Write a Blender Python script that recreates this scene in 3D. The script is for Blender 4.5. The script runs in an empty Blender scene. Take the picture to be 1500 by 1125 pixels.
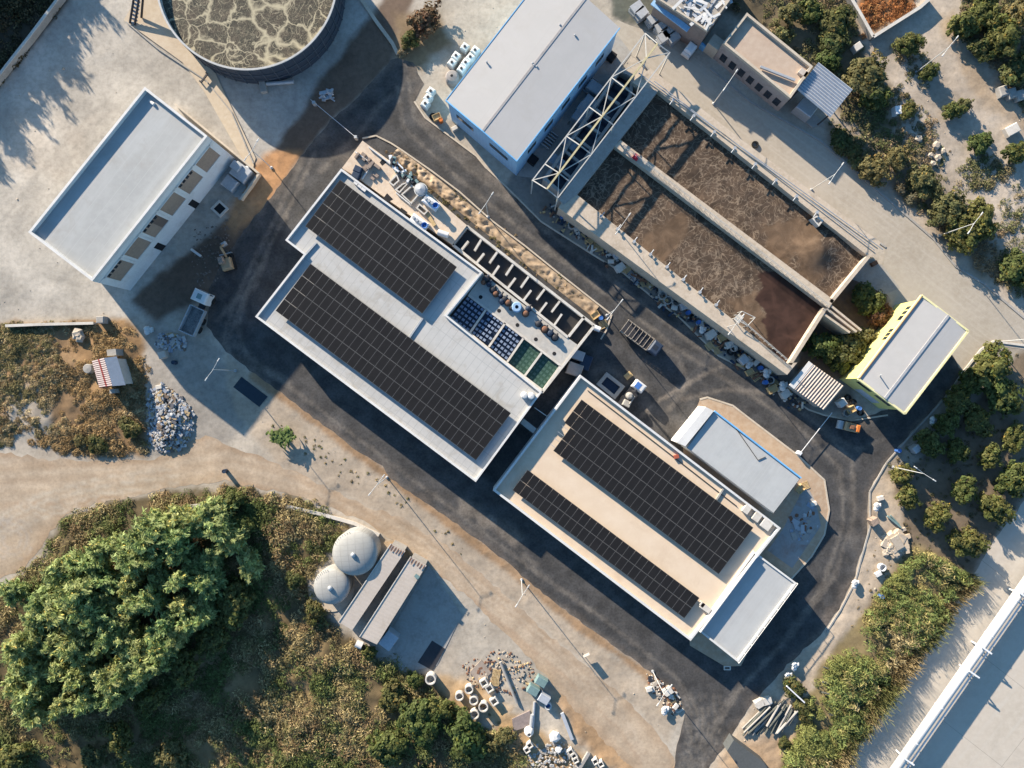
import bpy, math, random
import numpy as np
from mathutils import Vector, Matrix
from mathutils.geometry import tessellate_polygon, delaunay_2d_cdt

rnd = random.Random(7)
sc = bpy.context.scene
col = sc.collection

# ------------------------------------------------------------------ camera, sky, sun, exposure
H = 100.0                                     # height of the drone above the yard, metres
cam_d = bpy.data.cameras.new("camera"); cam = bpy.data.objects.new("camera", cam_d); col.objects.link(cam)
cam.location = (0, 0, H); cam_d.lens = 24; cam_d.sensor_width = 36; cam_d.clip_end = 3000
sc.camera = cam
SUN_EL = math.radians(18.5)
SH = Vector((0.616, -0.788))                  # the way shadows fall on the ground
L = Vector((SH.x*math.cos(SUN_EL), SH.y*math.cos(SUN_EL), -math.sin(SUN_EL)))
sun_d = bpy.data.lights.new("sun", 'SUN'); sun = bpy.data.objects.new("sun", sun_d); col.objects.link(sun)
sun_d.energy = 5.0; sun_d.angle = math.radians(0.55); sun_d.color = (1.0, 0.875, 0.715)
sun.rotation_euler = L.to_track_quat('-Z', 'Y').to_euler(); sun.location = (-60, 77, 60)
w = bpy.data.worlds.new("World"); sc.world = w; w.use_nodes = True
nt = w.node_tree; bg = nt.nodes['Background']
sky = nt.nodes.new('ShaderNodeTexSky'); sky.sky_type = 'NISHITA'; sky.sun_disc = False
sky.sun_elevation = SUN_EL; sky.sun_rotation = math.atan2(-SH.x, -SH.y)
sky.ozone_density = 3.0; sky.dust_density = .6
tint = nt.nodes.new('ShaderNodeMix'); tint.data_type = 'RGBA'; tint.blend_type = 'MULTIPLY'; tint.inputs[0].default_value = 1
tint.inputs[7].default_value = (.74, 1.02, 1.13, 1); nt.links.new(sky.outputs[0], tint.inputs[6]); nt.links.new(tint.outputs[2], bg.inputs[0]); bg.inputs[1].default_value = 0.082
sc.view_settings.view_transform = 'Standard'; sc.view_settings.look = 'None'
sc.view_settings.exposure = 1.31; sc.view_settings.gamma = 1.0

# ------------------------------------------------------------------ helpers
def P(px, py, z=0.0):                         # survey: a point of the photo at height z -> metres
    k = 0.1*(H - z)/H
    return ((px-750)*k, (562.5-py)*k)
def PP(pts, z=0.0): return [P(a, b, z) for a, b in pts]
U = Vector((.8015, -.598)); V = Vector((.598, .8015)); ANG = math.atan2(U.y, U.x)

def tag(o, label=None, cat=None, group=None, kind=None):
    if label: o["label"] = label
    if cat: o["category"] = cat
    if group: o["group"] = group
    if kind: o["kind"] = kind
    return o
def thing(name, label, cat, loc=(0, 0, 0), rz=0.0, group=None):
    o = bpy.data.objects.new(name, None); col.objects.link(o)
    o.empty_display_size = .5; o.location = loc; o.rotation_euler = (0, 0, rz)
    return tag(o, label, cat, group)
def root_loc(o):
    p = Vector((0, 0, 0))
    while o is not None: p += o.location; o = o.parent
    return p
KIDS = {}
def link_child(o, parent):
    o.parent = parent; KIDS.setdefault(parent.name, []).append(o)
def copy_tree(o, parent=None):
    c = o.copy(); col.objects.link(c)
    if parent is not None: link_child(c, parent)
    for ch in list(KIDS.get(o.name, [])): copy_tree(ch, c)
    return c
ORD = ['first', 'second', 'third', 'fourth', 'fifth', 'sixth', 'seventh', 'eighth', 'ninth', 'tenth', 'eleventh', 'twelfth']
def nth(i):
    if i < 12: return ORD[i]
    n = i+1
    return '%d%s' % (n, 'th' if 10 < n % 100 < 14 else {1: 'st', 2: 'nd', 3: 'rd'}.get(n % 10, 'th'))

def area2(p): return sum(p[i][0]*p[(i+1) % len(p)][1]-p[(i+1) % len(p)][0]*p[i][1] for i in range(len(p)))
def ccw(p): return list(p) if area2(p) > 0 else list(reversed(p))
def inset(p, d):                              # ccw polygon moved inwards by d
    n = len(p); out = []
    for i in range(n):
        a, b, c = Vector(p[i-1]), Vector(p[i]), Vector(p[(i+1) % n])
        e1 = (b-a).normalized(); e2 = (c-b).normalized()
        n1 = Vector((-e1.y, e1.x)); n2 = Vector((-e2.y, e2.x))
        m = n1+n2; k = d/max(.25, (1+n1.dot(n2)))
        out.append((b.x+m.x*k, b.y+m.y*k))
    return out

class MB:
    def __init__(s): s.v = []; s.f = []; s.m = []
    def add(s, vs, fs, mi=0):
        o = len(s.v); s.v += [tuple(x) for x in vs]
        for f in fs: s.f.append(tuple(i+o for i in f)); s.m.append(mi)
        return s
    def poly(s, p, z, mi=0):
        p = ccw(p); n = len(p)
        if n <= 4: return s.add([(x, y, z) for x, y in p], [tuple(range(n))], mi)
        tr = tessellate_polygon([[Vector((x, y, 0)) for x, y in p]])
        fs = []
        for t in tr:
            a, b, c = [p[i] for i in t]
            fs.append(tuple(t) if (b[0]-a[0])*(c[1]-a[1])-(b[1]-a[1])*(c[0]-a[0]) > 0 else tuple(reversed(t)))
        return s.add([(x, y, z) for x, y in p], fs, mi)
    def walls(s, p, z0, z1, mi=0):
        p = ccw(p); n = len(p)
        return s.add([(x, y, z0) for x, y in p]+[(x, y, z1) for x, y in p],
                     [(i, (i+1) % n, n+(i+1) % n, n+i) for i in range(n)], mi)
    def prism(s, p, z0, z1, mi=0, ti=None):
        s.walls(p, z0, z1, mi); return s.poly(p, z1, mi if ti is None else ti)
    def ring(s, p, t, z0, z1, mi=0):          # kerb-like ring along the polygon, t thick inwards
        p = ccw(p); q = inset(p, t); n = len(p)
        vs = [(x, y, z0) for x, y in p]+[(x, y, z1) for x, y in p]+[(x, y, z1) for x, y in q]+[(x, y, z0) for x, y in q]
        fs = []
        for i in range(n):
            j = (i+1) % n
            fs += [(i, j, n+j, n+i), (n+i, n+j, 2*n+j, 2*n+i), (2*n+i, 2*n+j, 3*n+j, 3*n+i)]
        return s.add(vs, fs, mi)
    def box(s, c, size, rz=0.0, mi=0, bev=0.0):   # c = centre of the base
        cx, cy, cz = c; sx, sy, sz = size[0]/2, size[1]/2, size[2]
        ca, sa = math.cos(rz), math.sin(rz)
        def q(x, y, z): return (cx+x*ca-y*sa, cy+x*sa+y*ca, cz+z)
        if bev:
            b = bev
            prof = [(sx, sy, 0), (sx, sy, sz-b), (sx-b, sy-b, sz)]
            vs = []
            for (a, d, z) in prof: vs += [q(-a, -d, z), q(a, -d, z), q(a, d, z), q(-a, d, z)]
            fs = [(3, 2, 1, 0), (8, 9, 10, 11)]
            for k in (0, 4): fs += [(k+i, k+(i+1) % 4, k+4+(i+1) % 4, k+4+i) for i in range(4)]
            return s.add(vs, fs, mi)
        vs = [q(-sx, -sy, 0), q(sx, -sy, 0), q(sx, sy, 0), q(-sx, sy, 0), q(-sx, -sy, sz), q(sx, -sy, sz), q(sx, sy, sz), q(-sx, sy, sz)]
        return s.add(vs, [(3, 2, 1, 0), (4, 5, 6, 7), (0, 1, 5, 4), (1, 2, 6, 5), (2, 3, 7, 6), (3, 0, 4, 7)], mi)
    def beam(s, a, b, w, h=None, mi=0):
        a, b = Vector(a), Vector(b); d = (b-a)
        if d.length < 1e-6: return s
        d.normalize(); up = Vector((0, 0, 1)) if abs(d.z) < .95 else Vector((1, 0, 0))
        x = d.cross(up).normalized(); y = x.cross(d); h = h or w
        vs = []
        for p in (a, b):
            for i, j in ((-1, -1), (1, -1), (1, 1), (-1, 1)): vs.append(p+x*(i*w/2)+y*(j*h/2))
        return s.add(vs, [(0, 1, 2, 3), (7, 6, 5, 4), (0, 4, 5, 1), (1, 5, 6, 2), (2, 6, 7, 3), (3, 7, 4, 0)], mi)
    def tube(s, a, b, r0, r1=None, n=8, mi=0, caps=True):
        a, b = Vector(a), Vector(b); r1 = r0 if r1 is None else r1
        d = (b-a).normalized(); up = Vector((0, 0, 1)) if abs(d.z) < .95 else Vector((1, 0, 0))
        x = d.cross(up).normalized(); y = x.cross(d); vs = []
        for p, r in ((a, r0), (b, r1)):
            for k in range(n):
                t = 2*math.pi*k/n; vs.append(p+x*(r*math.cos(t))+y*(r*math.sin(t)))
        fs = [(k, n+k, n+(k+1) % n, (k+1) % n) for k in range(n)]
        if caps: fs += [tuple(range(n)), tuple(range(2*n-1, n-1, -1))]
        return s.add(vs, fs, mi)
    def path(s, pts, r, n=6, mi=0):
        for i in range(len(pts)-1): s.tube(pts[i], pts[i+1], r, r, n, mi)
        return s
    def lathe(s, c, prof, n=32, mi=0, closed=False):      # prof = [(r, z)...] bottom to top, outside
        vs = []; fs = []; m = len(prof)
        for r, z in prof:
            for k in range(n):
                t = 2*math.pi*k/n; vs.append((c[0]+r*math.cos(t), c[1]+r*math.sin(t), c[2]+z))
        for i in range(m-1):
            for k in range(n):
                a, b = i*n+k, i*n+(k+1) % n; fs.append((a, b, b+n, a+n))
        return s.add(vs, fs, mi)
    def rock(s, c, r, mi=0, flat=.7):
        n = 6; vs = []; a0 = rnd.random()*6.28
        for lvl, rr in ((-.5, .8), (.15, 1.0), (.75, .55)):
            for k in range(n):
                t = a0+2*math.pi*k/n; q = r*rr*rnd.uniform(.7, 1.2)
                vs.append((c[0]+q*math.cos(t), c[1]+q*math.sin(t), c[2]+r*flat*(lvl+rnd.uniform(-.12, .12))))
        fs = [tuple(range(2*n, 3*n))]
        for i in (0, n): fs += [(i+k, i+(k+1) % n, i+n+(k+1) % n, i+n+k) for k in range(n)]
        return s.add(vs, fs, mi)
    def build(s, name, mats, parent=None, smooth=False, kind=None):
        if not isinstance(mats, (list, tuple)): mats = [mats]
        v = np.array(s.v, dtype=np.float64)
        if parent is None:
            o0 = np.array([(v[:, 0].min()+v[:, 0].max())/2, (v[:, 1].min()+v[:, 1].max())/2, v[:, 2].min()])
        else: o0 = np.array(root_loc(parent))
        me = bpy.data.meshes.new(name); me.from_pydata([tuple(x) for x in (v-o0)], [], s.f)
        for m in mats: me.materials.append(m)
        if len(mats) > 1: me.polygons.foreach_set('material_index', s.m)
        if smooth: me.polygons.foreach_set('use_smooth', [True]*len(me.polygons))
        me.update()
        o = bpy.data.objects.new(name, me); col.objects.link(o)
        if parent is None: o.location = o0
        else: link_child(o, parent)
        if kind: o["kind"] = kind
        return o

# ------------------------------------------------------------------ materials
def mat(name, c1, c2=None, c3=None, scale=.35, fine=3.0, rough=.9, bump=0.0, metal=0.0, attr=None, spec=.25,
        aniso=None, seam=None, stain=None, emis=None, trans=0.0, vary=.25, objrand=False):
    m = bpy.data.materials.new(name); m.use_nodes = True
    t = m.node_tree; N = t.nodes; Lk = t.links
    b = N['Principled BSDF']; b.inputs['Roughness'].default_value = rough; b.inputs['Metallic'].default_value = metal
    b.inputs['Specular IOR Level'].default_value = spec
    geo = N.new('ShaderNodeNewGeometry')
    def noise(sc_, det, vec=None, rg=.6, dist=0.0):
        n = N.new('ShaderNodeTexNoise'); n.inputs['Scale'].default_value = sc_; n.inputs['Detail'].default_value = det
        n.inputs['Roughness'].default_value = rg; n.inputs['Distortion'].default_value = dist
        Lk.new(vec or geo.outputs['Position'], n.inputs['Vector']); return n.outputs['Fac']
    def rng(f, a, b_, lo=0., hi=1.):
        r = N.new('ShaderNodeMapRange'); r.inputs[1].default_value = a; r.inputs[2].default_value = b_
        r.inputs[3].default_value = lo; r.inputs[4].default_value = hi; Lk.new(f, r.inputs[0]); return r.outputs[0]
    def mix(f, a, b_, mode='MIX'):
        x = N.new('ShaderNodeMix'); x.data_type = 'RGBA'; x.blend_type = mode
        if isinstance(f, (int, float)): x.inputs[0].default_value = f
        else: Lk.new(f, x.inputs[0])
        for s_, q in ((6, a), (7, b_)):
            if isinstance(q, tuple): x.inputs[s_].default_value = (*q, 1)
            else: Lk.new(q, x.inputs[s_])
        return x.outputs[2]
    def mapped(rot, scl):
        mp = N.new('ShaderNodeMapping'); mp.vector_type = 'TEXTURE'; mp.inputs['Rotation'].default_value = (0, 0, rot); mp.inputs['Scale'].default_value = tuple(1/q for q in scl)
        Lk.new(geo.outputs['Position'], mp.inputs['Vector']); return mp.outputs['Vector']
    c2 = c2 or tuple(x*(1-vary) for x in c1); c3 = c3 or tuple(min(1, x*(1+vary*.6)) for x in c1)
    fA = rng(noise(scale, 6), .36, .64); fB = rng(noise(fine, 8, rg=.68), .42, .70)
    if attr:
        at = N.new('ShaderNodeAttribute'); at.attribute_name = attr
        c = at.outputs['Color']
        g = mix(fA, (1-vary,)*3, (1+vary*.7,)*3); c = mix(1.0, c, g, 'MULTIPLY')
        g2 = mix(fB, (1+vary*.6,)*3, (1-vary*.9,)*3); c = mix(1.0, c, g2, 'MULTIPLY')
    else:
        c = mix(fA, c1, c2); f2 = N.new('ShaderNodeMath'); f2.operation = 'MULTIPLY'; f2.inputs[1].default_value = .8
        Lk.new(fB, f2.inputs[0]); c = mix(f2.outputs[0], c, c3)
    if aniso:                                  # (angle, across, along, colour, amount)
        an = noise(1.0, 5, mapped(aniso[0], (aniso[2], aniso[1], 1)))
        f = rng(an, .5, .72, 0, aniso[4]); c = mix(f, c, aniso[3])
    if stain:
        f = rng(noise(stain[0], 9, rg=.7, dist=.6), .53, .68, 0, stain[2]); c = mix(f, c, stain[1])
    if seam:                                   # list of (angle, pitch, width, colour)
        for (a_, pitch, wd, sc_) in seam:
            sp = N.new('ShaderNodeSeparateXYZ'); Lk.new(mapped(a_, (1/pitch, 1, 1)), sp.inputs[0])
            fr = N.new('ShaderNodeMath'); fr.operation = 'FRACT'; Lk.new(sp.outputs[0], fr.inputs[0])
            lt = N.new('ShaderNodeMath'); lt.operation = 'LESS_THAN'; Lk.new(fr.outputs[0], lt.inputs[0]); lt.inputs[1].default_value = wd/pitch
            c = mix(lt.outputs[0], c, sc_)
    if objrand:                                # every plant a little different in tone
        oi = N.new('ShaderNodeObjectInfo'); rp = N.new('ShaderNodeValToRGB'); Lk.new(oi.outputs['Random'], rp.inputs[0])
        e_ = rp.color_ramp.elements; e_[0].color = (.84, .95, .88, 1); e_[1].color = (1.20, 1.08, 1.0, 1); c = mix(1.0, c, rp.outputs[0], 'MULTIPLY')
    Lk.new(c, b.inputs['Base Color'])
    if bump:
        bp = N.new('ShaderNodeBump'); bp.inputs['Strength'].default_value = min(1., bump); bp.inputs['Distance'].default_value = .06*max(1, bump)
        Lk.new(noise(fine*1.3, 8, rg=.7), bp.inputs['Height']); Lk.new(bp.outputs[0], b.inputs['Normal'])
    if trans:
        tr = N.new('ShaderNodeBsdfTranslucent'); Lk.new(c, tr.inputs[0])
        ms = N.new('ShaderNodeMixShader'); ms.inputs[0].default_value = trans
        Lk.new(b.outputs[0], ms.inputs[1]); Lk.new(tr.outputs[0], ms.inputs[2]); Lk.new(ms.outputs[0], N['Material Output'].inputs[0])
    return m

M = {}
M['ground'] = mat('ground', (1, 1, 1), attr='col', scale=.12, fine=1.4, bump=.5, vary=.2)
M['asphalt'] = mat('asphalt', (1, 1, 1), attr='col', scale=.45, fine=3.2, rough=.85, bump=.2, vary=.32, stain=(.7, (.105, .092, .078), .35))
M['dirt_road'] = mat('dirt_road', (1, 1, 1), attr='col', scale=.35, fine=2.4, bump=.35, vary=.17, stain=(.6, (.30, .215, .14), .3))
M['conc_road'] = mat('concrete_road', (.40, .35, .285), (.345, .30, .24), (.44, .39, .32), scale=.12, fine=1.6, bump=.15,
                     aniso=(ANG, 2.0, .06, (.46, .41, .345), .6), stain=(.2, (.30, .25, .19), .5))
M['conc_yard'] = mat('concrete_yard', (.50, .44, .365), (.44, .385, .315), (.53, .475, .40), scale=.1, fine=1.2, bump=.12,
                     aniso=(math.radians(52), 1.2, .06, (.50, .46, .40), .6), stain=(.12, (.36, .32, .27), .5),
                     seam=[(math.radians(52), 11, .06, (.3, .27, .23)), (math.radians(-38), 13, .06, (.3, .27, .23))])
M['concrete'] = mat('concrete', (.50, .41, .315), (.42, .34, .255), (.55, .47, .38), scale=.4, fine=2.5, bump=.2, stain=(.5, (.27, .215, .16), .6))
M['conc_grey'] = mat('concrete_grey', (.34, .32, .29), (.28, .26, .235), (.38, .36, .33), scale=.4, fine=2.5, bump=.2, stain=(.5, (.22, .20, .17), .5))
M['conc_pale'] = mat('concrete_pale', (.56, .52, .46), (.48, .44, .38), (.62, .58, .52), scale=.6, fine=3, bump=.1, stain=(.6, (.38, .31, .24), .5))
M['kerb'] = mat('kerb_stone', (.50, .43, .34), (.42, .35, .27), fine=4)
M['white_paint'] = mat('white_paint', (.62, .605, .58), (.54, .525, .50), rough=.7, stain=(.5, (.5, .47, .42), .4), vary=.1)
M['plaster'] = mat('plaster_wall', (.66, .66, .65), (.58, .58, .57), (.70, .70, .69), scale=.3, rough=.8, stain=(.4, (.45, .42, .38), .4))
M['roof_flat'] = mat('grey_roof_membrane', (.37, .37, .355), (.335, .34, .33), (.395, .395, .385), scale=.08, fine=.8, rough=.8,
                     aniso=(math.radians(52), .5, .05, (.43, .44, .435), .6), seam=[(math.radians(52)+math.pi/2, 1.6, .05, (.41, .41, .40))], stain=(.25, (.32, .31, .285), .7))
PALE = [(ANG, 1.05, .06, (.33, .33, .32)), (ANG+math.pi/2, 3.3, .07, (.34, .34, .33))]
M['roof_pale'] = mat('pale_roof_sheet', (.445, .437, .415), (.40, .393, .375), (.475, .465, .445), scale=.15, fine=1.0, rough=.65,
                     aniso=(ANG+math.pi/2, .7, .07, (.44, .43, .41), .5), seam=PALE, stain=(.4, (.33, .305, .265), .75))
M['roof_hall'] = mat('hall_roof_sheet', (.44, .42, .40), (.415, .40, .38), (.46, .44, .42), scale=.06, fine=.5, rough=.7,
                     seam=[(ANG, 6.2, .07, (.42, .40, .38))], aniso=(ANG, 1.2, .05, (.44, .42, .395), .6), stain=(.25, (.41, .385, .355), .6))
M['roof_shed'] = mat('shed_roof_sheet', (.41, .415, .405), (.37, .375, .37), (.44, .445, .435), scale=.3, aniso=(ANG+math.pi/2, 1.1, .08, (.38, .375, .36), .6), fine=.8, rough=.7,
                     seam=[(ANG, .5, .05, (.42, .42, .41))], stain=(.2, (.40, .39, .37), .4))
M['roof_tan'] = mat('tan_roof_screed', (.63, .505, .375), (.59, .465, .34), (.66, .54, .41), scale=.1, fine=.7, rough=.9, stain=(.25, (.52, .395, .28), .6))
M['roof_earth'] = mat('sandy_roof_screed', (.46, .355, .27), (.42, .32, .245), (.50, .40, .31), scale=.2, fine=1.2, stain=(.3, (.38, .285, .215), .6))
M['metal_grey'] = mat('grey_metal', (.42, .43, .44), (.36, .37, .38), rough=.5, metal=.3)
M['metal_white'] = mat('white_metal', (.72, .72, .72), (.66, .66, .66), rough=.45, vary=.08)
M['steel_white'] = mat('pale_painted_steel', (.46, .45, .42), (.38, .37, .34), rough=.6)
M['steel_yellow'] = mat('yellow_painted_steel', (.50, .43, .25), (.42, .36, .21), rough=.6)
M['steel_dark'] = mat('dark_steel', (.05, .05, .055), (.035, .035, .04), rough=.5, metal=.2)
M['blue_wall'] = mat('sky_blue_cladding', (.28, .47, .66), (.25, .42, .60), (.31, .5, .69), rough=.6, seam=[(ANG, .6, .05, (.22, .38, .55))], vary=.1)
M['blue_trim'] = mat('blue_trim', (.16, .40, .66), (.14, .36, .6), rough=.5)
M['yellow_wall'] = mat('yellow_render', (.62, .55, .20), (.56, .49, .17), (.66, .59, .24), scale=.4, rough=.85, stain=(.5, (.5, .42, .14), .4))
M['yellow_trim'] = mat('pale_yellow_trim', (.70, .64, .36), (.64, .58, .3), rough=.8)
M['brown_panel'] = mat('brown_shutter', (.30, .225, .175), (.26, .195, .15), rough=.7, seam=[(ANG, .45, .05, (.15, .11, .09))])
M['glass_dark'] = mat('dark_glass', (.025, .03, .04), (.03, .036, .045), rough=.15, spec=.5)
M['dark'] = mat('dark_opening', (.02, .02, .022), (.015, .015, .017), rough=.9)
M['tank_wall'] = mat('tank_cladding', (.05, .06, .08), (.042, .052, .07), (.06, .07, .09), scale=.3, rough=.55, vary=.2)
M['rim'] = mat('tank_rim', (.42, .42, .41), (.36, .36, .35), rough=.6)
M['panel_glass'] = mat('solar_glass', (.016, .0155, .016), (.020, .019, .0195), (.013, .013, .014), scale=.5, fine=2, rough=.45, spec=.12)
M['panel_frame'] = mat('solar_frame', (.10, .098, .095), (.085, .083, .08), rough=.5, metal=.2)
M['corr_brown'] = mat('corrugated_brown', (.42, .35, .30), (.36, .29, .245), (.46, .39, .34), scale=.3, rough=.7, stain=(.5, (.30, .2, .14), .4))
M['corr_grey'] = mat('corrugated_grey', (.40, .42, .45), (.36, .38, .41), rough=.55, metal=.1)
M['corr_tan'] = mat('corrugated_tan', (.50, .43, .36), (.44, .375, .31), (.53, .46, .40), scale=.25, rough=.7, stain=(.3, (.40, .33, .26), .6))
M['dome'] = mat('grey_dome_sheet', (.33, .325, .305), (.30, .295, .275), (.35, .345, .325), scale=.4, rough=.65, seam=[(.1, 1.1, .08, (.26, .255, .24)), (1.67, .75, .06, (.27, .265, .25))], stain=(.5, (.30, .285, .25), .4))
M['tile_red'] = mat('red_roof_tile', (.34, .07, .06), (.28, .06, .05), fine=4, rough=.8)
M['tile_pale'] = mat('pale_roof_tile', (.60, .50, .46), (.52, .42, .39), fine=4, rough=.8)
M['wood'] = mat('bare_timber', (.50, .36, .18), (.42, .29, .14), (.56, .42, .23), fine=4, rough=.85)
M['orange'] = mat('orange_plastic', (.55, .16, .03), (.45, .13, .03), rough=.6)
M['red'] = mat('red_paint', (.42, .02, .04), rough=.5)
M['blue'] = mat('blue_plastic', (.06, .16, .42), (.05, .13, .35), rough=.5)
M['navy'] = mat('navy_paint', (.03, .045, .075), (.025, .038, .062), rough=.5)
M['teal'] = mat('teal_sheet', (.16, .24, .24), (.13, .20, .20), rough=.6)
M['black_pipe'] = mat('black_plastic_pipe', (.055, .06, .055), (.10, .105, .09), (.14, .14, .12), fine=2, rough=.6)
M['rust'] = mat('rusty_steel', (.20, .10, .06), (.14, .075, .05), fine=4)
M['rock'] = mat('rock', (.40, .34, .27), (.32, .27, .21), (.47, .41, .34), scale=.8, fine=4, bump=.4)
M['rubble'] = mat('rubble', (.40, .39, .37), (.22, .24, .27), (.56, .54, .50), scale=1.2, fine=3.0, bump=.5, vary=.4)
M['bark'] = mat('bark', (.11, .085, .06), (.08, .06, .045), fine=6, bump=.4)
M['leaf'] = mat('leaf', (1, 1, 1), attr='col', scale=.8, fine=4, rough=.65, spec=.2, trans=.36, vary=.25, objrand=True)
M['straw'] = mat('dry_grass', (1, 1, 1), attr='col', scale=.6, fine=3, rough=.9, spec=.05, trans=.15, vary=.25)
M['lamp_grey'] = mat('galvanised', (.50, .50, .49), rough=.5)
M['hut_dark'] = mat('dark_hut_sheet', (.085, .09, .09), (.07, .075, .075), rough=.7)
M['tarp'] = mat('dark_membrane', (.022, .036, .05), (.018, .03, .043), rough=.7)
M['beige_machine'] = mat('tan_machine_paint', (.38, .27, .16), (.32, .22, .13), rough=.5)
M['tyre'] = mat('tyre_rubber', (.02, .02, .02), rough=.9)
M['green_water'] = mat('green_water', (.035, .075, .055), (.028, .06, .045), (.05, .09, .06), scale=.6, rough=.25, spec=.4)
M['dark_water'] = mat('dark_tank_water', (.018, .028, .05), (.014, .022, .04), rough=.2, spec=.4)
M['blk_water'] = mat('settling_water', (.040, .038, .036), (.030, .030, .030), (.055, .048, .042), scale=.25, fine=1.2, rough=.35, spec=.3)
M['module'] = mat('membrane_rack', (.20, .25, .34), (.15, .19, .27), rough=.6)
M['module_green'] = mat('submerged_rack', (.055, .105, .085), (.045, .09, .07), rough=.6)

def foam_mat(name, attr, base, line, cell, cell2, distort, width, amt):
    m = bpy.data.materials.new(name); m.use_nodes = True; t = m.node_tree; N = t.nodes; Lk = t.links
    b = N['Principled BSDF']; b.inputs['Roughness'].default_value = .8; b.inputs['Specular IOR Level'].default_value = .2
    geo = N.new('ShaderNodeNewGeometry')
    nz = N.new('ShaderNodeTexNoise'); nz.inputs['Scale'].default_value = .35; nz.inputs['Detail'].default_value = 4
    Lk.new(geo.outputs['Position'], nz.inputs['Vector'])
    vm = N.new('ShaderNodeVectorMath'); vm.operation = 'MULTIPLY_ADD'; vm.inputs[1].default_value = (distort,)*3
    Lk.new(nz.outputs['Color'], vm.inputs[0]); Lk.new(geo.outputs['Position'], vm.inputs[2])
    c = None
    if attr:
        at = N.new('ShaderNodeAttribute'); at.attribute_name = attr; c = at.outputs['Color']
    def mix(f, a, b_, mode='MIX'):
        x = N.new('ShaderNodeMix'); x.data_type = 'RGBA'; x.blend_type = mode
        if isinstance(f, float): x.inputs[0].default_value = f
        else: Lk.new(f, x.inputs[0])
        for s_, q in ((6, a), (7, b_)):
            if isinstance(q, tuple): x.inputs[s_].default_value = (*q, 1)
            else: Lk.new(q, x.inputs[s_])
        return x.outputs[2]
    n2 = N.new('ShaderNodeTexNoise'); n2.inputs['Scale'].default_value = .5; n2.inputs['Detail'].default_value = 8; n2.inputs['Distortion'].default_value = 1.2
    Lk.new(geo.outputs['Position'], n2.inputs['Vector'])
    r2 = N.new('ShaderNodeMapRange'); r2.inputs[1].default_value = .35; r2.inputs[2].default_value = .65; Lk.new(n2.outputs[0], r2.inputs[0])
    if c is None: c = mix(r2.outputs[0], base[0], base[1])
    else: c = mix(1.0, c, mix(r2.outputs[0], (.75,)*3, (1.25,)*3), 'MULTIPLY')
    msk = None
    if attr:
        sm = N.new('ShaderNodeAttribute'); sm.attribute_name = 'smooth'; msk = sm.outputs['Fac']
    def times(f, g):
        mm = N.new('ShaderNodeMath'); mm.operation = 'MULTIPLY'; Lk.new(f, mm.inputs[0])
        if isinstance(g, float): mm.inputs[1].default_value = g
        else: Lk.new(g, mm.inputs[1])
        return mm.outputs[0]
    wn = N.new('ShaderNodeTexNoise'); wn.inputs['Scale'].default_value = .22; wn.inputs['Detail'].default_value = 3
    Lk.new(geo.outputs['Position'], wn.inputs['Vector'])
    wv = N.new('ShaderNodeMapRange'); wv.inputs[1].default_value = .38; wv.inputs[2].default_value = .62; Lk.new(wn.outputs[0], wv.inputs[0])
    # swirling threads of foam: level lines of warped noise
    for (scl, wd, am, ds, sd) in ((cell2*.5, .018, amt*(.3 if cell else .55), 1.6, 3.), (cell2*.23, .012, amt*.8, 2.6, 11.), (cell2*.36, .012, amt*(.4 if cell else .7), 2.2, 23.)):
        n3 = N.new('ShaderNodeTexNoise'); n3.noise_dimensions = '4D'; n3.inputs['W'].default_value = sd; n3.inputs['Scale'].default_value = scl
        n3.inputs['Detail'].default_value = 1.5; n3.inputs['Distortion'].default_value = ds; Lk.new(geo.outputs['Position'], n3.inputs['Vector'])
        ab = N.new('ShaderNodeMath'); ab.operation = 'SUBTRACT'; ab.inputs[1].default_value = .5; Lk.new(n3.outputs[0], ab.inputs[0])
        ab2 = N.new('ShaderNodeMath'); ab2.operation = 'ABSOLUTE'; Lk.new(ab.outputs[0], ab2.inputs[0])
        mr = N.new('ShaderNodeMapRange'); mr.inputs[1].default_value = 0; mr.inputs[2].default_value = wd*(1.0 if cell else 1.5); mr.inputs[3].default_value = am; mr.inputs[4].default_value = 0
        Lk.new(ab2.outputs[0], mr.inputs[0]); f = mr.outputs[0]
        if msk is not None: f = times(f, msk)
        c = mix(f, c, line)
    if cell:
        vo = N.new('ShaderNodeTexVoronoi'); vo.feature = 'DISTANCE_TO_EDGE'; vo.inputs['Scale'].default_value = cell
        Lk.new(vm.outputs[0], vo.inputs['Vector'])
        w2 = N.new('ShaderNodeMapRange'); w2.inputs[3].default_value = width*.3; w2.inputs[4].default_value = width*2; Lk.new(wv.outputs[0], w2.inputs[0])
        mr = N.new('ShaderNodeMapRange'); Lk.new(w2.outputs[0], mr.inputs[2]); mr.inputs[3].default_value = amt; mr.inputs[4].default_value = 0
        Lk.new(vo.outputs['Distance'], mr.inputs[0]); f = mr.outputs[0]
        c = mix(f, c, line)
        w3 = N.new('ShaderNodeTexWave'); w3.wave_type = 'RINGS'; w3.inputs['Scale'].default_value = 1.1; w3.inputs['Distortion'].default_value = 30; w3.inputs['Detail'].default_value = 3
        Lk.new(vm.outputs[0], w3.inputs['Vector']); r3 = N.new('ShaderNodeMapRange'); r3.inputs[1].default_value = .8; r3.inputs[3].default_value = 0; r3.inputs[4].default_value = .25
        Lk.new(w3.outputs['Fac'], r3.inputs[0]); c = mix(r3.outputs[0], c, line)
    Lk.new(c, b.inputs['Base Color'])
    return m
M['scum'] = foam_mat('scum_water', None, ((.032, .032, .026), (.070, .056, .042)), (.46, .40, .27), .27, .9, 3.4, .07, .9)
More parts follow.
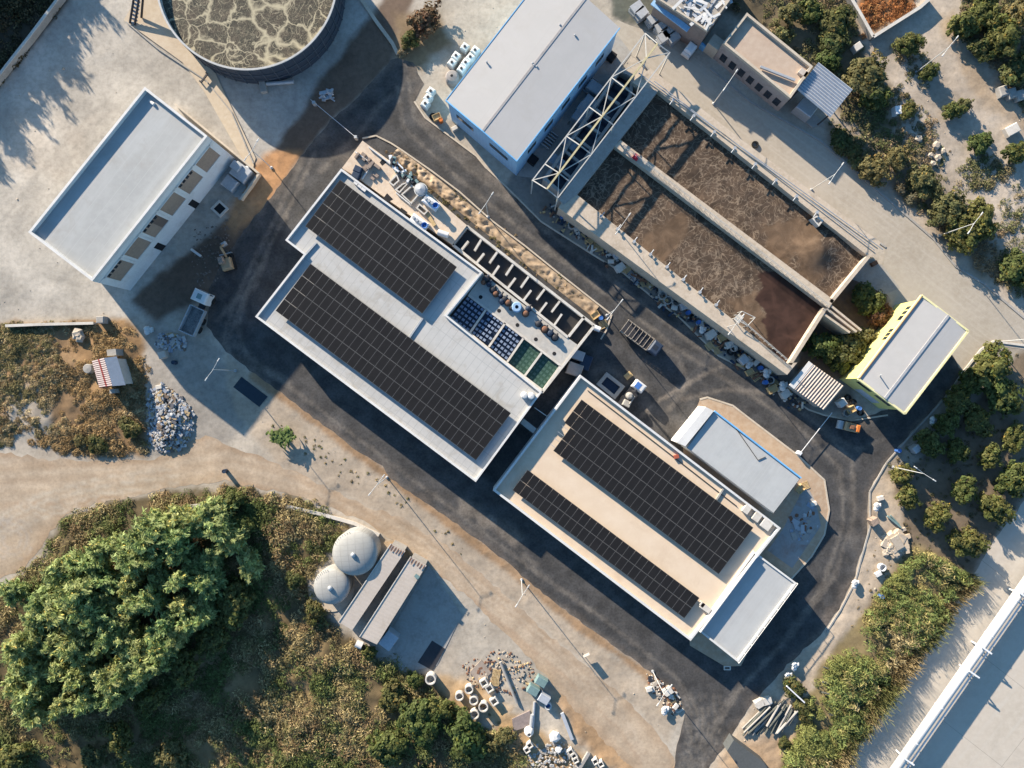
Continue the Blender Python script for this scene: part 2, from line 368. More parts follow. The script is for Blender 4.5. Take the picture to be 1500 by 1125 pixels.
M['sludge'] = foam_mat('aerated_sludge', 'col', None, (.31, .235, .165), 0, 1.0, 3.2, .05, .75)

# ------------------------------------------------------------------ numpy noise and zones
_lat = {}
def vnoise(x, y, seed):
    if seed not in _lat: _lat[seed] = np.random.default_rng(seed).random((256, 256))
    g = _lat[seed]; xi = np.floor(x).astype(int); yi = np.floor(y).astype(int); fx = x-xi; fy = y-yi
    fx = fx*fx*(3-2*fx); fy = fy*fy*(3-2*fy)
    a = g[xi % 256, yi % 256]; b = g[(xi+1) % 256, yi % 256]; c = g[xi % 256, (yi+1) % 256]; d = g[(xi+1) % 256, (yi+1) % 256]
    return a*(1-fx)*(1-fy)+b*fx*(1-fy)+c*(1-fx)*fy+d*fx*fy
def fbm(x, y, seed, octs=4):
    s = 0; a = .5; t = 0
    for i in range(octs): s = s+a*vnoise(x*2**i+17*i, y*2**i+31*i, seed+i); t += a; a *= .5
    return s/t
def sdist(px, py, poly):                      # > 0 inside
    d = np.full(px.shape, 1e9); ins = np.zeros(px.shape, bool); n = len(poly)
    for i in range(n):
        ax, ay = poly[i]; bx, by = poly[(i+1) % n]; ex, ey = bx-ax, by-ay; l2 = ex*ex+ey*ey+1e-9
        t = np.clip(((px-ax)*ex+(py-ay)*ey)/l2, 0, 1); d = np.minimum(d, np.hypot(px-ax-t*ex, py-ay-t*ey))
        c = ((ay > py) != (by > py)) & (px < (bx-ax)*(py-ay)/((by-ay) if by != ay else 1e-9)+ax); ins ^= c
    return np.where(ins, d, -d)
def sdline(px, py, pts):
    d = np.full(px.shape, 1e9)
    for (ax, ay), (bx, by) in zip(pts[:-1], pts[1:]):
        ex, ey = bx-ax, by-ay; t = np.clip(((px-ax)*ex+(py-ay)*ey)/(ex*ex+ey*ey+1e-9), 0, 1)
        d = np.minimum(d, np.hypot(px-ax-t*ex, py-ay-t*ey))
    return d
def sstep(x, a, b): t = np.clip((x-a)/(b-a), 0, 1); return t*t*(3-2*t)

ASPH = [(583, 85), (573, 88), (545, 120), (519, 149), (485, 176), (434, 237), (391, 296), (352, 345), (320, 395), (307, 424), (303, 477), (331, 515),
        (373, 548), (411, 575), (473, 622), (517, 655), (560, 683), (573, 701), (663, 763), (751, 829), (764, 844), (847, 908),
        (943, 977), (996, 1022), (1004, 1042), (998, 1065), (990, 1100), (985, 1150), (1030, 1150), (1041, 1120), (1062, 1092), (1100, 1033), (1153, 974), (1207, 924), (1228, 892),
        (1249, 852), (1260, 815), (1271, 773), (1271, 720), (1297, 675), (1329, 640), (1383, 581), (1410, 545), (1380, 500), (1300, 600), (1247, 616),
        (1207, 608), (1184, 600), (1148, 575), (1105, 548), (1052, 521), (1015, 485), (993, 463), (961, 440), (913, 400), (868, 373), (793, 325), (740, 275), (711, 245),
        (698, 229), (623, 173), (607, 149), (621, 123), (605, 91)]
DIRT = [(-400, 655), (0, 662), (80, 674), (218, 676), (262, 655), (300, 640), (345, 655), (400, 678), (450, 700), (520, 735), (590, 760), (640, 790), (700, 835), (760, 890), (840, 960),
        (900, 1010), (960, 1070), (985, 1110), (985, 1300), (930, 1300), (925, 1125), (860, 1060), (800, 990), (745, 935), (690, 880), (640, 838), (590, 800),
        (540, 768), (460, 735), (400, 718), (330, 705), (240, 718), (140, 738), (95, 752), (60, 800), (30, 835), (0, 850), (-400, 900)]
CROAD = [(905, 30), (985, 60), (1040, 100), (1100, 150), (1200, 205), (1290, 283), (1367, 350), (1399, 390), (1440, 415), (1500, 466), (1800, 690), (1800, 740),
         (1500, 512), (1455, 506), (1440, 514), (1412, 552), (1385, 520), (1330, 470), (1290, 420), (1297, 360), (1072, 195), (930, 85), (880, 50)]
CYARD = [(1600, 640), (1500, 735), (1450, 800), (1425, 842), (1355, 940), (1288, 1026), (1225, 1120), (1120, 1300), (1900, 1300), (1900, 640)]
SCRUB_L = [(-300, 478), (60, 474), (190, 470), (214, 500), (215, 560), (217, 600), (218, 668), (90, 665), (70, 655), (0, 655), (-300, 650)]
FOREST = [(-300, 905), (0, 870), (60, 810), (95, 758), (140, 742), (240, 722), (330, 709), (400, 722), (460, 740), (515, 772), (455, 850), (490, 915), (540, 955), (610, 985),
          (650, 1010), (700, 1060), (760, 1090), (790, 1125), (790, 1500), (-300, 1500)]
ORCH = [(1330, 645), (1390, 580), (1425, 545), (1460, 508), (1900, 560), (1900, 640), (1600, 640), (1500, 735), (1450, 800), (1425, 842), (1320, 830), (1300, 760), (1290, 700)]
SCR_T = [(1060, -200), (1240, -200), (1245, 20), (1262, 62), (1300, 130), (1310, 185), (1295, 215), (1250, 190), (1160, 95), (1085, 20), (1040, 0)]
RED_T = [(1242, -200), (1350, -200), (1345, 0), (1335, 18), (1266, 56)]
ROADSIDE = [(1205, 175), (1300, 195), (1350, 230), (1395, 285), (1450, 345), (1500, 390), (1600, 450), (1600, 480), (1500, 440), (1440, 400), (1330, 300), (1230, 220)]
SCR_TR = [(1395, -200), (1900, -200), (1900, 150), (1500, 170), (1460, 110), (1410, 60)]
REEDS = [(1316, 822), (1340, 800), (1370, 812), (1424, 842), (1354, 938), (1288, 1024), (1222, 1122), (1180, 1200), (1120, 1200), (1153, 1095), (1178, 1040), (1192, 990), (1222, 950), (1270, 890)]
OUTER = [(-500, -500), (105, -500), (101, 0), (-2, 127), (-500, 520)]

# ------------------------------------------------------------------ the ground: one sheet to the horizon
xs = np.concatenate([[-900, -500, -300, -200, -150, -120, -100], np.arange(-88, 88.01, .4), [100, 120, 150, 200, 300, 500, 900]])
ys = np.concatenate([[-900, -500, -300, -200, -150, -110, -85], np.arange(-70, 70.01, .4), [85, 110, 150, 200, 300, 500, 900]])
X, Y = np.meshgrid(xs, ys, indexing='ij'); X = X.ravel(); Y = Y.ravel()
GX = X*10+750; GY = 562.5-Y*10
wob = (fbm(X*.25, Y*.25, 3)-.5)*26+(fbm(X*1.1, Y*1.1, 9)-.5)*10
C = np.tile(np.array([.42, .365, .295]), (len(X), 1))
def paint(poly, c, soft=6, amp=1.0, k=1.0):
    f = sstep(sdist(GX, GY, poly)+wob*amp, -soft, soft)*k
    C[:] = C*(1-f[:, None])+np.array(c)*f[:, None]; return f
paint([(-500, -500), (640, -500), (640, 60), (575, 95), (480, 180), (385, 270), (300, 420), (190, 465), (-500, 478)], (.43, .388, .33), 6, .4)
paint([(200, 0), (260, 60), (375, 235), (445, 180), (520, 100), (545, 60), (520, -80), (200, -80)], (.40, .37, .325), 5, .2)
paint([(612, -60), (606, 0), (579, 66), (575, 92), (519, 152), (485, 180), (434, 240), (391, 300), (345, 370), (318, 425), (230, 470), (185, 440), (255, 385), (340, 310), (378, 255), (432, 175), (484, 98), (560, 0), (600, -60)], (.15, .105, .075), 6, .5)
paint([(352, 262), (396, 225), (440, 225), (402, 285), (370, 325), (345, 345), (325, 330)], (.40, .215, .10), 8, .8)
paint([(575, 20), (640, 20), (660, 60), (620, 100), (585, 85)], (.24, .17, .10), 8, 1)
paint(SCRUB_L, (.27, .165, .08), 7, .9)
paint([(20, 560), (66, 560), (75, 600), (80, 670), (10, 670)], (.36, .31, .25), 8, .8)
paint([(214, 470), (335, 520), (400, 590), (330, 650), (262, 655), (218, 672)], (.33, .295, .25), 8, .7)
paint([(330, 520), (420, 590), (560, 690), (660, 765), (760, 850), (850, 920), (990, 1030), (980, 1090), (900, 1010), (760, 890), (640, 790), (520, 735), (400, 680), (345, 600)], (.40, .325, .245), 6, .8)
band = [(373, 552), (411, 579), (473, 626), (517, 659), (560, 690), (663, 770), (751, 836), (847, 914), (943, 984), (996, 1030)]
for pl, wd, k_ in (([(0, 330), (60, 250), (130, 170), (230, 90)], 5, .88), ([(10, 345), (70, 262), (142, 180), (240, 100)], 5, .9), ([(0, 440), (60, 400), (120, 420), (180, 450)], 6, .85), ([(250, 130), (330, 190), (380, 235)], 8, .9), ([(5, 300), (40, 330), (100, 400), (150, 440)], 4, 1.1),
                  ([(1395, 20), (1420, 80), (1470, 150), (1500, 190)], 7, 1.12), ([(1290, 190), (1360, 250), (1440, 320)], 6, .85), ([(700, 870), (780, 930), (860, 1000)], 5, .88), ([(230, 590), (300, 560), (330, 520)], 10, 1.1)):
    f = sstep(-sdline(GX, GY, pl)+wob*.2, -wd, 0)[:, None]*.8; C[:] = C*(1-f)+C*k_*f
f = sstep(-sdline(GX, GY, band)+wob*.35, -10, -3); C[:] = C*(1-f[:, None])+np.array((.31, .20, .115))*f[:, None]
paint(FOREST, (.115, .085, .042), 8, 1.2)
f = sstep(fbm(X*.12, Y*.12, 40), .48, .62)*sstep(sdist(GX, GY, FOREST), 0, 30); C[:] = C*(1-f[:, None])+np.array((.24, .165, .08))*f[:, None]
paint([(440, 740), (515, 772), (600, 805), (640, 850), (560, 790), (500, 775)], (.40, .26, .13), 8, 1)
paint([(640, 990), (700, 1000), (760, 1060), (900, 1130), (900, 1200), (780, 1200), (720, 1060), (660, 1030)], (.40, .27, .145), 10, 1.3)
paint([(800, 1010), (830, 1000), (930, 1100), (990, 1125), (960, 1200), (880, 1125)], (.42, .27, .15), 10, 1.2)
paint([(520, 950), (600, 870), (628, 826), (680, 905), (640, 985), (600, 985)], (.33, .30, .26), 5, .3)
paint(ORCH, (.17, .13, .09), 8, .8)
paint([(1280, 690), (1312, 700), (1325, 760), (1328, 830), (1270, 900), (1228, 960), (1160, 1065), (1050, 1130), (1050, 1200), (1040, 1200), (1041, 1120), (1100, 1033), (1207, 924), (1262, 815), (1275, 740)], (.46, .37, .275), 5, .8)
paint([(1060, 1095), (1160, 1060), (1200, 1125), (1180, 1200), (1040, 1200)], (.48, .34, .22), 8, 1)
paint([(1390, 575), (1460, 505), (1500, 510), (1420, 600), (1330, 690), (1300, 690)], (.33, .285, .23), 4, .3)
paint([(1250, -100), (1900, -100), (1900, 470), (1500, 450), (1400, 390), (1290, 280), (1230, 180)], (.43, .36, .285), 8, .6)
paint(SCR_T, (.16, .125, .075), 8, 1.2); paint(RED_T, (.27, .135, .06), 4, .7)
paint(ROADSIDE, (.24, .19, .13), 8, 1.3); paint(SCR_TR, (.17, .13, .08), 10, 1.6)
paint([(1375, 20), (1400, 10), (1415, 60), (1450, 130), (1520, 180), (1520, 200), (1440, 150), (1390, 80)], (.38, .29, .20), 8, 1)
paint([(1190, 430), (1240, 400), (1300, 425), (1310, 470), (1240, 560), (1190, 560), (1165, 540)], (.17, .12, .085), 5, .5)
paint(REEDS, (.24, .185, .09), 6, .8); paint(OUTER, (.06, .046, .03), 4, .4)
paint([(900, -100), (1010, -100), (1000, 60), (960, 45), (900, 20)], (.10, .105, .085), 6, .8)
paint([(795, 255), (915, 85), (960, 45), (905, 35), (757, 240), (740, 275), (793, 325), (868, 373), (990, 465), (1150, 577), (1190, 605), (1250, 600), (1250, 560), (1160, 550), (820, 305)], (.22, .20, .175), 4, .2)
paint([(550, 198), (590, 222), (720, 323), (850, 425), (896, 462), (882, 496), (860, 478), (684, 329), (560, 238), (531, 205)], (.40, .285, .19), 3, .2)
mot = .79+.27*fbm(X*.5, Y*.5, 60); C *= mot[:, None]
spot = sstep(fbm(X*.09+5, Y*.09, 71), .56, .72)[:, None]*.22; C[:] = C*(1-spot)+np.array((.34, .26, .185))*spot*(C.mean(1, keepdims=True)/.34)
hill = np.zeros(len(X))
for poly, a in ((SCRUB_L, .7), (FOREST, 1.0), (ORCH, .3), (SCR_T, .6), (RED_T, .5), (SCR_TR, .8), (ROADSIDE, .5), (REEDS, .4), (OUTER, .5)):
    hill += a*sstep(sdist(GX, GY, poly), 2, 40)*(fbm(X*.35, Y*.35, 80, 5)*1.3-.25)
loose = sstep(C[:, 0]-C[:, 2], .10, .22)*(fbm(X*.9, Y*.9, 90, 3)-.4)*.35
flat = np.zeros(len(X))
for poly in (ASPH, DIRT, CROAD, CYARD): flat = np.maximum(flat, sstep(sdist(GX, GY, poly), -6, -1))
Z = (hill+np.maximum(loose, -.05)+(fbm(X*.6, Y*.6, 95, 4)-.5)*.10)*(1-flat)-.004*flat
Z = np.maximum(Z, -.004)
Z = np.where((abs(X) > 89) | (abs(Y) > 71), np.minimum(Z, 0), Z)
nx, ny = len(xs), len(ys)
idx = np.arange(nx*ny).reshape(nx, ny)
quads = np.stack([idx[:-1, :-1].ravel(), idx[1:, :-1].ravel(), idx[1:, 1:].ravel(), idx[:-1, 1:].ravel()], 1)
def np_mesh(name, verts, quads, colors=None, smooth=False, extra=None, dom='POINT'):
    me = bpy.data.meshes.new(name); nv, nq = len(verts), len(quads); k = quads.shape[1]
    me.vertices.add(nv); me.vertices.foreach_set('co', np.ascontiguousarray(verts, dtype=np.float32).ravel())
    me.loops.add(nq*k); me.loops.foreach_set('vertex_index', np.ascontiguousarray(quads, dtype=np.int32).ravel())
    me.polygons.add(nq); me.polygons.foreach_set('loop_start', np.arange(0, nq*k, k, dtype=np.int32))
    me.polygons.foreach_set('loop_total', np.full(nq, k, dtype=np.int32))
    if smooth: me.polygons.foreach_set('use_smooth', np.ones(nq, bool))
    me.update(calc_edges=True)
    if colors is not None:
        a = me.attributes.new('col', 'FLOAT_COLOR', dom)
        a.data.foreach_set('color', np.concatenate([colors, np.ones((len(colors), 1))], 1).astype(np.float32).ravel())
    if extra is not None:
        a = me.attributes.new(extra[0], 'FLOAT', 'POINT'); a.data.foreach_set('value', extra[1].astype(np.float32))
    return me
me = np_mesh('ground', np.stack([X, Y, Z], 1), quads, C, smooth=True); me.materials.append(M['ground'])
ground = bpy.data.objects.new('ground', me); col.objects.link(ground); ground['kind'] = 'structure'
def gz(x, y):
    i = np.clip(np.searchsorted(xs, x)-1, 0, nx-2); j = np.clip(np.searchsorted(ys, y)-1, 0, ny-2)
    return Z.reshape(nx, ny)[i, j]

def ragged(pts, amp=.18, step=.8, z=0.0):     # a broken edge, as roads laid on dirt have
    w_ = PP(pts, z); out = []
    for i in range(len(w_)):
        a, b = Vector(w_[i]), Vector(w_[(i+1) % len(w_)]); n = max(1, int((b-a).length/step)); nrm = Vector((-(b-a).y, (b-a).x)).normalized()
        if (b-a).length > 60: n = 1
        for k in range(n):
            q = a+(b-a)*(k/n)+nrm*(rnd.uniform(-amp, amp) if n > 1 else 0); out.append((q.x, q.y))
    return out
def sheet(name, pts, z, m, amp):
    return MB().poly(ragged(pts, amp), z).build(name, m, kind='structure')
def road(name, pts, z, m, amp, base, marks, edge_c, edge_w, step=.5, seed=5):
    bd = [p_ for p_ in ragged(pts, amp)]; bd = [(max(-95, min(95, x)), max(-75, min(75, y))) for x, y in bd]
    out = [bd[0]]
    for p_ in bd[1:]:
        if math.hypot(p_[0]-out[-1][0], p_[1]-out[-1][1]) > .05: out.append(p_)
    bd = out; bx = np.array(bd); g = np.random.default_rng(seed)
    gx, gy = np.meshgrid(np.arange(max(-79, bx[:, 0].min()), min(79, bx[:, 0].max()), step), np.arange(max(-61, bx[:, 1].min()), min(61, bx[:, 1].max()), step)); gx = gx.ravel()+g.uniform(-.12, .12, gx.size); gy = gy.ravel()+g.uniform(-.12, .12, gy.size)
    ok = sdist(gx, gy, bd) > .25; pts_ = [Vector(p_) for p_ in bd]+[Vector((a, b)) for a, b in zip(gx[ok], gy[ok])]
    vo, _, fo, *_r = delaunay_2d_cdt(pts_, [], [list(range(len(bd)))], 1, 1e-4)
    v = np.array([(p_.x, p_.y) for p_ in vo]); x, y = v[:, 0], v[:, 1]; px, py = x*10+750, 562.5-y*10
    c = np.tile(np.array(base), (len(v), 1)); d_ = sdist(x, y, bd)
    def put(f, k): c[:] = c*(1-f[:, None])+np.array(k)*f[:, None]
    e = (1-sstep(d_+(fbm(x*.5, y*.5, seed)-.5)*2.2, 0, edge_w))*(.35+.65*fbm(x*.12, y*.12, seed+7)); put(np.clip(e, 0, 1)*.8, edge_c)
    for (pl, wd, k, am) in marks:
        f = sstep(-sdline(px, py, pl)+(fbm(x*.9, y*.9, seed+3)-.5)*wd*1.2, -wd, -wd*.25)*am*(.35+.9*fbm(x*.35, y*.35, seed+9)); put(np.clip(f, 0, 1), k)
    c *= (.85+.3*fbm(x*.2, y*.2, seed+11, 5))[:, None]
    me = np_mesh(name, np.column_stack([v, np.full(len(v), z)]), np.array([f if len(f) == 3 else f[:3] for f in fo]), c)
    if me.polygons[0].normal.z < 0: me.flip_normals()
    me.materials.append(m); o = bpy.data.objects.new(name, me); col.objects.link(o); o['kind'] = 'structure'; return o
def off(pl, dx, dy): return [(a+dx, b+dy) for a, b in pl]
DU = (.155, .135, .114); DK = (.042, .041, .042); SD = (.24, .20, .16)
r1 = [(452, 232), (420, 300), (385, 370), (352, 440), (338, 490), (352, 530), (420, 580), (520, 655), (640, 745), (760, 835), (880, 920), (980, 1000), (1020, 1060), (1020, 1130)]
r2 = [(590, 120), (600, 180), (680, 255), (760, 320), (850, 390), (920, 440), (1000, 505), (1090, 560), (1180, 620), (1240, 680), (1245, 760), (1215, 850), (1150, 940), (1075, 1020), (1030, 1090)]
AM = []
for q, o in ((r1, 0), (r1, 1), (r2, 0), (r2, 1)):
    for k_ in (-1, 1): AM.append((off(q, 9*k_+rnd.uniform(-2, 2), -7*k_+rnd.uniform(-2, 2)) if o else off(q, 22*k_, -16*k_), 4.5, DU if o else DK, .75 if o else .5))
AM += [([(318, 470), (345, 440), (372, 420), (390, 380)], 7, DU, .8), ([(330, 505), (345, 470), (360, 430), (380, 390)], 5, DU, .8), ([(345, 545), (390, 540), (420, 560)], 8, DU, .6), ([(590, 130), (560, 150), (530, 190), (470, 250)], 6, DU, .55),
       ([(930, 480), (990, 520), (1010, 560), (980, 600)], 5, DU, .6), ([(1060, 535), (1010, 560), (960, 590), (940, 610)], 4, SD, .6), ([(1000, 640), (960, 600), (930, 560), (880, 545)], 16, DU, .45), ([(1120, 575), (1060, 570), (1000, 585)], 5, SD, .5),
       ([(640, 200), (690, 240), (740, 285)], 14, DU, .5), ([(1225, 700), (1250, 740), (1250, 800)], 10, DU, .4), ([(680, 740), (720, 765), (760, 790)], 16, SD, .6), ([(1180, 590), (1220, 640), (1260, 660), (1300, 640)], 5, DU, .5)]
for i in range(14): a = i/14; AM.append(([(985+75*a, 1010+12*a), (1000+62*a, 1045+10*a), (1003+50*a, 1080+8*a), (990+40*a, 1130)], 2.2, DU if i % 2 else (.10, .095, .09), .8))
for i in range(16): x_, y_ = rnd.uniform(330, 1250), rnd.uniform(150, 1000); AM.append(([(x_, y_), (x_+rnd.uniform(-25, 25), y_+rnd.uniform(-18, 18))], rnd.uniform(4, 12), rnd.choice((DK, DU, DU)), .5))
d1 = [(-60, 715), (120, 705), (240, 697), (340, 680), (420, 700), (520, 745), (620, 805), (720, 880), (820, 965), (900, 1045), (955, 1130)]
DM = []
for k_, wd, kk, am in ((-24, 4, (.31, .225, .15), .6), (-15, 4, (.44, .355, .265), .65), (-6, 3.5, (.32, .235, .16), .6), (3, 4, (.44, .35, .26), .65), (10, 3.5, (.37, .285, .20), .6), (19, 5, (.43, .345, .255), .6), (28, 4, (.36, .25, .165), .6), (-36, 6, (.42, .345, .265), .5)):
    DM.append((off(d1, k_*.35, k_), wd, kk, am))
DM += [(off([(-40, 800), (10, 770), (60, 745), (150, 720), (260, 705)], 0, k_), 4, (.45, .395, .32), .6) for k_ in (-20, -8, 4, 14)]
for r_ in (14, 22, 30): DM.append(([(18+r_*math.cos(t_), 790+r_*math.sin(t_)) for t_ in np.linspace(0, 6.28, 24)], 2.5, (.36, .31, .26), .7))
road('dirt_road', DIRT, .008, M['dirt_road'], .3, (.385, .298, .212), DM, (.33, .225, .14), 1.6, .5, 5)
sheet('concrete_yard', CYARD, .012, M['conc_yard'], .15)
sheet('concrete_road', CROAD, .016, M['conc_road'], .06)
road('asphalt_road', ASPH, .021, M['asphalt'], .14, (.058, .056, .055), AM, (.150, .122, .098), 1.2, .42, 15)
def kerb(pts, h=.13, wd=.22, m='kerb', closed=False):
    mb = MB(); w_ = PP(pts)
    if closed: w_ = w_+[w_[0]]
    for a, b in zip(w_[:-1], w_[1:]): mb.beam((*a, h/2), (*b, h/2), wd, h)
    return mb.build('kerb', M[m], kind='structure')
kerb([(531, 203), (551, 199), (573, 210), (587, 219), (633, 251), (673, 281), (720, 323), (770, 361), (817, 399), (850, 425), (869, 440), (896, 461), (888, 484), (880, 497)])
kerb([(607, 149), (623, 173), (698, 229), (711, 245), (740, 272), (793, 325), (868, 373), (913, 400), (961, 440), (993, 463), (1052, 521), (1105, 548), (1148, 575), (1184, 600), (1207, 608), (1247, 616), (1300, 608)])
ISL = [(1025, 585), (1036, 582), (1073, 594), (1100, 615), (1167, 666), (1207, 703), (1214, 747), (1207, 783), (1188, 815), (1140, 868), (1085, 975), (1062, 976), (1010, 945), (1000, 648)]
isl = MB(); isl.poly(PP(ISL), .12); isl.build('paved_island', mat('island_soil', (.42, .30, .20), (.36, .25, .165), (.48, .38, .28), scale=.2, fine=1.2, bump=.3), kind='structure')
kerb(ISL[:10], .16, .25)
MB().poly(PP([(1155, 757), (1180, 708), (1194, 735), (1202, 770), (1160, 832), (1124, 806), (1148, 772)]), .135).build('concrete_slab', mat('bluish_slab', (.30, .295, .285), (.25, .25, .245), (.34, .33, .32), scale=.3, fine=1.5, stain=(.35, (.25, .10, .05), .5)), kind='structure')
MB().poly(PP([(1238, 405), (1262, 380), (1292, 388), (1318, 422), (1295, 432), (1275, 420)]), .03).build('concrete_slab', M['conc_grey'], kind='structure')
MB().poly(PP([(560, 948), (628, 828), (677, 900), (640, 975), (590, 985)]), .05).build('concrete_slab', M['conc_grey'], kind='structure')
kerb([(524, -8), (552, 33), (575, 64), (583, 80)], .3, .5, 'kerb')
kerb([(940, 95), (1072, 199), (1160, 265), (1297, 362)], .12, .25, 'conc_grey')
kerb([(1040, 100), (1100, 150), (1200, 205), (1290, 283), (1367, 350), (1399, 390), (1440, 415), (1500, 466)], .12, .3, 'conc_grey')
kerb([(1500, 506), (1455, 500), (1437, 512), (1408, 548)], .15, .3, 'conc_pale')
kerb([(1408, 548), (1383, 584), (1329, 643), (1299, 677), (1274, 720), (1274, 773), (1262, 816), (1252, 853), (1231, 893), (1210, 926)], .12, .2, 'conc_grey')

# ------------------------------------------------------------------ buildings
def base_of(poly): return (sum(p[0] for p in poly)/len(poly), sum(p[1] for p in poly)/len(poly), 0)
def lerp(a, b, t): return (a[0]+(b[0]-a[0])*t, a[1]+(b[1]-a[1])*t)
def facade(p, q, s0, s1, z0, z1, out=0.0, thick=.12, mb=None, mi=0):     # a slab on the wall p-q (outside on the right of p->q)
    d = Vector(q)-Vector(p); n = Vector((d.y, -d.x)).normalized(); a = Vector(lerp(p, q, s0)); b = Vector(lerp(p, q, s1))
    mb = mb or MB(); o = n*out; i = n*(out-thick)
    mb.prism([(a+o)[:], (b+o)[:], (b+i)[:], (a+i)[:]], z0, z1, mi); return mb

# white warehouse at the upper left
h = 9.1; R = PP([(212, 127), (304, 199), (135, 412), (41, 340)], h); R = ccw(R)
wh = thing('warehouse', 'white walled warehouse with flat grey parapet roof and brown shuttered bays, beside the round tank', 'warehouse', base_of(R))
N_, E_, S_, W_ = PP([(212, 127), (304, 199), (135, 412), (41, 340)], h)
wm = MB()
wm.walls([N_, W_, S_, E_], 0, h-.6)
wm.build('wall', M['plaster'], wh)
MB().poly(inset(R, .3), h-.6).build('roof', M['roof_flat'], wh)
MB().ring(R, .32, h-.6, h).build('parapet', M['white_paint'], wh)
d = Vector(E_)-Vector(S_); n_ = Vector((d.y, -d.x)).normalized()
for i in range(6):
    s0 = .045+i*.158; s1 = s0+.125
    fr = facade(S_, E_, s0-.010, s1+.010, 3.55, 3.75, .10); facade(S_, E_, s0-.010, s1+.010, 7.25, 7.4, .10, mb=fr)
    facade(S_, E_, s0-.012, s0, 3.55, 7.4, .11, mb=fr); facade(S_, E_, s1, s1+.012, 3.55, 7.4, .11, mb=fr)
    wf = fr.build('window', M['plaster'], wh)
    cut = .45 if i % 2 == 0 else .12
    facade(S_, E_, s0, s1, 3.75, 7.25, .02, .02).build('shutter', M['brown_panel'], wf)
    bars = MB()
    for k in range(4): facade(S_, E_, s0+.006+k*.03, s0+.026+k*.03, 6.55, 7.15, .05, .02, mb=bars)
    if i % 2 == 0: bars.build('pane', M['glass_dark'], wf)
for s in (.30, .62): facade(S_, E_, s, s+.04, 0, 2.3, .03, .03).build('door', M['dark'], wh)
facade(S_, E_, .0, 1, 7.55, 7.6, .06, .06).build('ledge', M['white_paint'], wh)
mb = MB(); mb.tube((*P(226, 157, 7), 7.2), (*P(224, 151, 7.8), 8.6), .16); mb.tube((*P(222, 150, 8.4), 8.5), (*P(227, 154, 8.4), 8.6), .22); mb.build('vent_pipe', M['white_paint'], wh)
mb = MB(); mb.box((*P(262, 324, 0), 0), (1.3, 1.0, 1.9), ANG); mb.box((*P(258, 331, 0), 0), (.8, .8, 1.2), ANG); mb.build('meter_cabinet', M['teal'], wh)
# walled yard at its northeast end
yd = thing('yard_wall', 'low tan wall round the small dark yard at the right end of the white warehouse', 'wall', (*P(345, 225), 0))
mb = MB(); Y1 = PP([(256, 152), (379, 254), (352, 292)], .9)
for a, b in zip(Y1[:-1], Y1[1:]): mb.beam((*a, .45), (*b, .45), .3, .9)
mb.build('wall', M['kerb'], yd)
mb = MB(); mb.poly(PP([(345, 232), (376, 257), (352, 294), (318, 270)]), .06); mb.build('yard_floor', M['conc_grey'], yd)
for (x, y, a, c, z) in ((352, 252, 2.6, 2.2, 1.2), (336, 268, 2.0, 1.8, .9), (345, 243, 1.5, 1.2, 1.5)):
    tag(MB().box((*P(x, y, z), 0.06), (a, c, z), ANG, bev=.1).build('equipment_cabinet', M['metal_grey']),
        {352: 'largest grey cabinet in the walled yard by the white warehouse', 336: 'low grey cabinet in the walled yard next to the dark pit', 345: 'tall narrow grey cabinet against the yard wall of the white warehouse'}[x], 'cabinet', 'cabinets in the walled yard')
tag(MB().lathe((*P(361, 247, .9), .06), [(.45, 0), (.5, .6), (.35, .95), (.0, 1.0)], 14).build('storage_drum', M['white_paint']), 'small white drum in the corner of the walled yard', 'drum')
pt = thing('inspection_pit', 'small square dark pit with pale rim beside the white warehouse', 'pit', (*P(322, 306), 0))
MB().ring(PP([(322, 293), (336, 306), (323, 319), (309, 306)]), .3, 0, .25).build('rim', M['conc_pale'], pt)
MB().poly(PP([(322, 296), (333, 306), (323, 316), (312, 306)]), .08).build('opening', M['dark'], pt)

# round scum tank
ht = 4.6; k = (H-ht)/H; tc = P(361, -31, ht); tr = 133*.1*k
tk = thing('round_tank', 'large round open tank with dark panelled wall and pale rim', 'tank', (*tc, 0))
MB().lathe((*tc, 0), [(tr-.05, 0), (tr-.05, ht-.15)], 96).build('wall', M['tank_wall'], tk)
MB().lathe((*tc, 0), [(tr+.08, ht-.15), (tr+.08, ht), (tr-.18, ht), (tr-.18, ht-1.3)], 96).build('rim', M['rim'], tk)
mb = MB()
for i in range(48):
    a = 2*math.pi*i/48; mb.box((tc[0]+(tr+.01)*math.cos(a), tc[1]+(tr+.01)*math.sin(a), 0), (.16, .1, ht-.2), a)
for z in (1.2, 2.5): mb.lathe((*tc, z), [(tr-.02, 0), (tr+.06, 0), (tr+.06, .12), (tr-.02, .12)], 96)
mb.build('rib', mat('tank_rib', (.085, .10, .12), rough=.5), tk)
MB().lathe((*tc, 0), [(.85, ht-1.2), (.85, ht-.6), (.7, ht-.5), (0, ht-.5)], 20).build('centre_column', mat('rusty_cap', (.5, .36, .18)), tk)
wv = MB(); wv.poly([(tc[0]+(tr-.15)*math.cos(2*math.pi*i/96), tc[1]+(tr-.15)*math.sin(2*math.pi*i/96)) for i in range(96)], ht-.9)
wv.build('water', M['scum'], kind='structure')
ap = MB(); ap.poly(PP([(182, 30), (200, 0), (225, -40), (262, 20), (310, 95), (375, 232), (369, 256), (300, 135), (268, 92)]), .14)
ap.build('concrete_apron', mat('warm_slab', (.50, .41, .30), (.45, .36, .26), (.54, .46, .35), scale=.2, fine=1.5, bump=.1, stain=(.3, (.38, .30, .22), .5)), kind='structure')
kerb([(186, 33), (232, 72), (282, 105), (302, 118), (340, 165), (372, 240)], .25, .18, 'conc_grey')
st = thing('metal_stair', 'dark steel steps with rails beside the round tank at the top edge', 'stairs', (*P(205, 10), 0))
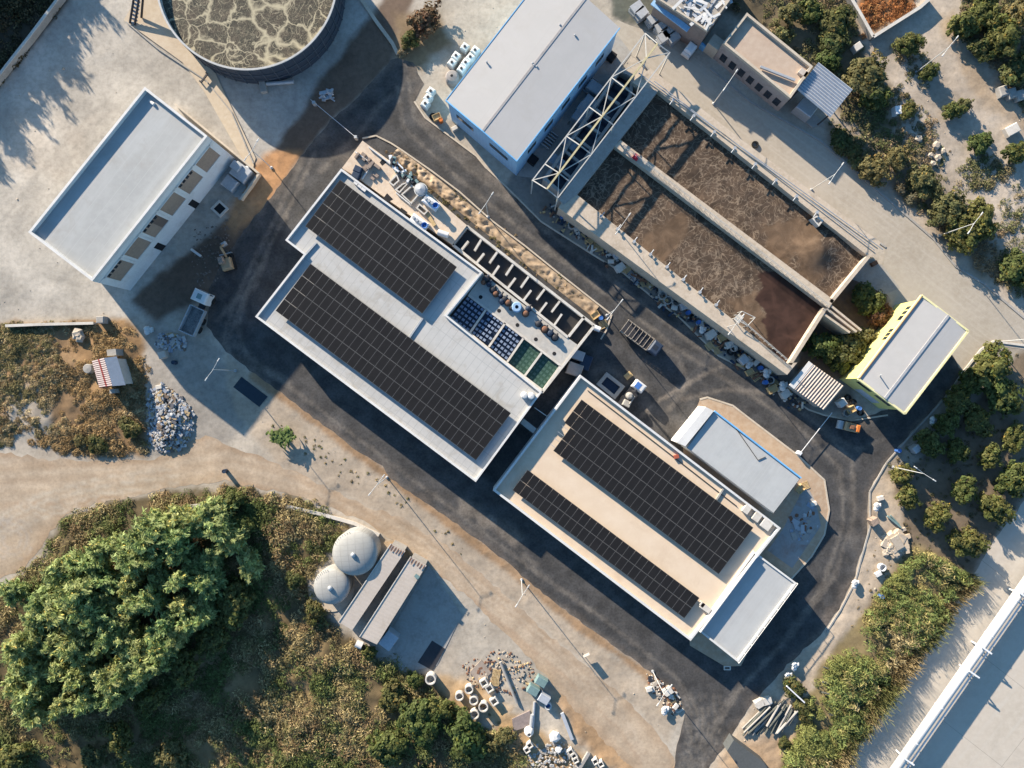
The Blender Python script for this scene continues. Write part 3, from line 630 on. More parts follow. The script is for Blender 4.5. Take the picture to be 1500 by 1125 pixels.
for (x0, y0, x1, y1) in ((186, 30, 206, -8), (193, 33, 213, -5), (203, 22, 218, -5)):
    mb = MB(); mb.beam((*P(x0, y0, 1), .25), (*P(x1, y1, 1), 2.4), .16, .3); mb.build('rail', M['steel_dark'], st)
mb = MB()
for i in range(9): mb.beam((*P(188+2.2*i, 28-4*i, .8), .2+.25*i), (*P(197+2.2*i, 33-4*i, .8), .2+.25*i), .28, .05)
mb.build('tread', M['metal_grey'], st)
pp = thing('pipe_outlet', 'grey pipe and concrete block below the round tank wall', 'pipe', (*P(395, 128), 0))
MB().box((*P(387, 129), .05), (.9, 1.7, .7), .2, bev=.06).build('block', M['conc_grey'], pp)
MB().tube((*P(392, 125), .5), (*P(432, 122), .5), .28, n=10).build('pipe', M['metal_grey'], pp)
tag(MB().beam((*P(295, 121, .5), .6), (*P(304, 109, .5), .6), .22, .22).beam((*P(295, 121), 0), (*P(295, 121), .6), .15).beam((*P(304, 109), 0), (*P(304, 109), .6), .15).build('guard_rail', M['steel_dark']), 'short dark rail on the concrete apron beside the round tank', 'rail')

# light-blue industrial hall with a shallow gable roof
h = 7.2; bw, bs, be, bn = PP([(653, 147), (757, 236), (908, 41), (804, -48)], h)
hall = thing('industrial_hall', 'large hall with sky blue walls and whitish double pitched roof', 'hall', base_of([bw, bs, be, bn]))
rw = MB(); m1 = lerp(bw, bs, .52); m2 = lerp(bn, be, .52); zr = h+.33
rw.add([(*bw, h), (*bs, h), (*be, h), (*bn, h), (*m1, zr), (*m2, zr)], [(0, 4, 5, 3), (4, 1, 2, 5)])
rw.build('roof', M['roof_hall'], hall)
def shrink(ps, d): return inset(ccw(ps), d)
MB().walls(shrink([bw, bs, be, bn], .15), 0, h-.02).build('wall', M['blue_wall'], hall)
mb = MB(); mb.add([(*bw, h-.02), (*bs, h-.02), (*m1, zr-.02)], [(0, 1, 2)]); mb.beam((*bs, h-.05), (*be, h-.05), .12, .2); mb.beam((*bw, h-.05), (*bn, h-.05), .10, .2)
mb.beam((*bw, h-.1), (*m1, zr-.1), .16, .3); mb.beam((*m1, zr-.1), (*bs, h-.1), .16, .3); mb.build('gutter', M['blue_trim'], hall)
MB().beam((*m1, zr), (*m2, zr), .3, .08).build('ridge_cap', mat('ridge', (.34, .32, .31)), hall)
for (x, y) in ((713, 92), (782, 97), (786, 99), (842, 53), (820, 38), (780, 94)):
    mb = MB(); mb.lathe((*P(x, y, h), h+.05), [(.10, 0), (.10, .25), (.15, .25), (.12, .38), (0, .4)], 10); mb.build('roof_vent', M['metal_grey'], hall)
for s0, s1 in ((.12, .36), (.60, .86)): facade(bw, bs, s0, s1, 3.6, 4.6, -.08, .06).build('window', M['glass_dark'], hall)
for k in range(5): facade(bs, be, .12+.17*k, .2+.17*k, 3.4, 4.6, -.10, .03).build('window', M['glass_dark'], hall)

# yellow office building
h = 6.4; yw, yn, ye, ys_ = PP([(1257, 555), (1350, 433), (1418, 485), (1325, 606)], h)
yb = thing('yellow_building', 'bright yellow building with grey ridged roof at the end of the brown basins', 'building', base_of([yw, yn, ye, ys_]))
yin = [lerp(yw, ye, .02), lerp(yn, ys_, .02), lerp(ye, yw, .02), lerp(ys_, yn, .02)]; yin = shrink([yw, yn, ye, ys_], .35)
MB().walls(yin, 0, h).build('wall', M['yellow_wall'], yb)
m1 = lerp(yw, ys_, .56); m2 = lerp(yn, ye, .56)
MB().add([(*yw, h), (*ys_, h), (*ye, h), (*yn, h), (*m1, h+.22), (*m2, h+.22)], [(0, 4, 5, 3), (4, 1, 2, 5)]).build('roof', M['roof_hall'], yb)
mb = MB(); mb.beam((*m1, h+.24), (*m2, h+.24), .35, .12); mb.build('ridge_cap', mat('ridge_grey', (.36, .36, .37)), yb)
mb = MB()
for a, b in ((yw, yn), (yn, ye), (ye, ys_), (ys_, yw)): mb.beam((*a, h-.02), (*b, h-.02), .28, .3)
mb.build('eave_trim', M['yellow_trim'], yb)
mb = MB(); q1 = lerp(yw, ye, .012); q2 = lerp(yn, ys_, .012); mb.beam((*q1, h+.16), (*q2, h+.16), .1, .05); mb.build('gutter', M['rust'], yb)
iw, inn, ie, is_ = [min(yin, key=lambda q, t=t: (q[0]-t[0])**2+(q[1]-t[1])**2) for t in (yw, yn, ye, ys_)]
for s in (.13, .19, .36, .41, .46, .74, .88): facade(inn, iw, 1-s-.05 if s > .5 else s, (1-s-.05 if s > .5 else s)+.04, 3.9, 4.9, .03, .03).build('window', M['glass_dark'], yb)
for s0, s1 in ((.10, .42), (.54, .88)): facade(iw, is_, s0, s1, 3.7, 4.5, .03, .03).build('window', M['glass_dark'], yb)
facade(iw, is_, .35, .80, .3, 2.4, .03, .03).build('lower_panel', mat('pale_blue_panel', (.42, .44, .48)), yb)
mb = MB(); mb.box((*P(1269, 541, 3), 2.4), (1.5, 3.0, .15), ANG); mb.build('balcony', M['yellow_trim'], yb)
MB().tube((*P(1290, 553, 6.2), 6.0), (*P(1288, 549, 7), 7.4), .08).build('mast', M['metal_grey'], yb)

# corrugated lean-to next to it
def corrugated(name, quad, z0, z1, pitch, m, parent, amp=.09, along=True, th=.06):
    a, b, c, d_ = [Vector((*q, 0)) for q in quad]   # ridges run a->d and b->c; a-b is the wavy edge; z0 at a,b and z1 at d,c
    n = max(3, int((b-a).length/pitch))*2; vs = []; fs = []
    for i in range(n+1):
        t = i/n; o = amp*(1 if i % 2 else 0); p = a.lerp(b, t); q = d_.lerp(c, t)
        vs += [(p.x, p.y, z0+o), (q.x, q.y, z1+o)]
    for i in range(n): fs.append((2*i, 2*i+2, 2*i+3, 2*i+1))
    return MB().add(vs, fs).build(name, m, parent)
h = 3.2; q = PP([(1159, 567), (1188, 532), (1236, 566), (1207, 601)], h)
cs = thing('corrugated_shed', 'low shed with brown striped corrugated roof beside the yellow building', 'shed', base_of(q))
corrugated('roof', [q[0], q[3], q[2], q[1]], h, h+.05, .42, M['corr_brown'], cs, .16)
MB().prism(shrink(q, .3), 0, h-.05).build('wall', M['conc_grey'], cs)
MB().beam((*q[0], h+.1), (*q[1], h+.1), .9, .14).build('fascia', M['white_paint'], cs)

# sandy-roofed brick building upper right with canopy
h = 4.6; q = PP([(1094, 18), (1191, 97), (1158, 144), (1059, 63)], h)
bb = thing('brick_building', 'long low building with sandy flat roof and raised parapet at the upper right', 'building', base_of(q))
MB().walls(q, 0, h-.5).build('wall', mat('grey_brown_wall', (.36, .30, .27), (.30, .25, .23), (.40, .35, .32), stain=(.6, (.22, .17, .15), .5)), bb)
MB().poly(inset(ccw(q), .3), h-.5).build('roof', M['roof_earth'], bb)
MB().ring(ccw(q), .35, h-.5, h).build('parapet', M['kerb'], bb)
for i in range(7): facade(q[3], q[2], .06+i*.135, .06+i*.135+.08, .9, 2.6, .03, .03).build('window', M['glass_dark'], bb)
mb = MB(); mb.beam((*P(1114, 97, 4.6), 4.45), (*P(1165, 117, 4.6), 4.45), .3, .3); mb.build('roof_beam', M['metal_grey'], bb)
mb = MB(); mb.box((*P(1177, 106, h), h-.5), (1.2, .8, .5), ANG); mb.build('roof_unit', M['corr_tan'], bb)
mb = MB(); mb.box((*P(1049, 62, 2.5), 0), (1.8, 1.6, 2.6), ANG); mb.build('porch', M['kerb'], bb)
h = 4.0; q = PP([(1167, 131), (1199, 91), (1249, 131), (1216, 172)], h)
cy = thing('canopy', 'open canopy with ribbed blue grey metal roof at the end of the sandy-roofed building', 'canopy', base_of(q))
corrugated('roof', q, h, h+.0, .40, M['corr_grey'], cy, .2)
for p_ in shrink(q, .3): MB().box((*p_, 0), (.18, .18, h-.02), ANG).build('post', M['steel_dark'], cy)
MB().prism(shrink(PP([(1172, 150), (1196, 168), (1210, 182), (1190, 190), (1162, 168)], .1), .2), 0, .25).build('plinth', M['conc_grey'], cy)
tag(MB().box((*P(1183, 156, 2.0), 0), (2.6, 2.0, 2.0), ANG, bev=.1).build('equipment_cabinet', M['metal_grey']), 'pale grey cabinet half under the ribbed canopy', 'cabinet')

# building cut by the top edge, roof loaded with pale scrap
h = 5.5; q = PP([(962, -2), (1036, 46), (1100, -42), (1026, -92)], h)
sb = thing('scrap_roof_building', 'building with pale blue edge and roof covered in pale sheets at the top edge', 'building', base_of(q))
MB().walls(q, 0, h-.3).build('wall', mat('brown_wall', (.28, .22, .19), stain=(.5, (.2, .15, .13), .5)), sb)
MB().poly(inset(ccw(q), .2), h-.3).build('roof', M['conc_grey'], sb); MB().ring(ccw(q), .25, h-.3, h+.1).build('parapet', M['kerb'], sb)
mb = MB()
for i in range(90):
    s, t = rnd.uniform(.06, .94), rnd.uniform(.3, .95); p_ = lerp(lerp(q[0], q[1], t), lerp(q[3], q[2], t), s)
    mb.box((*p_, h-.3+rnd.uniform(0, .45)), (rnd.uniform(.15, .5), rnd.uniform(.9, 2.8), .08), ANG-math.pi/2*rnd.choice((0, 1))+rnd.gauss(math.pi/2, .25), rnd.choice((0, 0, 1)))
mb.build('scrap_sheet', [M['white_paint'], M['corr_grey']], sb, kind='stuff')
MB().beam((*P(958, -4, h), h-1.2), (*P(1012, 37, h), h-1.2), .8, .15).build('canopy', M['blue_wall'], sb)
tag(MB().beam((*P(990, 28, 1.4), .7), (*P(1034, 68, 1.4), .7), .3, 1.4).build('fence', M['blue_trim']), 'blue sheet fence below the building covered in pale sheets', 'fence')
for i, (x, y) in enumerate(((938, 25), (955, 33), (966, 46), (976, 52), (984, 60), (931, 17), (970, 60))):
    mb = MB()
    for k_ in range(4): mb.box((*P(x, y), .0+.35*k_), (2.0-rnd.random()*.5, 1.3, .3), -ANG+rnd.uniform(-.2, .2))
    tag(mb.build('sheet_stack', M['metal_grey']), 'grey sheet stack beside the scrap-roofed building, %s from the upper left' % nth(sorted([938, 955, 966, 976, 984, 931, 970]).index(x)), 'stack', 'sheet stacks by the top building')

# main building: two roof levels' outline, solar arrays on racks
hm = 5.0
MR = PP([(374, 464), (445, 373), (418, 352), (500, 247), (707, 399), (655, 462), (794, 574), (697, 706)], hm); MR = ccw(MR)
mbd = thing('main_building', 'largest building, pale flat roof with two fields of black solar panels', 'building', base_of(MR))
MB().walls(MR, 0, hm-.3).build('wall', M['plaster'], mbd)
MB().poly(inset(MR, .25), hm-.3).build('roof', M['roof_pale'], mbd)
MB().ring(MR, .28, hm-.3, hm+.1).build('parapet', M['white_paint'], mbd)
for a, b in (((599, 495), (619, 466)), ((446, 374), (463, 355))): MB().beam((*P(*a, hm), hm-.2), (*P(*b, hm), hm-.2), .25, .25).build('roof_step', M['metal_grey'], mbd)
mb = MB()
for (x, y) in ((522, 268), (527, 272), (533, 277)): mb.box((*P(x, y, hm), hm-.25), (.7, .5, .3), ANG)
mb.build('roof_box', M['white_paint'], mbd)
for (x, y) in ((768, 579), (778, 580)):
    MB().lathe((*P(x, y, hm), hm-.3), [(.5, 0), (.5, .7), (.35, .9), (0, .95)], 16).build('roof_fan', M['white_paint'], mbd)
h2 = 3.5
SR = ccw(PP([(850, 549), (1143, 773), (1011, 938), (722, 718)], h2))
sbd = thing('tan_roof_building', 'long building with sand coloured flat roof and two fields of solar panels', 'building', base_of(SR))
MB().walls(SR, 0, h2-.3).build('wall', M['plaster'], sbd)
MB().poly(inset(SR, .25), h2-.3).build('roof', M['roof_tan'], sbd)
MB().ring(SR, .3, h2-.3, h2+.25).build('parapet', M['white_paint'], sbd)
mb = MB()
for (x, y, a, c) in ((1093, 746, .9, 1.1), (1108, 757, 1.0, 1.2), (1122, 768, 1.4, 1.3), (1033, 890, 1.6, .8), (1028, 885, .6, .6)): mb.box((*P(x, y, h2), h2-.3), (a, c, .6), ANG)
mb.build('roof_unit', M['conc_pale'], sbd)
mb = MB(); mb.beam((*P(1050, 732, h2), h2-.2), (*P(1060, 716, h2), h2-.2), .25, .3); mb.build('roof_step', M['conc_grey'], sbd)
mb = MB(); mb.box((*P(991, 669, h2), h2-.3), (.7, .5, .35), .2); mb.build('red_box', mat('red_box', (.4, .1, .06)), sbd)
mb = MB(); mb.path([(*P(861, 572, h2), h2-.2), (*P(980, 664, h2), h2-.2), (*P(1080, 742, h2), h2-.2)], .06); mb.build('cable', M['steel_dark'], sbd)

def solar(label, origin, n, rows, z, skip=(), pu=1.135, pv=2.05, cu=0, group='solar fields on the flat roofs'):
    o = Vector(P(*origin, z)); root = thing('solar_array', label, 'solar panels', (o.x, o.y, z-.7), 0, group)
    proto = None; extra = MB(); cnt = 0; a = math.atan2(U.y, U.x)
    for j in range(rows):
        for i in range(n):
            if (i, j) in skip: continue
            c = o+U*(pu*(i+.5))-V*(pv*(j+.5))
            if cnt < 100:
                if proto is None:
                    mb = MB(); sx, sy = pu-.018, pv-.03
                    mb.box((0, 0, -.04), (sx, sy, .04), 0, 1); mb.poly([(-sx/2+.035, -sy/2+.045), (sx/2-.035, -sy/2+.045), (sx/2-.035, sy/2-.045), (-sx/2+.035, sy/2-.045)], .003, 0)
                    pr = bpy.data.meshes.new('solar_panel'); pr.from_pydata(mb.v, [], mb.f)
                    pr.materials.append(M['panel_glass']); pr.materials.append(M['panel_frame']); pr.polygons.foreach_set('material_index', mb.m)
                    proto = pr
                ob = bpy.data.objects.new('solar_panel', proto); col.objects.link(ob); link_child(ob, root)
                ob.location = (c.x-o.x, c.y-o.y, .7); ob.rotation_euler = (rnd.gauss(0, .004), rnd.gauss(0, .004), a)
            else:
                extra.box((c.x, c.y, z-.04), (pu-.018, pv-.03, .04), a, 1)
                q_ = [c+U*(sx_*(pu-.088)/2)+V*(sy_*(pv-.12)/2) for sx_, sy_ in ((-1, -1), (1, -1), (1, 1), (-1, 1))]
                extra.poly([(p_.x, p_.y) for p_ in q_], z+.003, 0)
            cnt += 1
    if extra.v: extra.build('solar_panel', [M['panel_glass'], M['panel_frame']], root, kind='stuff')
    rk = MB()
    for j in range(rows):
        for t in (.25, .75):
            p0 = o-V*(pv*(j+t)); p1 = p0+U*(pu*n); rk.beam((p0.x, p0.y, z-.09), (p1.x, p1.y, z-.09), .06, .08)
        for i in range(1, n, 4):
            c = o+U*(pu*i)-V*(pv*(j+.5)); rk.box((c.x, c.y, z-.95), (.07, .07, .9))
    rk.build('rack', M['metal_grey'], root)
    return root
zs = hm+.40
solar('upper of the two solar fields on the largest building, four rows of black panels', (498, 263), 18, 4, zs, pu=1.125, pv=2.02)
solar('long solar field of black panels on the lower left half of the largest building', (455, 386), 31, 4, zs, pu=1.118, pv=2.04)
zs = h2+.4
solar('wide solar field of four panel rows on the sand coloured roof', (852, 585), 27, 4, zs, skip={(0, 3), (0, 2)}, pu=1.118, pv=2.05)
solar('narrow solar field of two panel rows along the lower left of the sand coloured roof', (773, 688), 27, 2, zs, pu=1.118, pv=1.80)

h3 = 3.4; q = ccw(PP([(1104, 807), (1167, 854), (1081, 970), (1021, 922)], h3))
an = thing('annex', 'pale grey flat-roofed annex at the lower end of the tan-roofed building', 'building', base_of(q))
MB().walls(q, 0, h3-.15).build('wall', M['plaster'], an)
MB().poly(inset(q, .2), h3-.15).build('roof', M['roof_shed'], an); MB().ring(q, .25, h3-.15, h3+.1).build('parapet', M['white_paint'], an)
mb = MB(); a, b = P(1106, 814, h3), P(1024, 924, h3); mb.beam((*a, h3+.35), (*b, h3+.35), .12, .7); mb.build('gable_edge', M['white_paint'], an)
pr_ = P(1167, 854, h3), P(1081, 970, h3)
mb = MB(); mb.path([(*pr_[0], h3+.4), (*pr_[1], h3+.4)], .05)
for i in range(10): p_ = lerp(pr_[0], pr_[1], i/9); mb.tube((*p_, h3), (*p_, h3+.4), .04)
mb.build('railing', M['white_paint'], an)
h4 = 3.6; q = ccw(PP([(1006, 656), (1046, 602), (1173, 700), (1133, 752)], h4))
gs = thing('grey_shed', 'long shed with pale grey roof and broad white end parapet on the paved island', 'shed', base_of(q))
MB().walls(q, 0, h4).build('wall', M['plaster'], gs); MB().poly(inset(q, .05), h4+.02).build('roof', M['roof_shed'], gs)
a, b = P(1000, 651, h4), P(1039, 600, h4); mb = MB(); mb.prism([P(992, 648, h4+.5), P(1034, 596, h4+.5), P(1046, 602, h4+.5), P(1004, 654, h4+.5)], 0, h4+.42); mb.build('end_parapet', M['white_paint'], gs)
mb = MB(); mb.beam((*P(1046, 602, h4), h4+.1), (*P(1173, 700, h4), h4+.1), .2, .25); mb.build('eave', M['blue_trim'], gs)
mb = MB(); mb.path([(*P(1078, 628, h4), h4+.1), (*P(1110, 674, h4), h4+.1), (*P(1121, 669, h4), h4+.1)], .05); mb.build('cable', M['steel_dark'], gs)

# covered passage between the two solar buildings
br = thing('footbridge', 'small grey footbridge joining the two solar-roofed buildings across the dark gap', 'bridge', (*P(775, 625), 0))
MB().prism(PP([(767, 613), (786, 628), (781, 635), (762, 620)], 3.6), 3.3, 3.55).build('deck', M['conc_grey'], br)
mb = MB(); mb.beam((*P(783, 597, 4.2), 4.2), (*P(803, 611, 4.2), 4.2), .1, .1); mb.build('rail', M['steel_white'], br)

# ------------------------------------------------------------------ treatment tanks beside the main building
zt = 3.6
tt = thing('treatment_tanks', 'raised concrete tank block with zigzag channel and five grid basins beside the largest building', 'treatment tanks', (*P(770, 460), 0))
def wl(mb, p, q, t, z0, z1): mb.beam((*P(*p, z1), (z0+z1)/2), (*P(*q, z1), (z0+z1)/2), t, z1-z0); return mb
OUTL = ccw(PP([(663, 358), (684, 330), (871, 477), (796, 576), (655, 463), (707, 400)], zt))
MB().walls(OUTL, 0, zt-.02).build('wall', M['conc_pale'], tt)
MB().poly(inset(OUTL, .2), 1.6).build('floor', M['conc_grey'], tt)
mb = MB()
for a, b in (((663, 358), (684, 331)), ((684, 331), (871, 477)), ((663, 358), (832, 494)), ((871, 477), (794, 575)), ((833, 493), (856, 464)), ((707, 400), (655, 462)), ((655, 462), (795, 575))):
    wl(mb, a, b, .36, 1.4, zt)
mb.build('rim', M['conc_pale'], tt)
MB().poly(PP([(664, 358), (684, 332), (870, 477), (844, 502)], zt-.9), zt-.9).build('channel_water', M['blk_water'], tt)
for a, b in (((706, 349), (695, 367)), ((729, 368), (717, 385)), ((753, 385), (741, 403)), ((775, 404), (763, 421)), ((798, 423), (786, 439)), ((820, 441), (808, 457)),
             ((675, 367), (686, 353)), ((698, 385), (709, 371)), ((721, 404), (731, 389)), ((743, 423), (755, 407)), ((766, 441), (778, 425)), ((789, 459), (801, 443)), ((812, 476), (823, 460))):
    wl(MB(), a, b, .3, 1.5, zt-.1).build('baffle', M['conc_pale'], tt)
# grid basins
T5 = [([(685, 433), (711, 452), (686, 487), (658, 467)], 0), ([(714, 454), (739, 472), (715, 506), (690, 489)], 0), ([(741, 474), (766, 493), (742, 529), (717, 509)], 0),
      ([(767, 496), (793, 515), (768, 549), (743, 530)], 1), ([(795, 517), (820, 536), (794, 570), (769, 550)], 1)]
for pts, g in T5:
    q = PP(pts, zt-.3); MB().poly(q, zt-.5).build('basin_water', M['green_water'] if g else M['dark_water'], tt)
    rk = MB()
    for i in range(5):
        for j in range(6):
            if rnd.random() < .04: continue
            a = lerp(lerp(q[0], q[1], (i+.5)/5), lerp(q[3], q[2], (i+.5)/5), (j+.5)/6)
            rk.box((*a, zt-.85), (.40, .36, .36 if g else .62+rnd.uniform(-.03, .05)), ANG+rnd.uniform(-.06, .06))
    rk.build('rack', M['module_green'] if g else M['module'], tt)
mb = MB()
for a, b in (((686, 432), (822, 536)), ((657, 467), (795, 572)), ((712, 453), (688, 488)), ((740, 473), (716, 508)), ((767, 495), (743, 530)), ((794, 516), (769, 550)), ((821, 536), (795, 572))):
    wl(mb, a, b, .3, 1.5, zt-.05)
mb.build('basin_wall', M['conc_pale'], tt)
MB().prism(PP([(708, 402), (832, 495), (846, 505), (824, 536), (686, 431)], zt-.12), 1.6, zt-.12).build('deck', mat('tank_deck', (.44, .42, .38), (.38, .36, .33), (.50, .46, .40), scale=.4, fine=2, stain=(.5, (.30, .25, .2), .5)), tt)
for (x, y) in ((704, 435), (731, 455), (758, 476), (785, 497), (812, 518)):
    MB().lathe((*P(x, y, zt), zt-.118), [(.28, 0), (.28, .012), (0, .012)], 14).build('manhole', M['dark'], tt)
pl = [(712, 408), (708, 413), (716, 416), (722, 424), (726, 430), (733, 433), (739, 438), (744, 443), (735, 441), (749, 451), (770, 459), (774, 452), (789, 474), (798, 482), (806, 488), (813, 494)]
for i, (x, y) in enumerate(pl):
    r = rnd.uniform(.35, .6); b0 = (*P(x, y, zt+.4), zt-.12)
    root = thing('pump', '%s pump on the zigzag channel deck, %s from the upper left' % (('dark', 'rusty dark', 'blue grey')[i % 3], nth(i)), 'pump', b0, 0, 'pumps on the tank deck')
    MB().lathe(b0, [(r, 0), (r, .15), (r*.7, .2), (r*.7, .7), (r*.45, .85), (0, .9)], 12).build('body', [M['steel_dark'], M['rust'], M['navy']][i % 3], root)
    MB().tube((b0[0], b0[1], b0[2]+.4), (b0[0]+.7*V.x, b0[1]+.7*V.y, b0[2]+.4), .14).build('motor', M['steel_dark'] if i % 2 else M['navy'], root)
bt = P(757, 449.5, zt+.8)
root = thing('ring_tank', 'round light blue tank with dark centre on the deck beside the zigzag channel', 'tank', (*bt, zt-.12))
MB().lathe((*bt, zt-.12), [(.72, 0), (.72, .85), (.6, .95), (.26, .95), (.26, .5)], 24).build('body', mat('light_blue_plastic', (.30, .45, .62)), root)
MB().lathe((*bt, zt+.45), [(.27, 0), (0, .01)], 16).build('opening', M['navy'], root)
# rooftop plant northeast of the upper solar field
pa = thing('headworks', 'sunlit tan concrete platform with square pits and channels above the upper solar field', 'treatment platform', (*P(590, 270), 0))
PZ = 3.9
PLAT = ccw(PP([(501, 246), (531, 206), (566, 232), (612, 268), (684, 330), (662, 358), (610, 322), (520, 258)], PZ))
MB().prism(PLAT, 0, PZ).build('deck', M['conc_pale'] if False else mat('tan_deck', (.60, .48, .36), (.54, .42, .31), (.64, .54, .43), scale=.5, fine=2.5, stain=(.4, (.44, .33, .25), .6)), pa)
def pit(pts, name='pit', z=PZ, m='dark'): MB().poly(PP(pts, z), z+.006).build(name, M[m], pa)
pit([(560, 233), (566, 238), (560, 243), (556, 238)]); pit([(567, 283), (576, 292), (569, 296), (561, 291)]); pit([(588, 304), (597, 311), (591, 317), (583, 310)])
for pts in ([(582, 256), (586, 266), (577, 274), (570, 268)], [(590, 270), (601, 267), (586, 284), (579, 279)], [(604, 272), (617, 283), (603, 300), (588, 286)], [(615, 299), (628, 310), (622, 316), (610, 306)]):
    q = PP(pts, PZ); MB().poly(q, PZ+.006).build('channel_floor', mat('channel_floor', (.30, .245, .19)), pa); MB().ring(q, .18, PZ, PZ+.45).build('channel_wall', M['conc_pale'], pa)
mb = MB()
for a, b in (((520, 222), (545, 240)), ((545, 240), (530, 262)), ((540, 215), (600, 262)), ((580, 282), (602, 300)), ((600, 300), (616, 283))): wl(mb, a, b, .15, PZ, PZ+.35)
mb.build('low_wall', M['white_paint'], pa)
mb = MB()
for i in range(12): p_ = lerp((530, 232), (552, 256), i/11); mb.box((*P(p_[0]+rnd.uniform(-8, 8), p_[1]+rnd.uniform(-7, 7), PZ), PZ), (rnd.uniform(.3, 1.4), rnd.uniform(.3, .8), rnd.uniform(.2, .7)), ANG+rnd.choice((0, 1.57)))
mb.build('fitting', mat('brown_fittings', (.28, .22, .18)), pa)
mb = MB()
for i in range(40):
    p_ = lerp((572, 236), (608, 268), rnd.random()); mb.box((*P(p_[0]+rnd.uniform(-6, 6), p_[1]+rnd.uniform(-6, 6), PZ), PZ), (rnd.uniform(.2, .9), rnd.uniform(.15, .4), rnd.uniform(.2, .9)), rnd.random()*3, rnd.randrange(3))
mb.build('pipework', [M['steel_dark'], M['metal_white'], M['teal']], pa)
mb = MB()
for (x, y) in ((524, 248), (521, 257)): mb.box((*P(x, y, PZ+.6), PZ), (1.1, .9, .8), ANG+.2, bev=.1)
mb.build('cabinet', M['navy'], pa)
for i, (x, y, x1, y1) in enumerate(((621, 289, 641, 304), (603, 317, 625, 333))):
    c = P((x+x1)/2, (y+y1)/2, PZ+.8); d_ = Vector(P(x1, y1, 5))-Vector(P(x, y, 5)); a = math.atan2(d_.y, d_.x); ln = d_.length
    root = thing('grit_separator', ('upper right of the two white machines with blue hoppers on the tan platform', 'lower left of the two white machines with blue hoppers on the tan platform')[i], 'machine', (*c, PZ), 0, 'white machines on the tan platform')
    MB().box((*c, PZ), (ln, 1.2, .9), a, bev=.15).build('body', M['metal_white'], root)
    u = d_.normalized(); e = Vector(c)+u*(ln*.38)
    MB().lathe((e.x, e.y, PZ+.7), [(.15, 0), (.45, .6), (.40, .62), (.1, .2)], 12).build('hopper', M['blue'], root)
    mb = MB()
    for t in (-.35, -.1, .12): p_ = Vector(c)+u*(ln*t); mb.tube((p_.x, p_.y, PZ+.9), (p_.x, p_.y, PZ+1.35), .22)
    mb.build('motor', M['metal_grey'], root)
ct = P(616, 277, PZ+1)
root = thing('round_vessel', 'round grey steel vessel with white rim on the tan platform', 'tank', (*ct, PZ))
MB().lathe((*ct, PZ), [(.85, 0), (.85, .8), (.7, 1.15), (0, 1.3)], 20).build('body', M['metal_grey'], root); MB().lathe((*ct, PZ), [(.86, .75), (.95, .75), (.95, .85), (.86, .85)], 20).build('rim', M['white_paint'], root)
tag(MB().beam((*P(625, 312, PZ), PZ+.12), (*P(637, 331, PZ), PZ+.12), .5, .22).build('plank_bundle', M['wood']), 'long yellow timber bundle lying on the tan platform between the white machines', 'timber')
root = thing('storage_drum', 'white horizontal drum lying at the lower end of the tan platform', 'drum', (*P(650, 343, PZ), PZ))
MB().tube((*P(642, 341, PZ), PZ+.4), (*P(657, 346, PZ), PZ+.4), .42, n=14).build('body', M['white_paint'], root)
# soil bank between platform and road
tt2 = np.linspace(0, 1, 170)[:, None]; uu = np.linspace(-1, 1, 16)[None, :]
ca = np.array([(578, 224), (640, 272), (720, 337), (800, 400), (872, 456)]); ci = tt2*(len(ca)-1); i0_ = np.clip(ci.astype(int), 0, len(ca)-2); fr_ = ci-i0_
cxx = (ca[i0_, 0]*(1-fr_)+ca[i0_+1, 0]*fr_)+uu*9*.6; cyy = (ca[i0_, 1]*(1-fr_)+ca[i0_+1, 1]*fr_)-uu*9*.8
bx_ = (cxx-750)*.1; by_ = (562.5-cyy)*.1; nzb = fbm(bx_*1.5, by_*1.5, 131, 5)
zz_ = .04+np.clip(1-uu**2, 0, 1)*np.clip((nzb-.30)*1.9, 0, 1)*np.where(tt2 < .5, .55, .35)+0*bx_
ii = np.arange(170*16).reshape(170, 16); qd_ = np.stack([ii[:-1, :-1].ravel(), ii[1:, :-1].ravel(), ii[1:, 1:].ravel(), ii[:-1, 1:].ravel()], 1)
nb_ = fbm(bx_*2.2, by_*2.2, 151, 4).ravel()[:, None]; cb_ = np.array((.25, .175, .11))*(1-nb_)+np.array((.47, .36, .25))*nb_
me = np_mesh('spoil_bank', np.stack([bx_.ravel(), by_.ravel(), zz_.ravel()], 1), qd_, cb_)
if me.polygons[0].normal.z < 0: me.flip_normals()
me.materials.append(M['ground']); o = bpy.data.objects.new('spoil_bank', me); col.objects.link(o); tag(o, 'lumpy bank of tan soil along the kerb above the zigzag channel', 'soil bank', kind='stuff')

# ------------------------------------------------------------------ aeration basins with walkways
zb, zl = 4.0, 2.9
ab = thing('aeration_basin', 'pair of long concrete basins of brown sludge with tan walkways, right of the truss frame', 'basin', (*P(1050, 330), 0))
def quad_prism(pts, z0, z1, name, m, parent=ab): return MB().prism(PP(pts, z1), z0, z1).build(name, M[m], parent)
quad_prism([(844, 284), (1153, 532), (1168, 531), (1153, 549), (818, 304), (832, 284)], 0, zb, 'walkway', 'concrete')
quad_prism([(926, 120), (953, 100), (1072, 194), (1290, 355), (1280, 377), (1273, 376), (964, 133), (944, 133)], 0, zb-.02, 'walkway', 'concrete')
quad_prism([(927, 144), (944, 128), (964, 133), (845, 285), (826, 300), (818, 292)], 0, zb+.04, 'walkway', 'conc_grey')
quad_prism([(909, 205), (1222, 440), (1214, 452), (900, 214)], 0, zb, 'divider_wall', 'concrete')
mb = MB()
for a, b in (((1273, 375), (1217, 443)), ((1209, 452), (1157, 534))): wl(mb, a, b, .5, 0, zb)
mb.build('end_wall', M['concrete'], ab)
mb = MB()
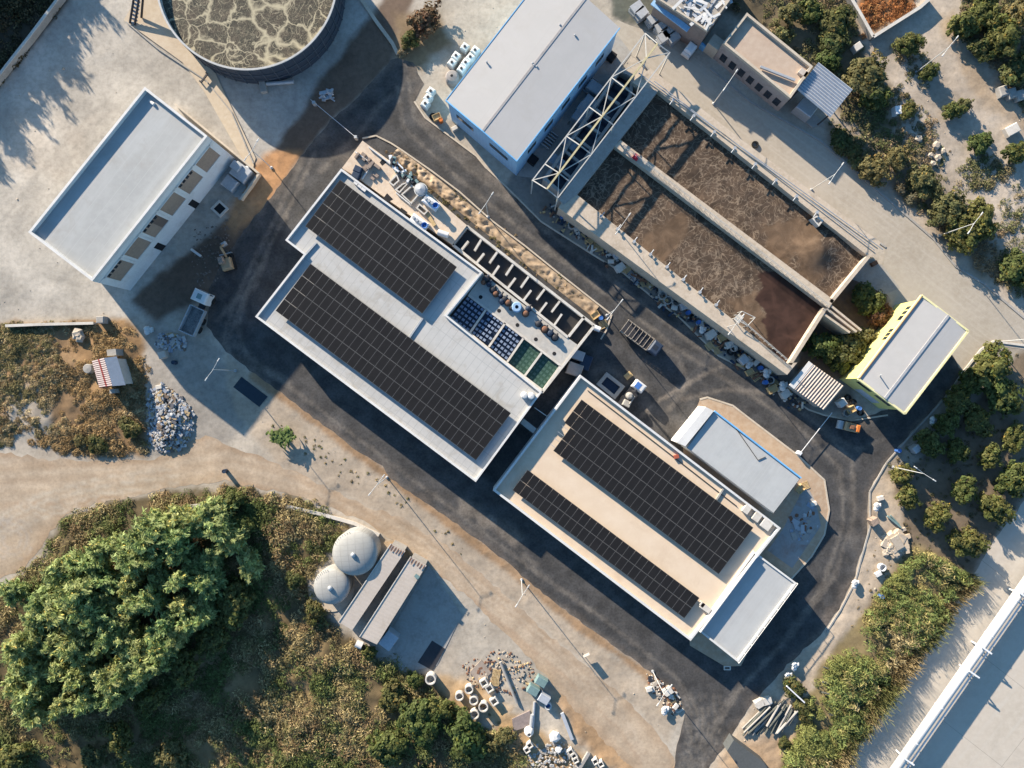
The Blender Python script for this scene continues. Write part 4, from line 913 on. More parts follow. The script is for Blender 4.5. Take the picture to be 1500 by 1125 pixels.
for a, b in (((1215, 446), (1262, 484)), ((1211, 452), (1255, 486)), ((1207, 460), (1245, 487))): wl(mb, a, b, .3, 0, zb-.1)
mb.build('outlet_channel', M['concrete'], ab)
MB().prism(PP([(1214, 446), (1262, 484), (1246, 488), (1207, 458)], 3.4), 0, 3.4).build('channel_bed', mat('brown_bed', (.24, .18, .14)), ab)
def sludge(poly, smooths, tans):
    q = PP(poly, zl); x0 = min(p[0] for p in q); x1 = max(p[0] for p in q)
    n, m_ = 150, 60; A, B_, Cc, D = [np.array(p) for p in q]      # A-B long side, D-C long side
    s = np.linspace(0, 1, n)[:, None, None]; t = np.linspace(0, 1, m_)[None, :, None]
    p = (A*(1-s)+B_*s)*(1-t)+(D*(1-s)+Cc*s)*t; p = p.reshape(-1, 2)
    k = .1*(H-zl)/H; gx = p[:, 0]/k+750; gy = 562.5-p[:, 1]/k
    wb = (fbm(p[:, 0]*.45, p[:, 1]*.45, 11, 5)-.5)*26
    c = np.tile(np.array([.108, .074, .051]), (len(p), 1)); sm = np.ones(len(p))
    def put(pl, colr, smv, soft=2.0, amp=1.):
        f = sstep(sdist(gx, gy, pl)+wb*amp, -soft, soft); c[:] = c*(1-f[:, None])+np.array(colr)*f[:, None]; sm[:] = sm*(1-f)+smv*f
    for pl in tans: put(pl, (.17, .110, .068), .15, 6)
    for pl in smooths: put(pl, (.062, .032, .023), 0.0, 1.2)
    c *= (.58+.36*fbm(p[:, 0]*.3, p[:, 1]*.3, 21))[:, None]
    c *= (.72+.5*fbm(p[:, 0]*.9, p[:, 1]*.9, 27))[:, None]
    mound = np.exp(-((gx-1196)**2+(gy-366)**2)/700.)*1.0
    z = zl+mound+np.where(sm > .5, 1, .3)*(fbm(p[:, 0]*.8, p[:, 1]*.8, 31)-.5)*.16
    idx = np.arange(n*m_).reshape(n, m_)
    qd = np.stack([idx[:-1, :-1].ravel(), idx[1:, :-1].ravel(), idx[1:, 1:].ravel(), idx[:-1, 1:].ravel()], 1)
    me = np_mesh('water', np.column_stack([p, z]), qd, c, True, ('smooth', sm))
    if me.polygons[0].normal.z < 0: me.flip_normals()
    me.materials.append(M['sludge']); o = bpy.data.objects.new('water', me); col.objects.link(o); o['kind'] = 'structure'
sludge([(843, 285), (1154, 533), (1210, 452), (899, 214)],
       [[(1116, 405), (1150, 395), (1215, 450), (1150, 540), (1125, 500), (1120, 462), (1102, 440)]],
       [[(960, 330), (1000, 310), (1010, 340), (970, 380), (940, 360)], [(1060, 440), (1110, 420), (1140, 500), (1110, 500)]])
sludge([(909, 206), (1218, 443), (1273, 377), (964, 133)],
       [], [[(1120, 330), (1170, 320), (1200, 345), (1150, 390), (1120, 370)], [(1165, 345), (1190, 330), (1210, 400), (1190, 425), (1170, 400)]])
mb = MB()                                             # low handrails and pipes along the walkways
for (a, b, o) in (((935, 108), (1292, 366), 0), ((958, 120), (1280, 367), 0)):
    mb.path([(*P(*a, zb), zb+.25), (*P(*b, zb), zb+.25)], .07)
mb.build('pipe', M['metal_grey'], ab)
mb = MB()
for (a, b, n) in (((912, 216), (1210, 447), 40), ((1075, 462), (1150, 527), 12)):
    for z in (.55, 1.0): mb.path([(*P(*a, zb), zb+z), (*P(*b, zb), zb+z)], .035, 5)
    for i in range(n+1): c = lerp(a, b, i/n); mb.tube((*P(*c, zb), zb), (*P(*c, zb), zb+1.0), .035, n=5)
mb.build('railing', M['steel_white'], ab)
aer = []
for row, a, b, n, zz in (('far upper right', (985, 148), (1195, 312), 8, zb), ('lower left', (880, 318), (1048, 447), 8, zb)):
    for i in range(n):
        c = lerp(a, b, i/(n-1)); b0 = (*P(*c, zz), zz)
        root = thing('valve_stand', 'small pale valve stand on the %s basin walkway, %s from the truss frame' % (row, nth(i)), 'valve', b0, 0, 'valve stands along the basin walkways')
        s_ = 1 if row[0] == 'l' else -1
        MB().tube(b0, (b0[0], b0[1], zz+.5), .06).tube((b0[0], b0[1], zz+.35), (b0[0]+V.x*.8*s_, b0[1]+V.y*.8*s_, zz+.35), .07).build('pipe', M['metal_grey'], root)
        MB().lathe((b0[0], b0[1], zz+.48), [(.0, 0), (.22, 0), (.22, .07), (0, .07)], 12).build('handwheel', M['metal_grey'], root)
        MB().box((b0[0], b0[1], zz), (.4, .35, .12), ANG).build('plinth', M['conc_grey'], root)
tag(MB().box((*P(931, 231, zb), zb), (.8, .7, .55), ANG, bev=.08).build('tool_chest', M['red']), 'red box on the divider wall between the two brown basins', 'box')
wk = thing('jetty', 'small pale steel platform jutting over the dark end of the lower brown basin', 'platform', (*P(1090, 468, zb), zb))
mb = MB()
JP = [(1073, 467), (1084, 457), (1103, 466), (1092, 478)]
for a, b in zip(JP, JP[1:]+JP[:1]): mb.path([(*P(*a, zb), zb+.9), (*P(*b, zb), zb+.9)], .05); mb.tube((*P(*a, zb), zl), (*P(*a, zb), zb+.9), .05)
mb.build('railing', M['steel_white'], wk); MB().prism(PP([(1075, 468), (1083, 460), (1090, 464), (1082, 475)], zb), zb-.1, zb).build('deck', M['conc_pale'], wk)
box_ = PP([(1189, 320), (1196, 316), (1206, 323), (1199, 332)], zb)
tag(MB().ring(ccw(box_), .2, 2.6, zb+.1).prism(inset(ccw(box_), .2), 2.6, zb-.3).build('inlet_box', M['conc_pale']), 'small square concrete box set in the far edge of the upper brown basin', 'box')

# inlet channel with the steel truss frame above it
ic = thing('inlet_channel', 'deep dark channel crossed by concrete beams below the steel truss frame', 'channel', (*P(870, 190), 0))
ICP = ccw(PP([(908, 98), (930, 110), (926, 140), (822, 285), (795, 262)], 3.0))
MB().ring(ICP, .45, 0, 3.0).build('wall', M['conc_grey'], ic)
MB().poly(inset(ICP, .3), 1.2).build('water', M['dark_water'], ic)
mb = MB()
for i in range(7): t = (i+.6)/7.4; wl(mb, lerp((908, 104), (802, 258), t), lerp((930, 118), (826, 278), t), .35, 2.4, 2.8)
mb.build('beam', M['conc_grey'], ic)
mb = MB()
for (x, y) in ((872, 128), (866, 150), (857, 160), (850, 172), (835, 210), (815, 236)): mb.box((*P(x, y, 2.4), 1.2), (2.2, 1.5, 1.4), ANG, bev=.1)
mb.build('screen', mat('dim_screen', (.20, .25, .29)), ic)
tf = thing('truss_frame', 'long open frame of pale steel members with a yellow ridge beam over the dark channel', 'steel frame', (*P(870, 170), 0))
zA, zB = 6.6, 7.1
def Lp(t): return lerp((945, 49), (780, 264), t)
def Rp(t): return lerp((981, 77), (817, 290), t)
def Mp(t): return lerp((963, 64), (801, 277), t)
def p3(c, z): return (*P(*c, z), z)
for f_ in (Lp, Rp): MB().beam(p3(f_(0), zA), p3(f_(1), zA), .15).build('side_beam', M['steel_white'], tf)
MB().beam(p3(Mp(0), zB), p3(Mp(1), zB), .24).build('ridge_beam', M['steel_yellow'], tf)
for t_ in (0, .3, .5, .7, .89, 1): MB().beam(p3(Lp(t_), zA), p3(Mp(t_), zB), .13).beam(p3(Mp(t_), zB), p3(Rp(t_), zA), .13).build('cross_beam', M['steel_white'], tf)
for m_, e_ in ((.1, 0), (.1, .3), (.5, .3), (.5, .7), (.89, .7), (.89, 1)):
    for f_ in (Lp, Rp): MB().beam(p3(Mp(m_), zB), p3(f_(e_), zA), .11).build('brace', M['steel_white'], tf)
for t_ in (0, .5, 1):
    for f_ in (Lp, Rp): b_ = p3(f_(t_), zA); MB().beam((b_[0], b_[1], 0), b_, .17).build('post', M['steel_white'], tf)
# yard strip between hall and channel
MB().poly(PP([(757, 258), (905, 52), (925, 78), (795, 262)]), .035).build('concrete_slab', M['conc_grey'], kind='structure')
for nm, (x, y) in (('upper', (894, 80)), ('lower', (779, 232))):
    tag(MB().box((*P(x, y, .8), .04), (1.6, 1.3, .8), ANG, bev=.05).build('hatch', M['dark']), '%s of the two square dark hatches between the blue hall and the truss frame' % nm, 'hatch')
for nm, (x, y) in (('upper', (870, 115)), ('lower', (812, 196))):
    mb = MB()
    for i in range(6): p_ = Vector(P(x, y, .5))-V*(.45*i); mb.beam((p_.x-U.x*.7, p_.y-U.y*.7, .4), (p_.x+U.x*.7, p_.y+U.y*.7, .4), .12, .5)
    tag(mb.build('pipe_rack', M['metal_grey']), '%s of the two grey pipe racks in the shade along the blue hall' % nm, 'rack')

# ------------------------------------------------------------------ vehicles
def wheels(root, spots, r, w_):
    for (x, y) in spots:
        MB().tube((root.location.x+x, root.location.y+y-w_/2, root.location.z+r), (root.location.x+x, root.location.y+y+w_/2, root.location.z+r), r, n=16).build('wheel', M['tyre'], root)
def place(root, px, py, heading_px, z=0.06):
    x, y = P(px, py, 0); root.location = (x, y, z); root.rotation_euler = (0, 0, math.atan2(-heading_px[1], heading_px[0]))
# dump truck (built along +x at the origin)
t = thing('dump_truck', 'white cab dump truck with open grey load bed parked on the rubble in shade', 'truck')
MB().box((2.35, 0, .75), (1.7, 2.25, 2.0), 0, bev=.22).build('cab', M['white_paint'], t)
MB().box((2.35, 0, 2.752), (.75, .7, .05), 0).build('roof_hatch', M['teal'], t)
MB().box((3.21, 0, 1.75), (.04, 1.9, .75), 0).build('windscreen', M['glass_dark'], t)
mb = MB(); mb.box((-1.35, 0, .95), (4.0, 2.2, .12)); mb.build('bed_floor', mat('muddy_bed', (.22, .215, .20), (.12, .12, .12), (.34, .33, .31), scale=1.5, fine=5, stain=(2, (.08, .08, .08), .7)), t)
mb = MB()
for y in (-1.12, 1.12): mb.beam((-3.35, y, 1.45), (.65, y, 1.45), .1, .9)
for x in (-3.35, .65): mb.beam((x, -1.12, 1.45), (x, 1.12, 1.45), .1, .9)
mb.build('bed_side', M['metal_grey'], t)
mb = MB(); mb.box((0, 0, .5), (6.2, .9, .3)); mb.build('chassis', M['steel_dark'], t)
wheels(t, [(2.4, 1.0), (2.4, -1.0), (-1.0, 1.0), (-1.0, -1.0), (-2.3, 1.0), (-2.3, -1.0)], .5, .4)
for y in (-1.3, 1.3): MB().box((3.1, y, 1.9), (.12, .25, .5)).build('mirror', M['steel_dark'], t)
place(t, 295, 459, (20, -44))
# stake-bed truck
t = thing('stake_truck', 'dark truck with slatted open bed standing on the sunlit asphalt', 'truck')
MB().box((2.3, 0, .6), (1.5, 1.9, 1.5), 0, bev=.2).build('cab', M['navy'], t)
MB().box((2.2, 0, 2.101), (.7, .7, .02)).build('roof_hatch', M['glass_dark'], t)
MB().box((-.9, 0, .8), (4.6, 2.0, .1)).build('bed_floor', M['steel_dark'], t)
mb = MB()
for y in (-1, 1):
    for z in (1.0, 1.3, 1.6): mb.beam((-3.2, y, z), (1.4, y, z), .06, .12)
for i in range(8):
    x = -3.2+i*.657
    for y in (-1, 1): mb.beam((x, y, .8), (x, y, 1.7), .07)
    mb.beam((x, -1, 1.68), (x, 1, 1.68), .07)
mb.build('stake_side', mat('stake', (.36, .31, .25)), t)
MB().box((-.3, 0, .45), (5.4, .8, .3)).build('chassis', M['steel_dark'], t)
wheels(t, [(2.2, .85), (2.2, -.85), (-1.8, .85), (-1.8, -.85)], .42, .35); place(t, 938, 497, (44, 33))
# mixer truck
t = thing('small_truck', 'small truck with blue and white cab and grey bed machinery beside the square pit', 'truck')
MB().box((1.3, 0, .5), (1.3, 1.7, 1.6), 0, bev=.2).build('cab', M['white_paint'], t)
MB().box((1.25, .25, 2.101), (.9, .8, .03)).build('roof_panel', M['blue'], t)
MB().box((1.96, 0, 1.3), (.03, 1.4, .6)).build('windscreen', M['glass_dark'], t)
MB().box((-.9, 0, .55), (3.0, 1.6, .2)).build('bed', M['steel_dark'], t)
mb = MB(); mb.lathe((-.6, .2, .75), [(.3, 0), (.55, .4), (.5, .9), (.25, 1.1), (.0, 1.1)], 14); mb.box((-1.7, -.2, .75), (.9, 1.1, .7), .2, bev=.08); mb.tube((-.2, -.5, 1.0), (-1.6, -.5, 1.6), .12); mb.build('machinery', mat('grey_gear', (.33, .31, .28)), t)
MB().tube((.2, .3, 1.5), (.35, .1, 3.2), .18).build('exhaust_stack', M['steel_dark'], t)
wheels(t, [(1.3, .75), (1.3, -.75), (-1.4, .75), (-1.4, -.75)], .38, .3); place(t, 925, 576, (22, -28))
# loader
t = thing('road_roller', 'small tan and orange machine parked in the shade beside the corrugated shed', 'road machine')
MB().box((.1, 0, .5), (2.0, 1.25, .8), 0, bev=.15).build('body', M['beige_machine'], t)
MB().box((.95, 0, .8), (.6, 1.1, .62), 0, bev=.12).build('engine_hood', M['orange'], t)
MB().box((.0, 0, 1.3), (.7, .6, .25), 0, bev=.08).build('seat', M['rust'], t)
MB().tube((-1.35, -.6, .5), (-1.35, .6, .5), .5, n=20).build('drum', M['metal_grey'], t)
mb = MB(); mb.beam((-1.35, -.68, .6), (-.6, -.68, .8), .1); mb.beam((-1.35, .68, .6), (-.6, .68, .8), .1); mb.build('fork', M['steel_dark'], t)
wheels(t, [(.8, .62), (.8, -.62)], .5, .3); place(t, 1241, 625, (40, 10))
# excavator
t = thing('mini_excavator', 'small brown excavator with its arm folded at the edge of the dark asphalt', 'excavator')
for y in (-.75, .75): MB().box((0, y, 0), (2.3, .42, .55), 0, bev=.15).build('track', M['tyre'], t)
MB().box((-.3, 0, .6), (1.7, 1.5, .9), 0, bev=.2).build('body', M['beige_machine'], t)
MB().box((.2, .35, 1.5), (1.0, .75, .75), 0, bev=.12).build('cab', M['brown_panel'], t)
mb = MB(); mb.beam((.6, -.3, 1.2), (1.9, -.3, 2.5), .25); mb.beam((1.9, -.3, 2.5), (2.6, -.3, 1.0), .2); mb.build('arm', M['beige_machine'], t)
MB().box((2.7, -.3, .45), (.6, .7, .6), .3, bev=.12).build('bucket', M['metal_grey'], t)
MB().beam((1.35, -.9, .35), (1.35, .9, .35), .12, .5).build('blade', M['metal_grey'], t); place(t, 336, 386, (-6, -22))
# little utility car
t = thing('utility_car', 'tiny white utility car in the shade below the scrap-roofed building', 'car')
MB().box((0, 0, .3), (2.5, 1.35, .7), 0, bev=.2).build('body', M['white_paint'], t)
MB().box((-.1, 0, 1.0), (1.6, 1.2, .5), 0, bev=.2).build('roof', M['metal_white'], t)
MB().box((.82, 0, 1.0), (.1, 1.0, .35)).build('windscreen', M['glass_dark'], t)
wheels(t, [(.8, .6), (.8, -.6), (-.8, .6), (-.8, -.6)], .3, .2); place(t, 1009, 76, (13, -17))

# ------------------------------------------------------------------ water cubes beside the hall
proto = None
IB = [(681, 69, 'sunlit pale water cube at the top of the two rows beside the blue hall'), (696, 74, 'pale water cube touching the blue hall, topmost of its row'), (689, 84, 'pale water cube second from the top in the row along the blue hall'),
      (682, 92, 'pale water cube third from the top in the row along the blue hall'), (676, 101, 'pale water cube at the bottom of the row along the hall, by the round vessel'), (668, 82, 'upper cube of the shaded pair left of the hall row'),
      (662, 92, 'lower cube of the shaded pair left of the hall row'), (631, 134, 'top cube of the three standing at the road kerb'), (627, 143, 'middle cube of the three standing at the road kerb'), (623, 152, 'bottom cube of the three standing at the road kerb')]
for x, y, lab in IB:
    if proto is None:
        proto = t = thing('water_cube', lab, 'water tank', (0, 0, 0), 0, 'white water cubes by the blue hall')
        MB().box((0, 0, .18), (1.1, 1.0, 1.0), 0, bev=.14).build('bottle', mat('white_tank_plastic', (.66, .68, .64)), t)
        MB().lathe((0, 0, 1.17), [(.2, 0), (.2, .08), (0, .08)], 14).build('cap', M['steel_dark'], t)
        MB().box((0, 0, 0), (1.15, 1.05, .16)).build('pallet', M['metal_grey'], t)
        mb = MB()
        for sx in (-.56, .56):
            for sy in (-.51, .51): mb.tube((sx, sy, .1), (sx, sy, 1.1), .02, n=5)
        for z in (.5, .85): mb.path([(-.57, -.52, z), (.57, -.52, z), (.57, .52, z), (-.57, .52, z), (-.57, -.52, z)], .02, 5)
        mb.build('cage', M['metal_grey'], t); o = t
    else: o = copy_tree(proto); o['label'] = lab
    o.location = (*P(x, y, 1), .02); o.rotation_euler.z = -ANG*0+math.atan2(-V.y, -V.x)+rnd.uniform(-.06, .06)
c = P(662, 112, 1.5)
root = thing('round_hopper', 'round grey brown vessel with dark opening next to the white water cubes', 'tank', (*c, 0))
MB().lathe((*c, 0), [(1.0, 0), (1.0, 1.3), (.75, 1.7), (.2, 1.8)], 24).build('body', mat('grey_brown_vessel', (.28, .25, .23)), root); MB().lathe((*c, 1.8), [(.2, 0), (0, .02)], 12).build('opening', M['dark'], root)

# ------------------------------------------------------------------ street lamps with two arms
def lamp(name='street_lamp'):
    t = thing(name, None, 'lamp', (0, 0, 0), 0, 'double armed street lamps')
    MB().tube((0, 0, 0), (0, 0, 7.6), .07, .04, 10).build('pole', M['lamp_grey'], t)
    MB().lathe((0, 0, 0), [(.22, 0), (.22, .15), (.1, .2)], 12).build('base_plate', M['metal_grey'], t)
    for s_ in (-1, 1):
        MB().tube((0, 0, 7.45), (s_*1.35, 0, 7.75), .035).build('arm', M['lamp_grey'], t)
        MB().box((s_*1.55, 0, 7.7), (.5, .15, .10), 0, bev=.03).build('lamp_head', M['lamp_grey'], t)
    return t
LP = [(567, 699, 'V', 'white lamp on the soil strip below the long solar field'), (764, 849, 'V', 'white lamp beside the road below the left corner of the tan-roofed building'), (956, 983, 'V', 'white lamp among the debris at the lower end of the asphalt'),
      (715, 318, 'V', 'white lamp on the kerb right of the sunlit tan platform'), (900, 346, 'V', 'white lamp against the lower left basin walkway near the truss frame'), (1053, 482, 'V', 'white lamp in the junk row halfway along the brown basins'),
      (345, 543, 'V', 'white lamp in shade next to the dark rectangular membrane'), (1188, 278, 'V', 'white lamp standing on the concrete road in the shade edge right of the upper basin'), (1376, 345, 'V', 'white lamp over the large trees beside the concrete road'),
      (1342, 106, 'V', 'white lamp among small trees at the far upper right'), (1308, 684, 'D', 'white lamp at the road corner left of the orchard'), (1456, 501, 'V', 'white lamp leaning over the right edge of the photo'),
      (398, 246, 'V', 'white lamp on the orange soil beside the yard of the white warehouse'), (1045, 152, 'V', 'white lamp on the concrete road left of the sandy-roofed building'), (889, 462, 'V', 'white lamp at the kerb corner beyond the zigzag channel')]
proto = None
for x, y, o_, lab in LP:
    if proto is None: proto = o = lamp()
    else: o = copy_tree(proto)
    o['label'] = lab; o.location = (*P(x, y), .03); o.rotation_euler.z = {'V': math.atan2(V.y, V.x), 'D': -.55}[o_]+rnd.uniform(-.08, .08)
bp = thing('boom_barrier', 'long thin white boom barrier across the asphalt between the island kerb and the corrugated shed', 'barrier', (*P(1168, 663), .05))
MB().box((*P(1168, 663), .05), (.5, .5, 1.0), ANG, bev=.05).build('post', M['metal_white'], bp)
MB().beam((*P(1167, 664), 1.0), (*P(1214, 604), 1.05), .07).build('boom', M['metal_white'], bp)
bp = thing('gate_rail', 'thin pale barrier rail across the earth strip between the round tank and the tan platform', 'barrier', (*P(458, 150), .05))
MB().beam((*P(458, 150), 1.0), (*P(525, 206), 1.0), .05).build('rail', M['metal_white'], bp)
mb = MB(); mb.box((*P(462, 154), 0), (.4, .4, 1.1)); mb.box((*P(523, 204), 0), (.4, .4, 1.1)); mb.build('post', M['metal_grey'], bp)
eq = thing('trench_roller', 'grey metal equipment pile on the dark earth strip below the round tank', 'equipment', (*P(480, 140), .05))
mb = MB()
for i in range(16): mb.beam((*P(480+rnd.uniform(-10, 10), 140+rnd.uniform(-9, 9)), rnd.uniform(.1, .7)), (*P(480+rnd.uniform(-12, 12), 140+rnd.uniform(-10, 10)), rnd.uniform(.1, .9)), rnd.uniform(.12, .3))
mb.build('frame', M['metal_grey'], eq)
tag(MB().tube((*P(282, 366), .4), (*P(296, 376), .4), .18, n=10).build('pipe', M['white_paint']), 'short white pipe lying on the dark ground near the excavator', 'pipe')
tag(MB().prism(PP([(342, 567), (354, 552), (392, 581), (380, 596)]), -.05, .09).build('membrane_sheet', M['tarp']), 'flat dark rectangle of membrane on the shaded gravel', 'sheet')
sp = thing('settling_pit', 'square open pit with grey kerb beside the tan-roofed building', 'pit', (*P(893, 565), 0))
MB().ring(ccw(PP([(888, 545), (915, 566), (900, 585), (873, 563)])), .5, 0, .5).build('kerb', M['conc_grey'], sp)
MB().poly(PP([(888, 550), (909, 566), (899, 580), (879, 564)]), .1).build('water', M['dark_water'], sp)
tag(MB().box((*P(921, 550, .6), .06), (1.1, .8, .3), .7).box((*P(921, 550, .6), .36), (.9, .12, .12), .7).box((*P(920, 551, .6), .36), (.12, .6, .12), .7).build('crate', M['wood']), 'yellow timber crate at the shade edge above the small truck', 'crate')
for i, (x, y, a, c_, z, m_) in enumerate(((846, 520, 2.0, 1.4, 1.1, 'metal_grey'), (858, 531, 1.6, 2.2, .9, 'navy'), (842, 541, 2.2, 1.8, 1.4, 'corr_brown'))):
    tag(MB().box((*P(x, y, z), .06), (a, c_, z), ANG+.3, bev=.1).build('equipment_box', M[m_]), ('grey ribbed box in the shade at the right end of the grid basins', 'dark blue frame box in the shade beyond the grid basins', 'brownish box between the grid basins and the tan-roofed building')[i], 'box', 'boxes at the end of the grid basins')
tag(MB().tube((*P(869, 479, .6), .6), (*P(879, 483, .6), .6), .4, n=14).build('gas_bottle', M['metal_white']), 'short pale cylinder at the lower corner of the zigzag channel', 'cylinder')
tag(MB().ring(ccw(PP([(1060, 975), (1070, 975), (1070, 981), (1060, 981)])), .15, 0, .2).build('gully_frame', M['conc_pale']), 'small white gully frame on the dark asphalt below the grey annex', 'gully')

# ------------------------------------------------------------------ junk row below the basin wall and other loose goods
def pallet(m='wood'):
    t = MB()
    for i in range(6): t.box((0, -.5+i*.2, .12), (1.2, .13, .03))
    for x in (-.5, 0, .5): t.box((x, 0, 0), (.1, 1.1, .12))
    return t
def stack():
    t = MB()
    for k_ in range(4): t.box((rnd.uniform(-.08, .08), rnd.uniform(-.08, .08), .16*k_), (1.25, 1.0, .14), rnd.uniform(-.1, .1))
    return t
def drum(): return MB().lathe((0, 0, 0), [(.3, 0), (.31, .3), (.3, .32), (.31, .6), (.3, .88), (.27, .88), (.25, .84), (0, .84)], 16)
def ringm(r=.55, h_=.6): return MB().lathe((0, 0, 0), [(r, 0), (r, h_), (r*.76, h_), (r*.76, .05), (0, .05)], 24)
def sack():
    t = MB()
    for i in range(5): t.rock((rnd.uniform(-.3, .3), rnd.uniform(-.3, .3), .25+.1*i), .42, flat=.8)
    return t
def crate():
    t = MB(); t.ring(ccw([(-.6, -.45), (.6, -.45), (.6, .45), (-.6, .45)]), .06, 0, .7); t.box((0, 0, 0), (1.1, .8, .5)); return t
def pipes():
    t = MB()
    for i in range(5): t.tube((-1.1, -.3+.15*i, .08+.05*(i % 2)), (1.1, -.3+.15*i+rnd.uniform(-.1, .1), .1), .06, n=6)
    return t
def beamy(): return MB().beam((-1.3, 0, .25), (1.3, .1, .3), .25, .25).beam((-1, .4, .1), (.9, .3, .1), .18, .15)
KIND = {'pallet': (pallet, 'wood', 'pallet', 'yellow timber pallet'), 'stack': (stack, 'conc_pale', 'stack', 'stack of pale slabs'), 'drum': (drum, 'blue', 'drum', 'blue drum'),
        'ring': (ringm, 'conc_grey', 'concrete ring', 'grey concrete ring'), 'sack': (sack, 'white_paint', 'sack', 'lumpy white sack'), 'crate': (crate, 'wood', 'crate', 'open timber crate'),
        'pipe_bundle': (pipes, 'metal_grey', 'pipes', 'bundle of thin grey pipes'), 'scrap_beam': (beamy, 'rust', 'beam', 'rusty scrap beam'), 'cabinet': (lambda: MB().box((0, 0, 0), (1.1, 1.0, 1.2), 0, bev=.08), 'metal_grey', 'cabinet', 'grey metal cabinet'),
        'rubber_tyre': (lambda: MB().lathe((0, 0, 0), [(.28, .02), (.5, 0), (.55, .12), (.5, .25), (.28, .22)], 20), 'tyre', 'tyre', 'black tyre'), 'block': (lambda: MB().box((0, 0, 0), (.9, .6, .5), 0, bev=.05), 'conc_pale', 'block', 'pale concrete block')}
protoK = {}
def junk(kind, px, py, rz, label, z=.05, sc_=1.0, group='goods stored on the ground', m=None):
    f_, dm, cat, desc = KIND[kind]; key = (kind, m)
    if key not in protoK:
        o = f_().build(kind, M[m or dm]); b0 = Vector(o.location); o.data.transform(Matrix.Translation(b0)); protoK[key] = o
    else: o = protoK[key].copy(); col.objects.link(o)
    x, y = P(px, py, .4); o.location = (x, y, z); o.rotation_euler = (0, 0, rz); o.scale = (sc_,)*3
    return tag(o, label, cat, group)
JR = [('drum', 823, 318, 0), ('ring', 838, 330, 0), ('block', 845, 335, .3), ('pallet', 858, 343, .6), ('crate', 866, 352, .6), ('pallet', 877, 362, .4), ('cabinet', 903, 375, .6), ('block', 895, 383, .2), ('stack', 908, 392, .6), ('crate', 919, 394, .6),
      ('pipe_bundle', 928, 405, -.7), ('scrap_beam', 936, 408, -.6), ('pallet', 944, 413, .6), ('pallet', 953, 418, .9), ('ring', 970, 433, 0), ('ring', 978, 440, 0), ('ring', 990, 443, 0), ('block', 988, 451, 0), ('cabinet', 1001, 449, .5), ('drum', 1008, 458, 0),
      ('rubber_tyre', 1016, 465, 0), ('drum', 1023, 472, 0), ('sack', 1030, 483, 0), ('pipe_bundle', 1041, 476, .2), ('stack', 1041, 490, .5), ('block', 1052, 482, .5), ('crate', 1058, 494, .6), ('scrap_beam', 1063, 500, .9), ('pallet', 1040, 507, .7), ('pallet', 1052, 513, .3),
      ('ring', 1075, 510, 0), ('rubber_tyre', 1071, 515, 0), ('rubber_tyre', 1082, 519, 0), ('cabinet', 1087, 527, .6), ('stack', 1068, 505, .2), ('sack', 1098, 534, 0), ('crate', 1098, 545, .7), ('block', 1108, 531, .6), ('drum', 1113, 539, 0), ('sack', 1124, 546, 0), ('pallet', 1108, 552, .5),
      ('scrap_beam', 1116, 549, .6), ('ring', 1128, 557, 0), ('pallet', 1136, 563, .6), ('block', 1142, 570, .6), ('stack', 1150, 577, .6), ('drum', 1120, 560, 0), ('crate', 1131, 570, .5), ('sack', 1148, 565, 0)]
tot = {}
for k_, *_ in JR: tot[k_] = tot.get(k_, 0)+1
seen = {}
for k_, x, y, a in JR:
    i = seen.get(k_, 0); seen[k_] = i+1
    junk(k_, x, y, a+rnd.uniform(-.2, .2), '%s in the basin junk row, %s of %d from the truss' % (KIND[k_][3], nth(i), tot[k_]), group='%s in the junk row' % KIND[k_][2], sc_=rnd.uniform(.85, 1.15))
mb = MB()
for i in range(520):
    t_ = rnd.random(); c = lerp((800, 300), (1180, 592), t_); o = rnd.gauss(2, 7); x, y = P(c[0]-o*.6, c[1]+o*.8)
    if rnd.random() < .5: mb.rock((x, y, .06), rnd.uniform(.08, .28), rnd.randrange(5))
    else: mb.box((x, y, .06), (rnd.uniform(.15, 1.1), rnd.uniform(.1, .4), rnd.uniform(.08, .5)), rnd.random()*3, rnd.randrange(5))
tag(mb.build('loose_scrap', [M['conc_pale'], M['steel_dark'], M['wood'], M['navy'], M['rust']], kind='stuff'), 'small scrap and rubble strewn along the foot of the basin walkway', 'scrap')
